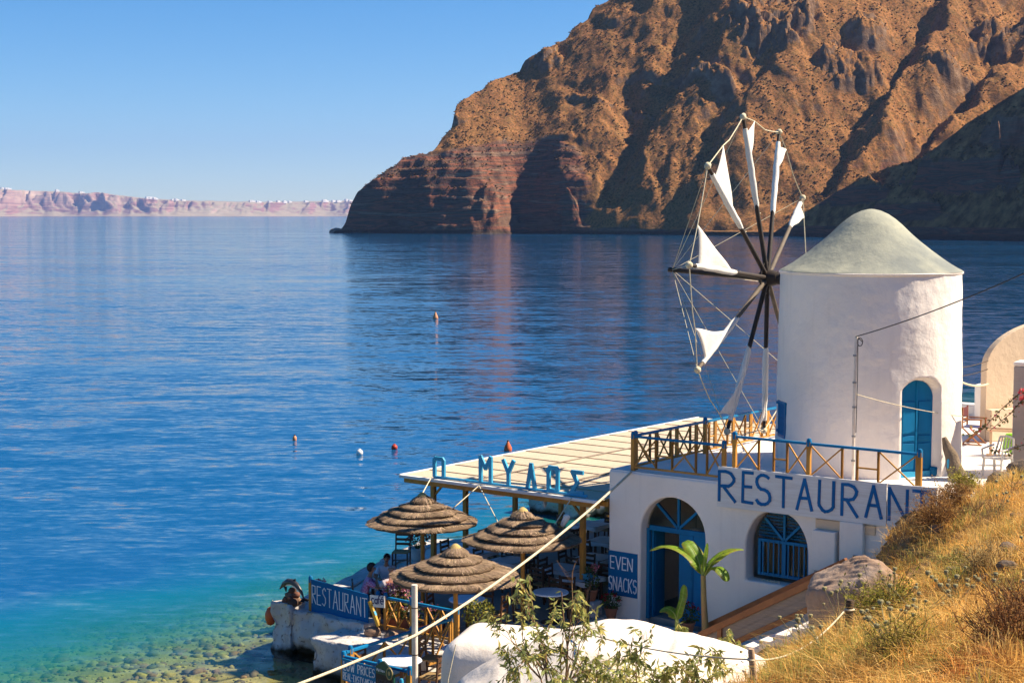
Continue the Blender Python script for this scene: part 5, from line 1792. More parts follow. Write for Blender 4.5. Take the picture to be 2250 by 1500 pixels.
MB().plate([(.18 + .072 * math.cos(2 * math.pi * i / 28), .86 + .10 * math.sin(2 * math.pi * i / 28)) for i in range(28)], -.053, -.0505).build('badge_centre', M['dark_green'], t_)
MB().plate([(.18 + .035 * math.cos(2 * math.pi * i / 12), .87 + .045 * math.sin(2 * math.pi * i / 12)) for i in range(12)], -.056, -.0535).build('badge_mark', M['gold'], t_)
text_line(t_, 'ASK FOR', -.20, .22, .58, .11, .013, -.034, -.0305, M['chalk'], None, .004)
text_line(t_, 'MOYSAKA' if False else 'MOYSA', -.20, .20, .36, .12, .013, -.034, -.0305, M['chalk'], None, .004)
MB().box(.262, .30, -.035, .005, 0, .86).build('edge', M['dark_green'], t_)
# yellow and blue bollard post
t_ = thing_b('yellow_post', 'short yellow post with light blue top beside the chalkboard', 'post', .64, -8.16, .52)
MB().lathe([(.042, 0), (.042, .60), (.042, .62)], 12).build('shaft', M['yellow'], t_, smooth=True)
MB().lathe([(.044, .62), (.044, .74), (.03, .78), (.003, .79)], 12).build('top', M['blue_light'], t_, smooth=True)

# ================================================================== FURNITURE
def make_chair():
    t = thing('taverna_chair', 'x', 'chair', group='wooden taverna chairs')
    w = M['chair_wood']
    for x in (-.2, .2):
        MB().bar((x, -.19, 0), (x, -.19, .45), .036, .036).build('leg', w, t)
        MB().bar((x, .19, 0), (x * .96, .25, .92), .036, .036).build('back_post', w, t)
        MB().bar((x, -.19, .2), (x, .2, .2), .022, .022).build('stretcher', w, t)
    MB().bar((-.2, -.19, .26), (.2, -.19, .26), .022, .022).build('stretcher', w, t)
    MB().box(-.22, .22, -.21, .21, .43, .47).build('seat', M['rush'], t, bevel=.012)
    for z in (.58, .70, .83):
        y = .19 + .06 * z / .92
        MB().box(-.185, .185, y - .01, y + .012, z, z + .065).build('slat', w, t)
    return t


chair0 = make_chair()
chair_used = []


def put_chair(label, u, v, z, rz):
    c = chair0 if not chair_used else copy_tree(chair0)
    chair_used.append(1)
    c.location = B(u, v, z)
    c.rotation_euler = (0, 0, TH + rz)
    c['label'] = label
    return c


def square_table(desc, u, v, z, rz=0.0, s=.42):
    t = thing_b('taverna_table', 'dark wooden table under a white cloth, %s' % desc, 'table', u, v, z, rz, 'taverna tables')
    MB().box(-s, s, -s, s, .70, .735).build('table_top', M['chair_wood'], t)
    for a in (-1, 1):
        for b_ in (-1, 1):
            MB().box(a * (s - .06) - .028, a * (s - .06) + .028, b_ * (s - .06) - .028, b_ * (s - .06) + .028, 0, .699).build('leg', M['chair_wood'], t)
    c = MB()
    n_ = 10
    vs_, fs_ = [], []
    e = s * 1.28
    for i in range(n_ + 1):
        for j in range(n_ + 1):
            x, y = -e + 2 * e * i / n_, -e + 2 * e * j / n_
            ov = max(abs(x), abs(y)) - s
            k_ = s / max(abs(x), abs(y), 1e-6) if ov > 0 else 1
            zz_ = .742 - (max(0, ov) * (1.0 + .15 * math.sin(7 * x + 5 * y)))
            xx_, yy_ = (x * k_ * (1 + .05 * ov), y * k_ * (1 + .05 * ov)) if ov > 0 else (x, y)
            if ov > 0:
                xx_ += .012 * (1 if x > 0 else -1) if abs(x) >= abs(y) else 0
                yy_ += .012 * (1 if y > 0 else -1) if abs(y) >= abs(x) else 0
            vs_.append((xx_, yy_, zz_))
    fs_ = [(i * (n_ + 1) + j, (i + 1) * (n_ + 1) + j, (i + 1) * (n_ + 1) + j + 1, i * (n_ + 1) + j + 1) for i in range(n_) for j in range(n_)]
    o = c.add(vs_, fs_).build('tablecloth', M['cloth'], smooth=True)
    o.location, o.rotation_euler = B(u, v, z), (0, 0, TH + rz)
    tag(o, 'white cloth over the table %s' % desc, 'tablecloth', 'white tablecloths')
    return t


def round_table(desc, u, v, z, r_=.42):
    t = thing_b('round_table', 'round table with pale blue-white top, %s' % desc, 'table', u, v, z, 0, 'round tables')
    MB().lathe([(.02, .70), (r_, .70), (r_ + .01, .715), (r_, .735), (.02, .738)], 28).build('table_top', M['cloth'], t, smooth=True)
    MB().tube([(0, 0, 0.03), (0, 0, .70)], .04, 10).build('leg', M['chair_wood'], t)
    MB().lathe([(.24, 0), (.24, .02), (.06, .04)], 16).build('foot', M['chair_wood'], t)
    return t


sq = [(-3.55, .75, 'behind the middle parasol'), (-1.95, .85, 'right of the middle parasol pole'),
      (-2.0, 2.35, 'second from the building corner'), (-.95, .20, 'nearest the building corner'),
      (-4.9, 1.0, 'leftmost under the reed roof'), (-4.6, 5.9, 'far back by the sea edge'), (-3.0, 4.3, 'midway back under the reed roof'), (-2.2, 6.6, 'far back near the wall')]
sides = [(0, -.78, math.pi, 'front'), (0, .78, 0, 'far'), (-.78, 0, math.pi / 2, 'sea'), (.78, 0, -math.pi / 2, 'building')]
for i, (u, v, d) in enumerate(sq):
    square_table(d, u, v, FLOOR, rnd.uniform(-.06, .06))
    for j, (du, dv, rz, nm) in enumerate(sides):
        if (i in (3,) and j == 3) or (i >= 5 and j == 0 and i != 6): continue
        put_chair('chair on the %s side of the table %s' % (nm, d), u + du + rnd.uniform(-.04, .04), v + dv + rnd.uniform(-.04, .04), FLOOR, rz + rnd.uniform(-.15, .15))
rt = [(-.65, -1.45, FLOOR, 'beside the forecourt'), (-1.75, -3.2, FLOOR, 'under the front parasol'), (.05, -5.55, .52, 'beside the rounded white roof'), (-.35, -7.05, .52, 'behind the chalkboard')]
for i, (u, v, z, d) in enumerate(rt):
    round_table(d, u, v, z)
    for j, (a, nm) in enumerate(((200, 'sea'), (20, 'building'), (100, 'far'))):
        if (i, j) in ((3, 2),): continue
        uu_, vv_ = u + .68 * math.cos(R(a)), v + .68 * math.sin(R(a))
        put_chair('chair on the %s side of the round table %s' % (nm, d), uu_, vv_, z, R(a - 90) + rnd.uniform(-.2, .2))
square_table('where three people sit by the sea wall', -4.22, -3.22, FLOOR, .1, .30)
put_chair('dark ladder-back chair standing alone by the white geranium pot', -6.85, .25, .99, R(30))
put_chair('dark chair under the woman in pink', -4.40, -3.87, FLOOR, R(135))
put_chair('dark chair under the man in the white shirt', -4.80, -2.56, FLOOR, R(40))
put_chair('dark chair under the bald person', -3.70, -3.58, FLOOR, R(-125))
# light blue cooler on the table beside the corner
o = MB().box(-.11, .11, -.08, .08, 0, .12).box(-.12, .12, -.09, .09, .121, .15).build('cooler_box', M['blue_light'], bevel=.01)
o.location, o.rotation_euler = B(-.62, .02, FLOOR + .75), (0, 0, TH)
tag(o, 'small light blue box on the table nearest the building corner', 'box')
o = MB().lathe([(.04, 0), (.045, .02), (.045, .16), (.02, .2), (.02, .24)], 12).build('water_bottle', M['blue_light'], smooth=True)
o.location = B(-1.35, -4.1, FLOOR)
tag(o, 'light blue bottle standing at the rail corner', 'bottle')

# ================================================================== PEOPLE
def skin_body(name, joints, bones, mt, parent=None, sub=2, root=0):
    me = bpy.data.meshes.new(name)
    me.from_pydata([j[0] for j in joints], bones, [])
    o = bpy.data.objects.new(name, me)
    col.objects.link(o)
    sk = o.modifiers.new('skin', 'SKIN')
    if not me.skin_vertices:
        bm = bmesh.new(); bm.from_mesh(me); bm.verts.layers.skin.verify(); bm.to_mesh(me); bm.free()
    for i, j in enumerate(joints):
        r_ = j[1] if hasattr(j[1], '__len__') else (j[1], j[1])
        me.skin_vertices[0].data[i].radius = r_
        me.skin_vertices[0].data[i].use_root = (i == root)
    ss = o.modifiers.new('sub', 'SUBSURF')
    ss.levels = ss.render_levels = sub
    dg = bpy.context.evaluated_depsgraph_get()
    m2 = bpy.data.meshes.new_from_object(o.evaluated_get(dg))
    o.modifiers.clear()
    o.data = m2
    m2.polygons.foreach_set('use_smooth', [True] * len(m2.polygons))
    m2.materials.clear()
    m2.materials.append(mt)
    if parent: o.parent = parent
    return o


def seated(label, u, v, z, rz, skin, shirt, hair, pose, bald=False):
    """sits on a 0.45 m seat, faces local -y"""
    t = thing_b('person', label, 'person', u, v, z, rz, 'diners at the sea wall table')
    t.scale = (.93, .93, .91)
    ls, le, lw, rs, re, rw, hd, lean = pose
    ch = Vector((0, .02 - lean * .35, .98))
    nk = Vector((0, .0 - lean * .5, 1.13))
    J = [((0, .05, .53), (.15, .11)), ((0, .03 - lean * .15, .74), (.14, .10)), (tuple(ch), (.155, .105)), (tuple(nk), (.052, .055)), (tuple(nk + Vector((0, -.02, .10))), (.05, .055)),
         (tuple(nk + Vector(hd) * .6 + Vector((0, -.02, .14))), (.068, .082)), (tuple(nk + Vector(hd) + Vector((0, -.02, .24))), (.064, .08)),
         (ls, .066), (le, .042), (lw, .03), (rs, .066), (re, .042), (rw, .03),
         ((-.10, -.42, .50), .075), ((-.11, -.44, .05), .045), ((-.11, -.56, .03), .04), ((.10, -.42, .50), .075), ((.11, -.44, .05), .045), ((.11, -.56, .03), .04),
         ((-.10, 0.0, .52), .09), ((.10, 0.0, .52), .09)]
    Bn = [(0, 1), (1, 2), (2, 3), (3, 4), (4, 5), (5, 6), (2, 7), (7, 8), (8, 9), (2, 10), (10, 11), (11, 12), (0, 19), (19, 13), (13, 14), (14, 15), (0, 20), (20, 16), (16, 17), (17, 18)]
    skin_body('body', J, Bn, skin, t)
    # hands with fingers, grown from the wrists
    for (e_, w_) in ((le, lw), (re, rw)):
        d_ = (Vector(w_) - Vector(e_)).normalized()
        sd = d_.cross(Vector((0, 0, 1)))
        sd = sd.normalized() if sd.length > .1 else Vector((1, 0, 0))
        nn_ = d_.cross(sd)
        w0_ = Vector(w_)
        hj = [(tuple(w0_ - d_ * .02), .026), (tuple(w0_ + d_ * .07), (.036, .02))]
        hb = [(0, 1)]
        for q, (off, ln) in enumerate(((-.03, .065), (-.01, .08), (.011, .075), (.031, .058))):
            a = len(hj)
            b0 = w0_ + d_ * .085 + sd * off
            hj += [(tuple(b0), .0105), (tuple(b0 + d_ * ln * .55 + nn_ * .008), .0095), (tuple(b0 + d_ * ln * .9 + nn_ * .03), .008)]
            hb += [(1, a), (a, a + 1), (a + 1, a + 2)]
        a = len(hj)
        hj += [(tuple(w0_ + d_ * .03 - sd * .035), .013), (tuple(w0_ + d_ * .06 - sd * .06 + nn_ * .015), .011), (tuple(w0_ + d_ * .09 - sd * .065 + nn_ * .03), .009)]
        hb += [(0, a), (a, a + 1), (a + 1, a + 2)]
        skin_body('hand', hj, hb, skin, t, 1)
    # shirt with short sleeves
    mid = lambda p, q, f: tuple(Vector(p).lerp(Vector(q), f))
    SJ = [((0, .05, .54), (.168, .128)), ((0, .03 - lean * .15, .74), (.158, .118)), (tuple(ch), (.175, .122)), (tuple(nk - Vector((0, 0, .035))), (.072, .07)),
          (ls, .084), (mid(ls, le, .75), .066), (rs, .084), (mid(rs, re, .75), .066)]
    skin_body('shirt', SJ, [(0, 1), (1, 2), (2, 3), (2, 4), (4, 5), (2, 6), (6, 7)], shirt, t)
    skin_body('trousers', [((0, .05, .52), (.165, .12)), ((-.10, -.02, .52), .10), ((-.10, -.42, .50), .085), ((-.11, -.44, .10), .06), ((.10, -.02, .52), .10), ((.10, -.42, .50), .085), ((.11, -.44, .10), .06)],
              [(0, 1), (1, 2), (2, 3), (0, 4), (4, 5), (5, 6)], M['trousers'], t)
    # head details
    hc = nk + Vector(hd) * .8 + Vector((0, -.02, .19))
    fwd = Vector((0, -1, 0)) + Vector(hd) * 1.2
    fwd.z = fwd.z * .5
    fwd.normalize()
    side = fwd.cross(Vector((0, 0, 1))).normalized()
    nose = MB().tube([hc + fwd * .072 + Vector((0, 0, .02)), hc + fwd * .098 + Vector((0, 0, -.025)), hc + fwd * .082 + Vector((0, 0, -.04))], [.009, .017, .012], 8)
    for s_ in (-1, 1): nose.ico(tuple(hc + side * s_ * .078 + Vector((0, 0, -.01))), .026, 2, 0, (.5, .8, 1.2))
    nose.build('nose_and_ears', skin, t, smooth=True)
    ey = MB()
    for s_ in (-1, 1): ey.ico(tuple(hc + fwd * .072 + side * s_ * .032 + Vector((0, 0, .018))), .011, 2, 0, (1.2, .8, .8))
    ey.build('eyes', M['black'], t, smooth=True)
    MB().tube([hc + fwd * .076 + side * -.026 + Vector((0, 0, -.066)), hc + fwd * .084 + Vector((0, 0, -.068)), hc + fwd * .076 + side * .026 + Vector((0, 0, -.066))], .008, 6).build('mouth', M['maroon'], t, smooth=True)
    # hair cap
    bm = bmesh.new()
    bmesh.ops.create_icosphere(bm, subdivisions=4, radius=1)
    kill = []
    for vtx in bm.verts:
        n_ = vtx.co.copy()
        front = n_.dot(fwd)
        lim = -.15 + .75 * max(front, -.3) if not bald else .15
        if (not bald and n_.z < lim - (.55 if front < .1 else 0)) or (bald and (n_.z > .25 or n_.z < -.5 or front > .25)):
            kill.append(vtx)
        r0 = .098 + .012 * math.sin(17 * n_.x + 3) * math.sin(19 * n_.z) * (0 if bald else 1) + (hair[1] if not bald else -.012)
        vtx.co = hc + Vector((0, 0, .022)) - fwd * .008 + Vector((n_.x * r0 * .95, n_.y * r0 * 1.05, n_.z * (r0 + .015)))
    bmesh.ops.delete(bm, geom=kill, context='VERTS')
    me = bpy.data.meshes.new('hair')
    bm.to_mesh(me)
    bm.free()
    me.polygons.foreach_set('use_smooth', [True] * len(me.polygons))
    o = bpy.data.objects.new('hair', me)
    col.objects.link(o)
    me.materials.append(hair[0])
    o.parent = t
    so = o.modifiers.new('s', 'SOLIDIFY')
    so.thickness = .02
    return t


seated('man in a white short-sleeved shirt facing this way at the sea wall table', -4.78, -2.62, FLOOR, R(40), M['skin'], M['shirt_white'], (M['hair'], -.004),
       ((-.20, -.02, 1.02), (-.27, -.22, .82), (-.10, -.42, .80), (.20, -.02, 1.02), (.27, -.20, .82), (.12, -.44, .80), (.02, -.02, 0), .12))
seated('woman in a pink checked top with chin on her hand, back half turned', -4.38, -3.84, FLOOR, R(132), M['skin'], M['shirt_pink'], (M['hair'], .016),
       ((-.19, -.10, 1.0), (-.20, -.36, .82), (-.05, -.30, 1.06), (.19, -.10, 1.0), (.24, -.34, .80), (.06, -.46, .80), (0, -.03, 0), .30))
seated('bald sunburnt person in a pale top sitting in front of the man in white', -3.72, -3.60, FLOOR, R(-125), M['skin_red'], M['shirt_pale'], (M['hair_grey'], 0),
       ((-.20, -.04, 1.0), (-.26, -.26, .82), (-.10, -.44, .80), (.20, -.04, 1.0), (.26, -.26, .82), (.12, -.46, .80), (-.03, -.04, 0), .2), True)

# ================================================================== FLOWERS AND POTS
def leaves(n_, c, rad, size, cols, rg, flat=.0, droop=.3, narrow=.45, shell=.35):
    """small bent leaves filling a rough ellipsoid"""
    V_, F_, C_ = [], [], []
    for i in range(n_):
        d = rg.normal(size=3)
        d /= np.linalg.norm(d) + 1e-9
        r_ = (shell + (1 - shell) * rg.random() ** .5)
        p = np.array(c) + d * np.array(rad) * r_
        ax_ = d * .8 + rg.normal(size=3) * .6
        ax_[2] -= droop
        ax_ /= np.linalg.norm(ax_)
        sd = np.cross(ax_, rg.normal(size=3))
        sd /= np.linalg.norm(sd) + 1e-9
        L = size * rg.uniform(.6, 1.35)
        w = L * narrow * .5
        nn_ = np.cross(sd, ax_)
        o_ = len(V_)
        V_ += [p, p + ax_ * L * .5 + sd * w + nn_ * L * .06, p + ax_ * L - nn_ * L * .08, p + ax_ * L * .5 - sd * w + nn_ * L * .06]
        F_ += [(o_, o_ + 1, o_ + 2), (o_, o_ + 2, o_ + 3)]
        cc_ = np.array(cols[rg.integers(len(cols))]) * rg.uniform(.7, 1.3)
        C_ += [cc_] * 4
    return V_, F_, C_


GREEN = [(.06, .11, .022), (.10, .15, .03), (.04, .075, .018)]
GOLDG = [(.20, .20, .03), (.13, .15, .03), (.28, .24, .04), (.08, .10, .025)]


def flower_plant(name, label, cat, loc, rad, nleaf, lsize, lcols, nfl, fcols, fsize, pot=None, seed=0, base_h=.0):
    rg = np.random.default_rng(seed)
    t = thing(name, label, cat, loc)
    h0 = base_h
    if pot == 'white':
        MB().lathe([(.14, 0), (.16, .02), (.24, .30), (.26, .34), (.245, .36), (.21, .33), (.02, .32)], 20).build('pot', M['white_pot'], t, smooth=True)
        h0 = .34
    elif pot == 'clay':
        MB().lathe([(.10, 0), (.15, .22), (.17, .24), (.165, .28), (.14, .26), (.02, .25)], 18).build('pot', M['terracotta'], t, smooth=True)
        h0 = .26
    elif pot == 'box':
        MB().box(-.3, .3, -.12, .12, 0, .22).build('planter', M['terracotta'], t, bevel=.01)
        h0 = .22
    for k in range(6):
        a = k * 1.05
        MB().tube([(.02 * math.cos(a), .02 * math.sin(a), h0 - .04), (rad[0] * .3 * math.cos(a), rad[1] * .3 * math.sin(a), h0 + rad[2] * .7), (rad[0] * .6 * math.cos(a), rad[1] * .6 * math.sin(a), h0 + rad[2] * 1.3)], [.010, .008, .004], 5).build('stem', M['old_wood'], t)
    V_, F_, C_ = leaves(nleaf, (0, 0, h0 + rad[2] * .95), rad, lsize, lcols, rg, narrow=.7)
    np_mesh('foliage', np.array(V_), np.array(F_), M['tint_leaf'], t, colors=np.array(C_))
    for k in range(nfl):
        d = rg.normal(size=3)
        d /= np.linalg.norm(d)
        d[2] = abs(d[2]) * .9 + .1
        p = np.array((0, 0, h0 + rad[2] * .95)) + d * np.array(rad) * rg.uniform(.85, 1.15)
        V_, F_, C_ = leaves(16, p, (fsize, fsize, fsize * .8), fsize * .9, fcols, rg, droop=-.3, narrow=.95, shell=.1)
        np_mesh('blossom', np.array(V_), np.array(F_), M['tint_leaf'], t, colors=np.array(C_))
    return t


RED = [(.45, .012, .02), (.35, .01, .02)]
PINK = [(.70, .16, .24), (.62, .25, .32), (.72, .40, .42)]
flower_plant('geranium_pot', 'red geranium in a white pot on the sea wall under the left parasol', 'plant', B(-7.15, 1.24, .99), (.27, .27, .22), 220, .075, GREEN, 12, RED, .055, 'white', 5)
flower_plant('pink_flower_bush', 'pink flowering plant behind the café plate', 'plant', B(-3.22, -4.0, FLOOR), (.34, .26, .40), 420, .075, GOLDG, 22, PINK, .05, 'box', 6)
flower_plant('pink_flower_bush', 'pink flowers trailing along the blue rail under the front parasol', 'plant', B(-2.35, -4.05, FLOOR), (.50, .18, .26), 300, .06, GREEN, 14, PINK, .04, 'box', 7)
flower_plant('pink_flower_pot', 'single pink flower in a pot behind the dolphin', 'plant', B(-5.62, -4.05, 1.0), (.15, .15, .18), 110, .07, GREEN, 5, PINK, .06, 'clay', 8)
flower_plant('yellow_shrub_pot', 'yellow-green potted shrub beside the front parasol pole', 'plant', B(-.95, -3.75, FLOOR), (.36, .34, .36), 620, .06, GOLDG, 0, RED, .03, 'clay', 9)
flower_plant('leafy_pot_plant', 'dark leafy plant at the foot of the front round table', 'plant', B(.45, -5.1, .52), (.34, .30, .42), 420, .10, GREEN, 0, RED, .03, 'clay', 10)
flower_plant('geranium_pot', 'red geranium pot on the ground at the building corner', 'plant', B(.30, -.32, FLOOR), (.24, .22, .20), 230, .06, GREEN, 9, RED, .035, 'clay', 11)
flower_plant('pink_flower_pot', 'tall pink flowers in a pot left of the EVEN SNACKS panel', 'plant', B(-.30, -.28, FLOOR + .35), (.17, .17, .30), 180, .06, GREEN, 9, PINK, .045, 'clay', 12)
rough_block('pot_plinth', -.55, -.1, -.5, -.1, 0, .345, .02, M['plaster_old'], None, (6, 6, 5), 3)
o = bpy.data.objects['pot_plinth']
o.location, o.rotation_euler = B(0, 0, FLOOR), (0, 0, TH)
tag(o, 'low whitewashed plinth under the pink flower pot at the building corner', 'plinth')
flower_plant('geranium_pot', 'red geranium pot in front of the right door leaf', 'plant', B(2.45, -.35, FLOOR), (.24, .22, .22), 230, .06, GREEN, 6, RED, .035, 'clay', 13)

# ================================================================== THINGS ON THE SEA WALL
rp = thing_b('rock_pile', 'cemented pile of reddish stones on the end pillar under the dolphin', 'rocks', -6.02, -4.62, 1.10)
rg = random.Random(4)
stp = [(x * .82, y * .82, z * .82, r_ * .8) for x, y, z, r_ in [(-.12, -.08, .08, .17), (.14, -.10, .07, .18), (.0, .10, .08, .18), (-.04, -.05, .26, .15), (.10, .05, .27, .14), (.02, .0, .40, .12), (-.18, .05, .1, .12), (.22, .04, .1, .13), (-.1, -.15, .16, .10), (.09, -.17, .2, .10)]]
for i, (x, y, z, r_) in enumerate(stp):
    MB().ico((x, y, z), r_, 2, .13, (1, 1, .8), i).build('stone', M['tint_none'] if 'tint_none' in M else mat('red_stone_%d' % i, [(.17, .075, .05), (.10, .055, .04), (.36, .22, .13), (.22, .13, .08)][i % 4], None, .85, 8, bs=.6, bscale=14, bdist=.04), rp, smooth=True)
dl = thing_b('dolphin_statue', 'small black and white dolphin statue arched on top of the stone pile', 'statue', -6.02, -4.62, 1.46)
pts = [(-.42, 0, -.06), (-.36, 0, .0), (-.26, 0, .09), (-.12, 0, .16), (.02, 0, .17), (.16, 0, .12), (.28, 0, .02), (.36, 0, -.10), (.40, 0, -.18)]
MB().tube(pts, [.012, .03, .065, .082, .08, .065, .045, .026, .012], 14).build('body', mat('dolphin_black', (.02, .02, .024), (.04, .04, .045), .35, 4, bs=.05, spec=.5), dl, smooth=True)
bp_ = [(a, b_ - .012, c - .042) for a, b_, c in pts[2:7]]
MB().tube(bp_, [.02, .05, .052, .045, .02], 12).build('belly', M['letter_white'], dl, smooth=True)
MB().plate([(.02, .22), (.13, .18), (.12, .27)], -.012, .012).build('dorsal_fin', M['black'], dl)
MB().add([(.37, -.02, -.16), (.42, -.17, -.22), (.47, -.05, -.25), (.47, .05, -.25), (.42, .17, -.22), (.37, .02, -.16), (.42, 0, -.19), (.40, 0, -.23)], [(0, 1, 2, 6), (6, 3, 4, 5), (0, 6, 5, 7), (2, 7, 3, 6), (1, 7, 2), (3, 7, 4), (0, 7, 1), (4, 7, 5)]).build('tail_fluke', M['black'], dl)
MB().plate([(-.2, .06), (-.1, .05), (-.12, -.07)], -.09, -.06).build('flipper', M['black'], dl)
bo = thing_b('orange_fender', 'orange fender buoy hanging on the sea side of the end pillar', 'buoy', -6.58, -4.80, .52)
MB().lathe([(.01, 0), (.09, .04), (.13, .16), (.13, .30), (.08, .42), (.02, .46)], 16).build('buoy_body', M['buoy_orange'], bo, smooth=True)
MB().tube([(0, 0, .45), (.05, .03, .62)], .012, 6).build('rope', M['rope'], bo)
for i, (u, v, r_, lab) in enumerate([(-3.28, -4.75, .17, 'rounded grey rock under the café plate on the ledge'), (-2.75, -4.7, .14, 'flat pale rock on the ledge right of the rounded one'), (-2.25, -4.72, .17, 'white painted rock on the ledge by the rail'), (-.35, -8.5, .15, 'pale rock in front of the chalkboard')]):
    z = .82 if i < 3 else .6
    o = MB().ico((0, 0, r_ * .6), r_, 3, .07, (1.2, 1, .8), 20 + i).build('loose_rock', M['boulder'] if i != 2 else M['plaster_old'], smooth=True)
    o.location = B(u, v, z - .04)
    tag(o, lab, 'rock')
o = MB().bar((0, 0, .02), (-.30, .02, .55), .05, .08).build('wooden_paddle', M['yellow'])
MB().bar((-.12, .015, .235), (-.17, .017, .325), .056, .086).build('blue_band', M['blue_light'], o)
o.location, o.rotation_euler = B(-3.12, -4.72, 1.02), (0, 0, TH)
tag(o, 'yellow and blue painted oar stub leaning under the café plate', 'oar')

# ================================================================== WHITE POLE AND ROPES
PX, PY = -1.84, 29.6
wp = thing('white_pole', 'tall pale jointed pole in front of the near parasol', 'pole', (PX, PY, .5))
MB().tube([(0, 0, 0), (0, 0, 2.95)], .058, 14).build('shaft', M['pipe'], wp, smooth=True)
for z in (.9, 1.6, 2.5): MB().lathe([(.060, z), (.064, z + .01), (.060, z + .02)], 14).build('joint', M['old_wood'], wp)
MB().lathe([(.12, -.02), (.12, .04), (.07, .08)], 14).build('base', M['concrete'], wp)


def rope_thing(label, pts, r_, name='rope', mt='rope'):
    o = MB().tube(pts, r_, 8).build(name, M[mt], smooth=True)
    return tag(o, label, 'rope')


corner = Vector(B(.62, .02, TERR + .0))
rope_thing('thick pale rope from the bottom edge past the white pole to the terrace corner', hang((-4.05, 26.6, 2.28), (PX + .02, PY - .07, 2.50), .03, 10) + hang((PX + .02, PY - .07, 2.50), tuple(corner), .20, 30)[1:], .028)
a1 = Vector((-2.19, 38.5, 3.62))
a2 = Vector((.25, 37.0, 3.55))
rope_thing('short pale rope from the left parasol top up to the reed roof edge', [tuple(a1), tuple(B(-5.15, -.5, ZR + .08))], .014)
k1 = Vector(B(-3.55, -.53, ZR + .05))
rope_thing('pale rope from the letter M down to the left parasol', [tuple(k1), (-1.6, 38.45, 3.12)], .014)
rope_thing('pale rope from the letter M down to the middle parasol', [tuple(k1), (-.30, 37.1, 3.12)], .014)
rope_thing('pale rope from the reed roof near the building to the middle parasol', [tuple(B(-.72, -.53, ZR + .04)), (.95, 37.05, 3.05)], .014)
o = MB().lathe([(.015, 0), (.06, .03), (.085, .28), (.05, .31), (.01, .32)], 8, wob=lambda a, z: 1 + .12 * math.sin(2 * a)).build('white_rag', M['sailcloth'], smooth=True)
o.location = (1.18, 37.08, 3.08)
o.rotation_euler = (0, R(25), 0)
tag(o, 'white cloth tied on the rope beside the middle parasol', 'cloth')
o = MB().ico((0, 0, 0), .06, 2, .2, (.8, .8, 1.5), 3).build('white_lamp', M['sailcloth'], smooth=True)
o.location = B(-1.75, -.2, ZR - .26)
tag(o, 'small white lamp under the reed roof edge', 'lamp')

# ================================================================== BUOYS
def buoy(label, x, y, kind, r_, mt):
    t = thing('mooring_buoy', label, 'buoy', (x, y, 0))
    if kind == 'ball':
        MB().ico((0, 0, r_ * .55), r_, 3).build('float', mt, t, smooth=True)
        MB().lathe([(.05, r_ * 1.5), (.05, r_ * 1.65), (.02, r_ * 1.68)], 8).build('eye', mt, t)
    else:
        MB().lathe([(.02, -.2), (r_ * .8, -.1), (r_, .05), (r_ * .92, .16), (r_ * .3, r_ * 2.1), (r_ * .16, r_ * 2.4), (.01, r_ * 2.45)], 16).build('float', mt, t, smooth=True)
        MB().lathe([(.05, r_ * 2.4), (.06, r_ * 2.6), (.02, r_ * 2.65)], 8).build('eye', M['old_wood'], t)


buoy('white ball buoy floating left of the red one', -6.64, 68.8, 'ball', .15, M['buoy_white'])
buoy('red ball buoy right of the white one', -5.24, 70.4, 'ball', .14, M['buoy_red'])
buoy('faded orange buoy farthest out on the water', -7.69, 159.8, 'cone', .28, M['buoy_pale'])
buoy('tiny orange buoy at the left of the group', -10.07, 73.2, 'cone', .10, M['buoy_pale'])
buoy('orange cone buoy showing above the reed roof edge', -.18, 69.9, 'cone', .18, M['buoy_orange'])
# ================================================================== NEAR SLOPE
ctrl = np.array([(4.59, 14.0, 6.22), (3.95, 15.5, 5.77), (3.28, 18.0, 5.02), (3.52, 21.0, 4.22), (4.19, 25.0, 3.1), (4.97, 26.5, 2.85), (5.8, 27.5, 2.80), (6.08, 29.5, 2.4), (6.69, 31.0, 2.9), (7.91, 31.6, 4.0),
                 (8.95, 32.8, 4.45), (9.86, 34.0, 4.55), (11.36, 35.0, 4.62), (6.86, 21.0, 5.37), (8.79, 27.0, 5.12), (6.44, 24.0, 4.65), (4.96, 22.0, 4.35), (6.55, 17.0, 5.83), (12.78, 30.0, 5.2), (6.02, 14.0, 6.3), (14.5, 38.0, 5.3),
                 (2.4, 17.0, 4.5), (1.0, 16.0, 3.9), (0, 0, 8.3), (4, 0, 8.8), (2, 6, 7.4), (-6, 3, 6.4), (-6, 14, 2.6), (-3, 20, 1.6), (.5, 24, .9), (2.4, 25.0, 1.2), (4.3, 31.6, 1.35), (5.7, 30.4, 2.1), (2.6, 29.5, .3), (0, 28, .1), (16, 12, 9.0), (20, 30, 8.0), (18, 40, 7.0)])


def tps_fit(c):
    n_ = len(c)
    d = np.linalg.norm(c[:, None, :2] - c[None, :, :2], axis=2)
    K = np.where(d > 0, d * d * np.log(d + 1e-9), 0) + np.eye(n_) * .4
    Pm = np.hstack([np.ones((n_, 1)), c[:, :2]])
    A = np.zeros((n_ + 3, n_ + 3))
    A[:n_, :n_], A[:n_, n_:], A[n_:, :n_] = K, Pm, Pm.T
    return np.linalg.solve(A, np.concatenate([c[:, 2], np.zeros(3)]))


_tw = tps_fit(ctrl)


def hz(x, y):
    x, y = np.asarray(x, float), np.asarray(y, float)
    d = np.sqrt((x[..., None] - ctrl[:, 0]) ** 2 + (y[..., None] - ctrl[:, 1]) ** 2)
    K = np.where(d > 0, d * d * np.log(d + 1e-9), 0)
    z = K @ _tw[:-3] + _tw[-3] + _tw[-2] * x + _tw[-1] * y
    return z + .13 * fbm(x * .9, y * .9, 4)


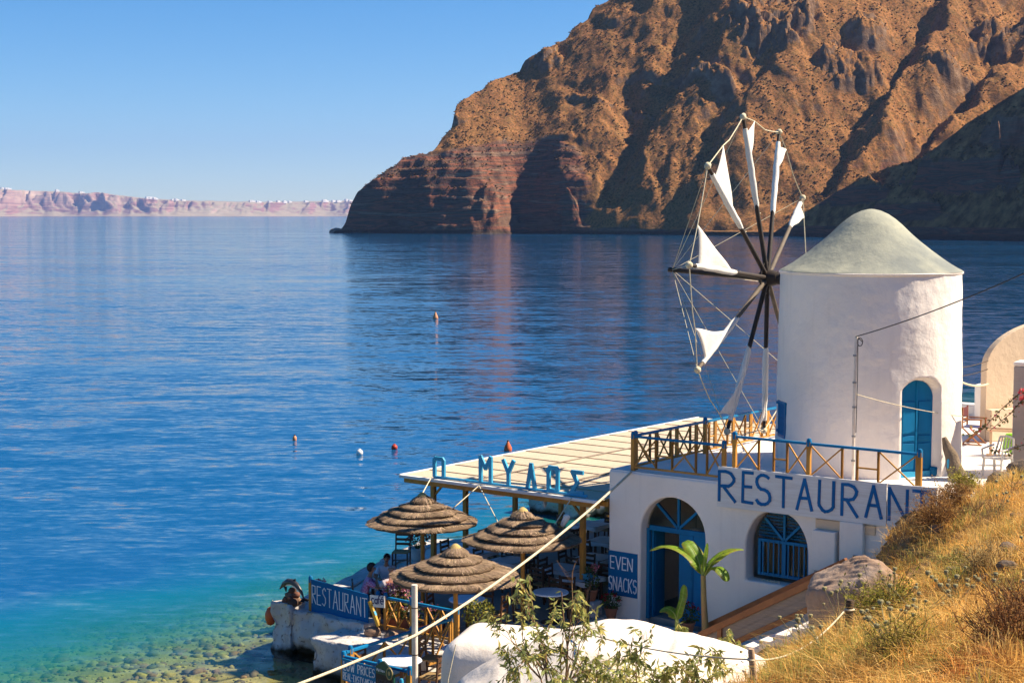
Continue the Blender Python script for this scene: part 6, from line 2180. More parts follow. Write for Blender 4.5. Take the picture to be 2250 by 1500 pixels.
def buv(x, y):
    return (x - CX) * UX + (y - CY) * UY, -(x - CX) * UY + (y - CY) * UX


gx, gy = np.meshgrid(np.linspace(-9, 22, 230), np.linspace(-3, 41, 320))
gz = hz(gx, gy)
gu, gv = buv(gx, gy)
bad = ((gu < 8.72) & (gv > -.25)) | ((gu < 4.0) & (gv > -9.2)) | ((gu < 7.45) & (gv > -3.35) & (gu > 3.0)) | (gv > 20)
gf = grid_faces(*gx.shape)
keep = ~bad.ravel()[gf].any(1)
M['dirt'] = mat('dry_slope_soil', (.27, .165, .075), (.17, .10, .05), .95, 1.6, (1, 1, 1), .9, 7, .08, world_=True)
slope = np_mesh('dry_slope', np.stack([gx, gy, gz], -1).reshape(-1, 3), gf[keep], M['dirt'], smooth=True)
tag(slope, 'dry grassy slope in the right foreground', kind='structure')

# ------------------------------------------------------------------ dry grass
def blades(pos, h, w, cols, rg, lean=.5, seg=2):
    n_ = len(pos)
    a = rg.uniform(0, 2 * np.pi, n_)
    ln = np.abs(rg.normal(0, lean, n_)) + .05
    dx, dy = np.cos(a) * ln, np.sin(a) * ln
    b_ = rg.uniform(0, 2 * np.pi, n_)
    sx, sy = np.cos(b_) * w / 2, np.sin(b_) * w / 2
    V_ = np.zeros((n_, 5, 3))
    V_[:, 0] = pos + np.stack([-sx, -sy, np.zeros(n_)], -1)
    V_[:, 1] = pos + np.stack([sx, sy, np.zeros(n_)], -1)
    m_ = pos + np.stack([dx * h * .35, dy * h * .35, h * .6], -1)
    V_[:, 2] = m_ + np.stack([sx, sy, 0 * sx], -1) * .8
    V_[:, 3] = m_ - np.stack([sx, sy, 0 * sx], -1) * .8
    V_[:, 4] = pos + np.stack([dx * h, dy * h, h * (1 - .35 * np.minimum(ln, 1.2))], -1)
    f = np.array([(0, 1, 2), (0, 2, 3), (3, 2, 4)])
    F_ = (f[None] + (np.arange(n_) * 5)[:, None, None]).reshape(-1, 3)
    return V_.reshape(-1, 3), F_, np.repeat(cols, 5, axis=0)


def spread(n_, rg):
    """points over the slope, denser towards the viewer as seen from the path"""
    out = np.zeros((0, 2))
    while len(out) < n_:
        y = 12 + 25 * rg.random(n_ * 2) ** 1.15
        x = y * rg.uniform(.085, .42, n_ * 2)
        u, v = buv(x, y)
        ok = ~(((u < 8.75) & (v > -.3)) | ((u < 7.5) & (v > -3.45)) | (u < 3.6)) & (x > 2.2 + np.maximum(0, (y - 21) * .28))
        out = np.vstack([out, np.stack([x, y], -1)[ok]])
    return out[:n_]


STRAW = np.array([(.70, .42, .11), (.60, .33, .08), (.78, .53, .19), (.48, .24, .055)])
RUST = np.array([(.40, .165, .04), (.30, .11, .03), (.46, .21, .055)])
OLIVE = np.array([(.34, .31, .07), (.26, .26, .06), (.42, .36, .10)])
rg = np.random.default_rng(21)
p = spread(190000, rg)
zz_ = hz(p[:, 0], p[:, 1])
nz_ = fbm(p[:, 0] * .55 + 3, p[:, 1] * .55, 4)
nz2 = fbm(p[:, 0] * .4 - 8, p[:, 1] * .4 + 5, 3)
sel = rg.random(len(p))
colr = STRAW[rg.integers(0, 4, len(p))]
rust = (nz_ + .5 * np.clip((16.5 - p[:, 1]) / 3, -1, 1) * (p[:, 0] > 4.2) > .28) & (sel < .8)
colr[rust] = RUST[rg.integers(0, 3, rust.sum())]
oliv = (nz2 > .22) & (sel > .35) & ~rust
colr[oliv] = OLIVE[rg.integers(0, 3, oliv.sum())]
colr = colr * rg.uniform(.55, 1.5, (len(p), 1))
colr = colr * (1 + .75 * np.clip(fbm(p[:, 0] * 2.2, p[:, 1] * 2.2, 3), -.7, .6))[:, None]
hgt = (.08 + .22 * rg.random(len(p)) ** 1.8) * (1 + .6 * np.clip(fbm(p[:, 0] * .8, p[:, 1] * .8 + 20, 3), -.6, 1))
dens = fbm(p[:, 0] * 1.3 + 40, p[:, 1] * 1.3, 3) > -.42
V_, F_, C_ = blades(np.stack([p[:, 0], p[:, 1], zz_ - .02], -1)[dens], hgt[dens], .0045 + .006 * rg.random(dens.sum()), colr[dens], rg, 1.9)
g = np_mesh('dry_grass', V_, F_, M['tint_grass'], colors=C_)
tag(g, 'tangled golden dry grass covering the slope', 'grass', kind='stuff')

# taller tufts: seed stalks in bunches
bun = spread(420, rg)
P_, H_, C0 = [], [], []
for b_ in bun:
    k = rg.integers(14, 40)
    q = b_ + rg.normal(0, .09, (k, 2))
    z = hz(q[:, 0], q[:, 1])
    P_.append(np.stack([q[:, 0], q[:, 1], z], -1))
    H_.append(rg.uniform(.2, .48, k))
    base = (OLIVE if rg.random() < .25 else STRAW)[rg.integers(0, 3)]
    C0.append(base * rg.uniform(.8, 1.3, (k, 1)))
P_, H_, C0 = np.vstack(P_), np.concatenate(H_), np.vstack(C0)
V_, F_, C_ = blades(P_, H_, .007 + .004 * rg.random(len(P_)), C0, rg, .6)
g = np_mesh('grass_tufts', V_, F_, M['tint_grass'], colors=C_)
tag(g, 'taller straw tufts standing in the dry grass', 'grass', kind='stuff')

# green reedy grass by the stairs
q = np.array([4.15, 27.4]) + rg.normal(0, 1, (900, 2)) * np.array([.32, .9])
z = hz(q[:, 0], q[:, 1])
V_, F_, C_ = blades(np.stack([q[:, 0], q[:, 1], z], -1), rg.uniform(.35, .85, 900), np.full(900, .012), np.array([(.22, .24, .08)]) * rg.uniform(.6, 1.5, (900, 1)), rg, .22)
g = np_mesh('reedy_grass', V_, F_, M['tint_grass'], colors=C_)
tag(g, 'upright green reedy grass below the stairs', 'grass', kind='stuff')


# ------------------------------------------------------------------ bushes made of twigs
def twig_bush(name, label, x, y, rad, n_, cols, tipcols, seed, leaf=.03, up=.6, z0=None):
    rg = np.random.default_rng(seed)
    z = float(hz(np.array([x]), np.array([y]))[0]) if z0 is None else z0
    t = thing(name, label, 'bush', (x, y, z - .03))
    m_ = MB()
    ends = []
    for i in range(n_):
        d = rg.normal(size=3)
        d[2] = abs(d[2]) + up
        d /= np.linalg.norm(d)
        L = rad * rg.uniform(.6, 1.15)
        p0 = np.array([rg.normal(0, rad * .10), rg.normal(0, rad * .10), 0])
        p1 = p0 + d * L * .55 + rg.normal(0, .04, 3) * rad
        p2 = p0 + d * L + rg.normal(0, .08, 3) * rad
        m_.tube([p0, p1, p2], [.008, .006, .003], 4, False)
        ends.append((p1, p2))
        for s_ in range(2):
            e = p1 + (p2 - p1) * rg.random() + 0
            f_ = e + (d + rg.normal(0, .6, 3)) * L * .28
            m_.tube([e, f_], [.004, .002], 3, False)
            ends.append((e, f_))
    m_.build('twigs', mat(name + '_twigs_%d' % seed, cols[0], cols[1], .9, 8, bs=0), t, fix=False)
    V_, F_, C_ = [], [], []
    for e, f_ in ends:
        for s_ in range(5):
            c = e + (f_ - e) * rg.uniform(.3, 1.05)
            v_, fc, cc_ = leaves(1, c, (.03, .03, .03), leaf, tipcols, rg, droop=.0)
            o_ = len(V_)
            V_ += v_
            F_ += [tuple(i + o_ for i in q_) for q_ in fc]
            C_ += cc_
    np_mesh('dry_leaves', np.array(V_), np.array(F_), M['tint_grass'], t, colors=np.array(C_))
    return t


BR = [(.26, .14, .055), (.16, .08, .035)]
twig_bush('dry_bush', 'big brown dry bush growing over the T of the RESTAURANT board', 8.45, 31.15, .62, 150, BR, [(.36, .19, .06), (.26, .13, .045), (.46, .27, .09)], 31, .045)
twig_bush('dry_bush', 'brown dry bush behind the big one at the slope crest', 8.95, 32.0, .5, 110, BR, [(.25, .13, .05), (.36, .22, .09)], 32, .045)
twig_bush('dry_bush', 'yellow-green bush at the crest below the driftwood log', 9.55, 33.3, .42, 80, [(.2, .16, .05), (.12, .09, .03)], [(.30, .29, .05), (.4, .34, .07)], 33, .05)
twig_bush('dry_bush', 'yellow-green bush right of the wooden stake', 5.55, 23.3, .62, 150, [(.2, .16, .05), (.12, .09, .03)], [(.30, .28, .04), (.40, .34, .06), (.2, .2, .04)], 34, .05)
twig_bush('dry_bush', 'low yellow-green bush halfway up the slope', 7.2, 25.6, .42, 80, [(.2, .16, .05), (.12, .09, .03)], [(.34, .32, .09), (.44, .38, .12)], 35, .04)
twig_bush('dry_bush', 'rust-brown bush in the bottom right corner', 5.0, 15.6, .60, 170, BR, [(.30, .13, .04), (.22, .09, .03), (.38, .19, .06)], 36, .03)
twig_bush('dry_bush', 'rust-brown bush just above the corner one', 5.9, 17.6, .62, 170, BR, [(.30, .13, .04), (.22, .09, .03), (.38, .19, .06)], 37, .03)
twig_bush('dry_bush', 'pale straw bush left of the dark slope stones', 7.0, 23.2, .55, 110, [(.42, .3, .13), (.3, .2, .08)], [(.56, .42, .19), (.48, .33, .13)], 38, .03, 1.4)
twig_bush('dry_bush', 'yellow bush low on the slope at the bottom edge', 4.3, 17.2, .50, 120, [(.2, .16, .05), (.12, .09, .03)], [(.42, .34, .06), (.34, .28, .05)], 39, .035)
twig_bush('dry_bush', 'grey-brown bush under the big boulder', 5.55, 27.6, .5, 100, BR, [(.30, .22, .10), (.22, .16, .07)], 40, .035)


# thistles --------------------------------------------------------------
def thistle(label, x, y, heads, hgt_, seed, spread_=.22):
    rg = np.random.default_rng(seed)
    z = float(hz(np.array([x]), np.array([y]))[0])
    t = thing('globe_thistle', label, 'thistle', (x, y, z - .02), 0, 'pale globe thistles on the slope')
    m_ = MB()
    for i in range(heads):
        e = np.array([rg.normal(0, spread_), rg.normal(0, spread_), hgt_ * rg.uniform(.65, 1.1)])
        m_.tube([(0, 0, 0), tuple(e * np.array([.35, .35, .6])), tuple(e)], [.008, .006, .004], 5, False)
        r_ = rg.uniform(.018, .034)
        hd = MB()
        bm = bmesh.new()
        bmesh.ops.create_icosphere(bm, subdivisions=2, radius=1)
        for v in bm.verts: v.co *= (1.0 if v.index % 2 else 1.28)
        hd.add([tuple(np.array(v.co) * r_ + e) for v in bm.verts], [tuple(v.index for v in f.verts) for f in bm.faces])
        bm.free()
        hd.build('flower_head', M['thistle'], t)
    m_.build('stems', M['thistle_stem'], t, fix=False)
    V_, F_, C_ = leaves(30, (0, 0, hgt_ * .35), (.1, .1, hgt_ * .3), .09, [(.24, .24, .09), (.3, .26, .1)], rg, droop=0, narrow=.25)
    np_mesh('leaves', np.array(V_), np.array(F_), M['tint_grass'], t, colors=np.array(C_))


M['thistle'] = mat('thistle_head', (.36, .31, .15), (.20, .18, .09), .9, 60, bs=.6, bscale=90)
M['thistle_stem'] = mat('thistle_stem', (.30, .25, .12), None, .9, 8, bs=0)
for i, (lab, x, y, n_, h_) in enumerate([
        ('globe thistle directly behind the top of the wooden stake', 4.92, 23.4, 5, .85), ('globe thistle left of the wooden stake', 4.45, 24.0, 6, .75), ('globe thistle near the stairs', 4.35, 26.3, 5, .7),
        ('globe thistle right of the wooden stake', 5.6, 23.0, 9, .75), ('globe thistle in the middle of the slope', 5.35, 20.6, 8, .55), ('globe thistle beside the middle one, farther right', 5.9, 20.9, 8, .55),
        ('globe thistle lower on the slope left of centre', 4.75, 19.6, 8, .5), ('globe thistle right of the yellow bush', 6.3, 22.4, 7, .55), ('globe thistle near the right edge below the stones', 7.2, 21.6, 5, .5),
        ('globe thistle high near the crest', 9.3, 30.0, 6, .5), ('globe thistle at the right edge near the crest', 10.0, 31.6, 5, .55), ('globe thistle at the bottom edge of the slope', 4.3, 17.9, 8, .45),
        ('globe thistle near the bottom by the second stake', 3.9, 19.5, 5, .45), ('globe thistle below the boulder', 5.6, 25.4, 8, .6), ('globe thistle just above the rust-brown bush', 6.1, 19.2, 6, .5)]):
    thistle(lab, x, y, n_, h_, 100 + i)

# stones ------------------------------------------------------------------
def boulder(name, label, loc, r_, sq, seed, mt, sub=4, amp=.1):
    """a broken stone: a ball cut by many planes, edges worn, surface pitted"""
    rg = np.random.default_rng(seed)
    bm = bmesh.new()
    bmesh.ops.create_icosphere(bm, subdivisions=sub, radius=1)
    cs = np.array([v.co[:] for v in bm.verts])
    nn_ = rg.normal(size=(22, 3))
    nn_ /= np.linalg.norm(nn_, axis=1)[:, None]
    dd = rg.uniform(.78, 1.02, 22)
    dots = np.maximum(cs @ nn_.T, 1e-3)
    rr_ = dd[None] / dots
    k = 18.0
    rad = -np.log(np.exp(-k * np.minimum(rr_, 3)).sum(1)) / k
    rad = np.clip(rad, .5, 1.15)
    rad *= 1 + amp * .35 * fbm(cs[:, 0] * 3 + seed, cs[:, 1] * 3 + cs[:, 2] * 3.3, 5) + amp * .25 * fbm(cs[:, 2] * 8 + seed, cs[:, 1] * 8 + cs[:, 0] * 7, 3)
    for v, q in zip(bm.verts, rad):
        v.co = Vector((v.co.x * sq[0], v.co.y * sq[1], v.co.z * sq[2])) * r_ * q
    me = bpy.data.meshes.new(name)
    bm.to_mesh(me)
    bm.free()
    me.polygons.foreach_set('use_smooth', [True] * len(me.polygons))
    o = bpy.data.objects.new(name, me)
    col.objects.link(o)
    me.materials.append(mt)
    o.location = loc
    return tag(o, label, 'rock')


boulder('boulder', 'big smooth grey-brown boulder between the stair rail and the slope', (6.74, 29.9, 2.66), 1.04, (1.0, .9, 1.36), 4, M['boulder'], 6, .07)
M['dark_rock'] = mat('dark_lava_stone', (.10, .075, .06), (.19, .145, .11), .9, 5, bs=.8, bscale=12, bdist=.05)
for i, (lab, x, y, r_) in enumerate([('dark stone half way up the slope, left one', 7.0, 24.6, .17), ('dark stone at the right edge of the slope', 7.75, 24.4, .2), ('dark stone below the right-edge one', 7.2, 22.7, .16), ('small dark stone beside the lower one', 6.95, 22.9, .12),
                                     ('dark stone at the crest under the driftwood', 9.85, 34.2, .22), ('brown stone at the crest by the plastic armchair', 10.7, 34.5, .30), ('brown stone at the crest by the gate pillar', 11.45, 35.0, .36), ('dark stone on the crest beside the big bush', 8.5, 31.3, .2),
                                     ('pale stone beside the big brown bush', 8.35, 30.9, .15), ('small dark stone high on the slope at right', 9.2, 28.6, .15)]):
    z = float(hz(np.array([x]), np.array([y]))[0])
    boulder('slope_stone', lab, (x, y, z + r_ * .25), r_, (1.2, 1, .8), 10 + i, M['dark_rock'], 4, .16)

# stakes and their rope -----------------------------------------------------
def stake(label, x, y, h_, r_, lean):
    z = float(hz(np.array([x]), np.array([y]))[0])
    t = thing('wooden_stake', label, 'stake', (x, y, z - .1))
    MB().tube([(0, 0, 0), (lean[0] * .5, lean[1] * .5, h_ * .5), (lean[0], lean[1], h_ - .04), (lean[0], lean[1], h_)], [r_ * 1.05, r_, r_ * .95, r_ * .8], 14).build('shaft', M['old_wood'] if r_ > .05 else M['pale_wood'], t, smooth=True)
    zz2 = h_ - .14
    MB().lathe([(r_ * 1.05, zz2 - .015), (r_ * 1.22, zz2), (r_ * 1.05, zz2 + .015)], 14, (lean[0], lean[1], 0)).build('rope_turn', M['rope'], t, smooth=True)
    return Vector((x + lean[0], y + lean[1], z - .1 + zz2))


s1 = stake('thick dark wooden stake standing in the grass with rope round it', 4.82, 22.5, .92, .060, (.03, 0))
s2 = stake('thin pale stake at the bottom edge of the slope', 3.12, 20.0, .62, .045, (-.06, 0))
rope_thing('pale rope sagging from the dark stake to the thin stake', hang(tuple(s1 + Vector((-.06, 0, 0))), tuple(s2), .22, 20), .013)
rope_thing('pale rope running from the foot of the dark stake out at the bottom', [tuple(s1 + Vector((-.02, -.06, -.42))), (4.25, 20.8, 4.72), (3.9, 18.4, 5.1)], .011)
s3 = Vector((.30, 28.2, 2.66))
rope_thing('thin pale rope from the thin stake across the white roof', hang(tuple(s2), (1.1, 26.9, 3.30), .1, 12) + [(.1, 26.5, 2.55), (-.8, 26.2, 2.2)], .011)
rope_thing('thin pale cord down the left end of the white roof', [(-1.02, 28.45, 2.62), (-1.16, 28.35, 2.0), (-1.2, 28.3, 1.4)], .010)

# ================================================================== ROUNDED WHITE ROOFS
def white_roof(name, label, fx, x0, x1, y0, y1, zlow, nx=90, ny=60):
    t_ = thing(name, label, 'roof', ((x0 + x1) / 2, (y0 + y1) / 2, zlow))
    X, Y = np.meshgrid(np.linspace(x0, x1, nx), np.linspace(y0, y1, ny))
    Zr = fx(X, Y)
    Zr = np.maximum(Zr + .07 * fbm(X * .8, Y * .8, 3) + .02 * fbm(X * 3, Y * 3, 4), zlow)
    o = np_mesh('roof_shell', np.stack([X - (x0 + x1) / 2, Y - (y0 + y1) / 2, Zr - zlow], -1).reshape(-1, 3), grid_faces(ny, nx), M['plaster_worn'], t_, smooth=True)
    return t_


def roofB(X, Y):
    rdg = np.interp(X, [-1.6, -1.2, -.9, -.3, .43, 1.05, 1.6, 2.3, 2.93, 3.7, 4.4, 4.9], [1.2, 1.9, 2.38, 2.72, 3.03, 3.27, 3.40, 3.37, 3.22, 3.02, 2.68, 1.6])
    k = np.exp(-((X[..., None] * 0 + 0) ** 2))[..., 0] * 0
    back = np.clip((Y - 27.2) / .9, 0, 1.6)
    front = np.clip((27.2 - Y) / 4.0, 0, 2)
    return rdg - 1.5 * back ** 2 - .9 * front ** 1.4


def roofA(X, Y):
    dx = np.maximum(np.abs(X - .2) - 1.12, 0) / .34
    dy = np.maximum(np.abs(Y - 29.85) - .85, 0) / .34
    e = np.clip(np.sqrt(dx ** 2 + dy ** 2), 0, 1)
    zt = 2.66 - .12 * (30.2 - Y) - .05 * np.abs(X)
    return np.where(e >= 1, .4, zt - .34 * (1 - np.sqrt(1 - np.minimum(e, 1) ** 2)) * 1.0 - np.where(e > .97, (e - .97) / .03 * 1.9, 0))


white_roof('white_rounded_roof', 'large smooth whitewashed rounded roof at the bottom behind the leafy shrubs', roofB, -1.6, 4.9, 22.6, 28.4, .3)
t_ = thing('white_rounded_roof', 'smaller whitewashed block with rounded top and grey shaded side left of the big roof', 'roof', (.1, 29.85, .4))
o = MB().box(-1.34, 1.5, -1.2, 1.1, 0, 2.02).build('roof_shell', M['plaster_worn'], t_, smooth=True)
m_ = o.modifiers.new('round', 'BEVEL')
m_.width, m_.segments = .42, 8
o.rotation_euler = (R(-3), R(1.5), R(-12))

# ================================================================== STAIRS WITH WOODEN RAILS
sw = thing_b('stair_flight', 'pale blue-white steps climbing to the right beside the boulder', 'stairs', 0, 0, 0)
for k in range(10):
    u = 4.1 + k * .36
    MB().box(u, u + .358, -3.3, -2.12, .3, 1.02 + k * .178).build('step', M['plaster'], sw, bevel=.015)
for v, du, lab in ((-2.0, 0, 'brown varnished stair rail with grey panel, nearer one'), (-1.25, -.25, 'brown grey panelled stair rail behind the nearer one')):
    t_ = thing_b('stair_rail', lab, 'railing', 0, v, 0)
    ua, ub_ = 3.75 + du, 7.05 + du
    za, zb_ = 1.38, 3.28
    sl = (zb_ - za) / (ub_ - ua)
    MB().bar((ua, 0, za), (ub_, 0, zb_), .12, .14).build('hand_rail', M['brown_wood'], t_, bevel=.012)
    MB().bar((ua, 0, za - .52), (ub_, 0, zb_ - .52), .10, .12).build('lower_rail', M['brown_wood'], t_, bevel=.01)
    for o_ in (-.16, -.365):
        MB().bar((ua + .05, .02, za + o_ + .03 - .03), (ub_ - .1, .02, zb_ + o_ - .05), .022, .19).build('board', M['grey_wood'], t_)
    for u in (ua + .5, ub_ - .35):
        z = za + sl * (u - ua)
        MB().box(u - .05, u + .05, -.045, .045, z - 1.2 if u < 5 else z - .56, z - .05).build('post', M['brown_wood'], t_)
o = MB().tube([(.02 * math.cos(k * 1.3) + .01 * k, .07 * math.sin(k * 1.3), .05 * math.cos(k * 1.3)) for k in range(18)], .012, 5).build('rope_knot', M['old_wood'])
o.location = B(4.28, -2.0, 1.70)
tag(o, 'twisted old cord wrapped round the nearer stair rail', 'cord')

# ================================================================== BANANA PLANTS
M['banana_stem'] = mat('banana_stem', (.34, .20, .09), (.24, .22, .07), .7, 5, (1, 1, .3), .4, 12, .03)


def banana_leaf(parent, path, wmax, seed, twist=0.0):
    rg = np.random.default_rng(seed)
    P_ = [Vector(p) for p in path]
    n_ = 26
    pts = []
    for i in range(n_ + 1):
        f = i / n_ * (len(P_) - 1)
        k = min(int(f), len(P_) - 2)
        t = f - k
        p0, p1, p2, p3 = P_[max(k - 1, 0)], P_[k], P_[k + 1], P_[min(k + 2, len(P_) - 1)]
        pts.append(.5 * ((2 * p1) + (p2 - p0) * t + (2 * p0 - 5 * p1 + 4 * p2 - p3) * t * t + (-p0 + 3 * p1 - 3 * p2 + p3) * t ** 3))
    V_, F_, C_ = [], [], []
    for side in (-1, 1):
        tear = 0
        for i in range(n_):
            fa, fb = i / n_, (i + 1) / n_
            def wid(f): return wmax * max(0, min(1, f * 5 - .35)) ** .7 * max(0, (1 - f ** 4.5)) ** .6
            gap = .004 if rg.random() > .2 else .02
            q = []
            for f, pt, dd in ((fa + gap, pts[i], 0), (fb, pts[i + 1], 0)):
                tg = (pts[min(i + 1, n_)] - pts[max(i - 1, 0)]).normalized()
                sd = tg.cross(Vector((0, -.35, 1)).normalized()).normalized()
                sd = (Matrix.Rotation(twist, 3, tg) @ sd)
                nn_ = sd.cross(tg)
                w = wid(f) * (1 + rg.uniform(-.05, .03))
                if w < .002: w = .002
                q.append((pt, pt + sd * side * w * .55 + nn_ * w * .16, pt + sd * side * w + nn_ * w * (-.10) + tg * .03 * w))
            o_ = len(V_)
            V_ += [tuple(x) for r3 in q for x in r3]
            F_ += [(o_, o_ + 1, o_ + 4, o_ + 3), (o_ + 1, o_ + 2, o_ + 5, o_ + 4)]
            c = np.array((.20, .33, .03)) * rg.uniform(.8, 1.2)
            e = np.array((.34, .34, .05)) if rg.random() > .25 else np.array((.38, .25, .06))
            C_ += [c * 1.15, c, e * .8 + c * .2] * 2
    o = np_mesh('leaf', np.array(V_), np.array(F_), M['tint_banana'], parent, colors=np.array(C_), smooth=True)
    MB().tube([tuple(p) for p in pts[::2]], [.022 * (1 - .85 * k / 13) for k in range(14)], 6).build('midrib', M['lime_rib'], o, smooth=True)


M['tint_banana'] = mat_tint('banana_leaf', .45, .5)
M['lime_rib'] = mat('banana_midrib', (.36, .42, .10), None, .5, 4, bs=0)
bn = thing_b('banana_plant', 'banana plant with five spreading bright green leaves in front of the door', 'plant', 3.57, -1.5, FLOOR)
MB().tube([(0, 0, 0), (.01, 0, .6), (-.03, 0, 1.2), (-.05, 0, 1.72)], [.085, .075, .062, .055], 14).build('stem', M['banana_stem'], bn, smooth=True)
b0 = (-.05, 0, 1.66)
for path, w, sd, tw in (([b0, (-.22, -.02, 1.98), (-.58, -.1, 2.22), (-.95, -.18, 2.26), (-1.28, -.25, 2.13)], .23, 1, .5), ([b0, (-.16, .02, 1.95), (-.32, .05, 2.2), (-.5, .08, 2.36), (-.62, .1, 2.36)], .21, 2, .2),
                        ([b0, (-.05, .02, 1.95), (-.03, .06, 2.15), (-.01, .1, 2.42)], .07, 3, 0), ([b0, (.14, -.02, 1.98), (.45, -.08, 2.26), (.75, -.12, 2.40), (1.02, -.16, 2.44)], .21, 4, -.5), ([b0, (.12, .04, 1.86), (.32, .0, 1.92), (.48, -.04, 1.84), (.6, -.06, 1.68)], .20, 5, -.4)):
    banana_leaf(bn, path, w, sd, tw)
b2 = thing_b('banana_plant', 'young banana shoot with three leaves left of the tall one', 'plant', 2.98, -1.75, FLOOR)
MB().tube([(0, 0, 0), (.02, 0, .4), (.03, 0, .72)], [.06, .045, .035], 10).build('stem', M['lime_rib'], b2, smooth=True)
b0 = (.03, 0, .68)
for path, w, sd in (([b0, (.08, 0, .9), (.16, .02, 1.2), (.20, .03, 1.50)], .17, 11), ([b0, (-.05, 0, .84), (-.2, -.04, .92), (-.38, -.06, .84)], .15, 12), ([(.0, 0, .3), (.1, -.02, .5), (.22, -.05, .52), (.32, -.06, .36)], .09, 13)):
    banana_leaf(b2, path, w, sd)

# ================================================================== LEAFY SHRUBS IN FRONT OF THE WHITE ROOF
def leafy_shrub(label, x, y, z, stems, seed, leafn, lsize, bare=0.25):
    rg = np.random.default_rng(seed)
    t = thing('leafy_shrub', label, 'shrub', (x, y, z))
    m_ = MB()
    tw = []

    def grow(p, d, L, r_, depth):
        n_ = 4
        pts, q, dd = [p.copy()], p.copy(), d.copy()
        for i in range(n_):
            dd = dd + rg.normal(0, .17, 3)
            dd[2] += .03
            dd /= np.linalg.norm(dd)
            q = q + dd * L / n_
            pts.append(q.copy())
        m_.tube([tuple(a) for a in pts], [r_ * (1 - .45 * i / n_) for i in range(n_ + 1)], 6 if depth < 2 else 4, False)
        if depth >= 3 or L < .16:
            tw.append((pts[1], pts[-1], dd))
            return
        for k in range(rg.integers(2, 4)):
            f = rg.uniform(.45, 1.0)
            bp_ = pts[min(int(f * n_), n_)]
            nd_ = dd + rg.normal(0, .62, 3)
            nd_ /= np.linalg.norm(nd_)
            grow(bp_, nd_, L * rg.uniform(.5, .72), r_ * .55, depth + 1)
        tw.append((pts[2], pts[-1], dd))
    for (dx, dy, dz, L, r_) in stems:
        d = np.array([dx, dy, dz], float)
        d /= np.linalg.norm(d)
        grow(np.array([rg.normal(0, .08), rg.normal(0, .08), 0]), d, L, r_, 0)
    m_.build('branches', M['shrub_bark'], t, fix=False, smooth=True)
    V_, F_, C_ = [], [], []
    zmax = max(b_[2] for _, b_, _ in tw)
    for a, b_, d in tw:
        if b_[2] > zmax * (1 - bare) and rg.random() < .8: continue
        for i in range(leafn):
            c = a + (b_ - a) * rg.uniform(.1, 1.05)
            dr_ = d * .35 + rg.normal(0, .55, 3)
            dr_[2] -= .75
            dr_ /= np.linalg.norm(dr_)
            sd = np.cross(dr_, rg.normal(size=3))
            sd /= np.linalg.norm(sd)
            L = lsize * rg.uniform(.55, 1.3)
            w = L * .14
            nn_ = np.cross(sd, dr_)
            o_ = len(V_)
            V_ += [c, c + dr_ * L * .4 + sd * w + nn_ * w * .5, c + dr_ * L * .4 - sd * w + nn_ * w * .5, c + dr_ * L + nn_ * L * .12]
            F_ += [(o_, o_ + 1, o_ + 2), (o_ + 1, o_ + 3, o_ + 2)]
            k = rg.random()
            cc_ = np.array((.36, .38, .12) if k < .5 else ((.21, .25, .08) if k < .72 else (.52, .45, .13))) * rg.uniform(.75, 1.25)
            C_ += [cc_] * 4
    np_mesh('foliage', np.array(V_), np.array(F_), M['tint_leaf'], t, colors=np.array(C_))
    return t


M['shrub_bark'] = mat('pale_shrub_bark', (.33, .20, .105), (.24, .14, .08), .8, 12, bs=.3)
leafy_shrub('tall leafy shrub with bare twig tips rising in front of the parasols', .85, 24.8, 1.9, [(-.25, 0, 1, 1.75, .030), (.05, .1, 1, 1.8, .028), (-.42, .1, 1, 1.6, .022), (.3, 0, 1, 1.6, .022), (.1, -.2, 1, 1.6, .02), (-.1, .2, 1, 1.5, .02), (.2, .2, 1, 1.4, .02)], 5, 12, .14, .13)
leafy_shrub('low leafy shrub spreading over the middle of the big white roof', 2.0, 24.2, 2.0, [(-.6, 0, 1, 1.2, .02), (.1, 0, 1, 1.3, .02), (.55, .1, 1, 1.3, .02), (-.1, -.2, 1, 1.2, .018), (-.9, 0, 1, 1.1, .018)], 6, 10, .15, .05)
leafy_shrub('leafy shrub at the right end of the big white roof', 2.95, 23.6, 2.5, [(-.6, 0, 1, 1.0, .02), (.1, 0, 1, 1.1, .02), (.3, .1, 1, .9, .018), (-.25, .3, 1, 1.0, .018), (-.9, 0, .8, 1.0, .018)], 7, 10, .15, .05)
leafy_shrub('small leafy shrub at the bottom left of the big white roof', .55, 24.0, 2.1, [(-.4, 0, 1, 1.0, .016), (.3, 0, 1, 1.0, .016), (0, 0, 1, .9, .016), (.7, 0, 1, 1.0, .016)], 8, 10, .15, .05)
leafy_shrub('green climbing shrub at the foot of the banana plants', 3.3, 27.9, 2.0, [(-.6, 0, .7, .8, .014), (.2, 0, .8, .8, .014), (.7, 0, .6, .8, .014), (0, 0, 1, .7, .014)], 9, 20, .12, .0)

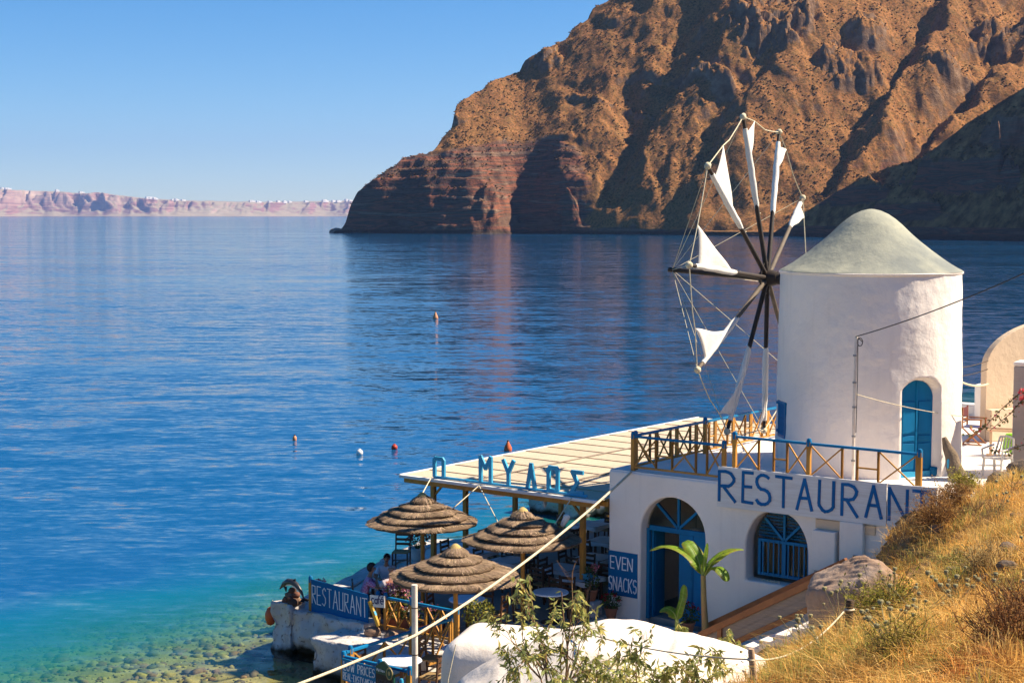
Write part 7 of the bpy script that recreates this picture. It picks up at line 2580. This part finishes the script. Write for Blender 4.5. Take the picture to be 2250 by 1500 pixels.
# ================================================================== BOUGAINVILLEA
bg_ = thing('bougainvillea', 'bougainvillea with coral pink flowers arching out from the gate pillar', 'plant', (12.2, 36.6, TERR))
rg = np.random.default_rng(77)
arcs = [[(-.1, 0, 0), (.0, -.1, 1.2), (-.15, -.15, 2.0), (-.55, -.2, 1.95), (-1.0, -.2, 1.55), (-1.35, -.2, 1.15), (-1.75, -.2, 1.0)],
        [(-.1, 0, 0), (.05, -.1, 1.5), (-.1, -.2, 2.1), (-.5, -.25, 1.8), (-.75, -.25, 1.5), (-1.2, -.2, 1.1)],
        [(-.1, 0, 0), (.1, -.1, 1.0), (-.1, -.2, 1.3), (-.35, -.2, .8), (-.8, -.2, .62), (-1.2, -.2, .66)],
        [(-.1, 0, 0), (.1, 0, 1.4), (.0, -.2, 2.35), (-.25, -.25, 2.5)]]
V_, F_, C_ = [], [], []
for ai, a in enumerate(arcs):
    MB().tube(a, [.02, .018, .014, .011, .009, .006, .004][:len(a)], 6).build('branch', M['old_wood'], bg_, smooth=True)
    for i in range(1, len(a) - 1):
        for q_ in range(26):
            c = np.array(a[i]) + (np.array(a[i + 1]) - np.array(a[i])) * rg.random() + rg.normal(0, .045, 3)
            pink = (rg.random() < (.5 if i < 3 else .12))
            v_, fc, cc_ = leaves(1, c, (.02, .02, .02), .06 if pink else .075, [(.72, .10, .13), (.66, .16, .16)] if pink else [(.16, .17, .05), (.25, .17, .07), (.10, .12, .04)], rg, narrow=.8)
            o_ = len(V_)
            V_ += v_
            F_ += [tuple(k + o_ for k in f) for f in fc]
            C_ += cc_
for c in ((-.25, -.25, 2.5), (-.45, -.25, 1.95), (-.2, -.2, 1.75), (-.05, -.25, 1.95), (-.15, -.2, 1.3)):
    v_, fc, cc_ = leaves(60, c, (.13, .08, .10), .075, [(.74, .10, .13), (.68, .17, .17)], rg, narrow=.9, droop=0)
    o_ = len(V_)
    V_ += v_
    F_ += [tuple(k + o_ for k in f) for f in fc]
    C_ += cc_
np_mesh('foliage', np.array(V_), np.array(F_), M['tint_leaf'], bg_, colors=np.array(C_))
# ================================================================== HAZE (air between here and the far island)
def make_haze():
    m = bpy.data.materials.new('sea_haze')
    m.use_nodes = True
    nt = m.node_tree
    nt.nodes.clear()
    out = nt.nodes.new('ShaderNodeOutputMaterial')
    pv = nt.nodes.new('ShaderNodeVolumePrincipled')
    pv.inputs['Color'].default_value = (0.34, 0.50, 1.0, 1)
    pv.inputs['Density'].default_value = HAZE_D
    pv.inputs['Anisotropy'].default_value = 0.2
    nt.links.new(pv.outputs[0], out.inputs['Volume'])
    o = MB().box(-12000, 7000, -300, 13800, -40, 640).build('haze', m)
    tag(o, 'thin blue sea haze', 'haze', kind='stuff')


HAZE_D = 0.00005
make_haze()
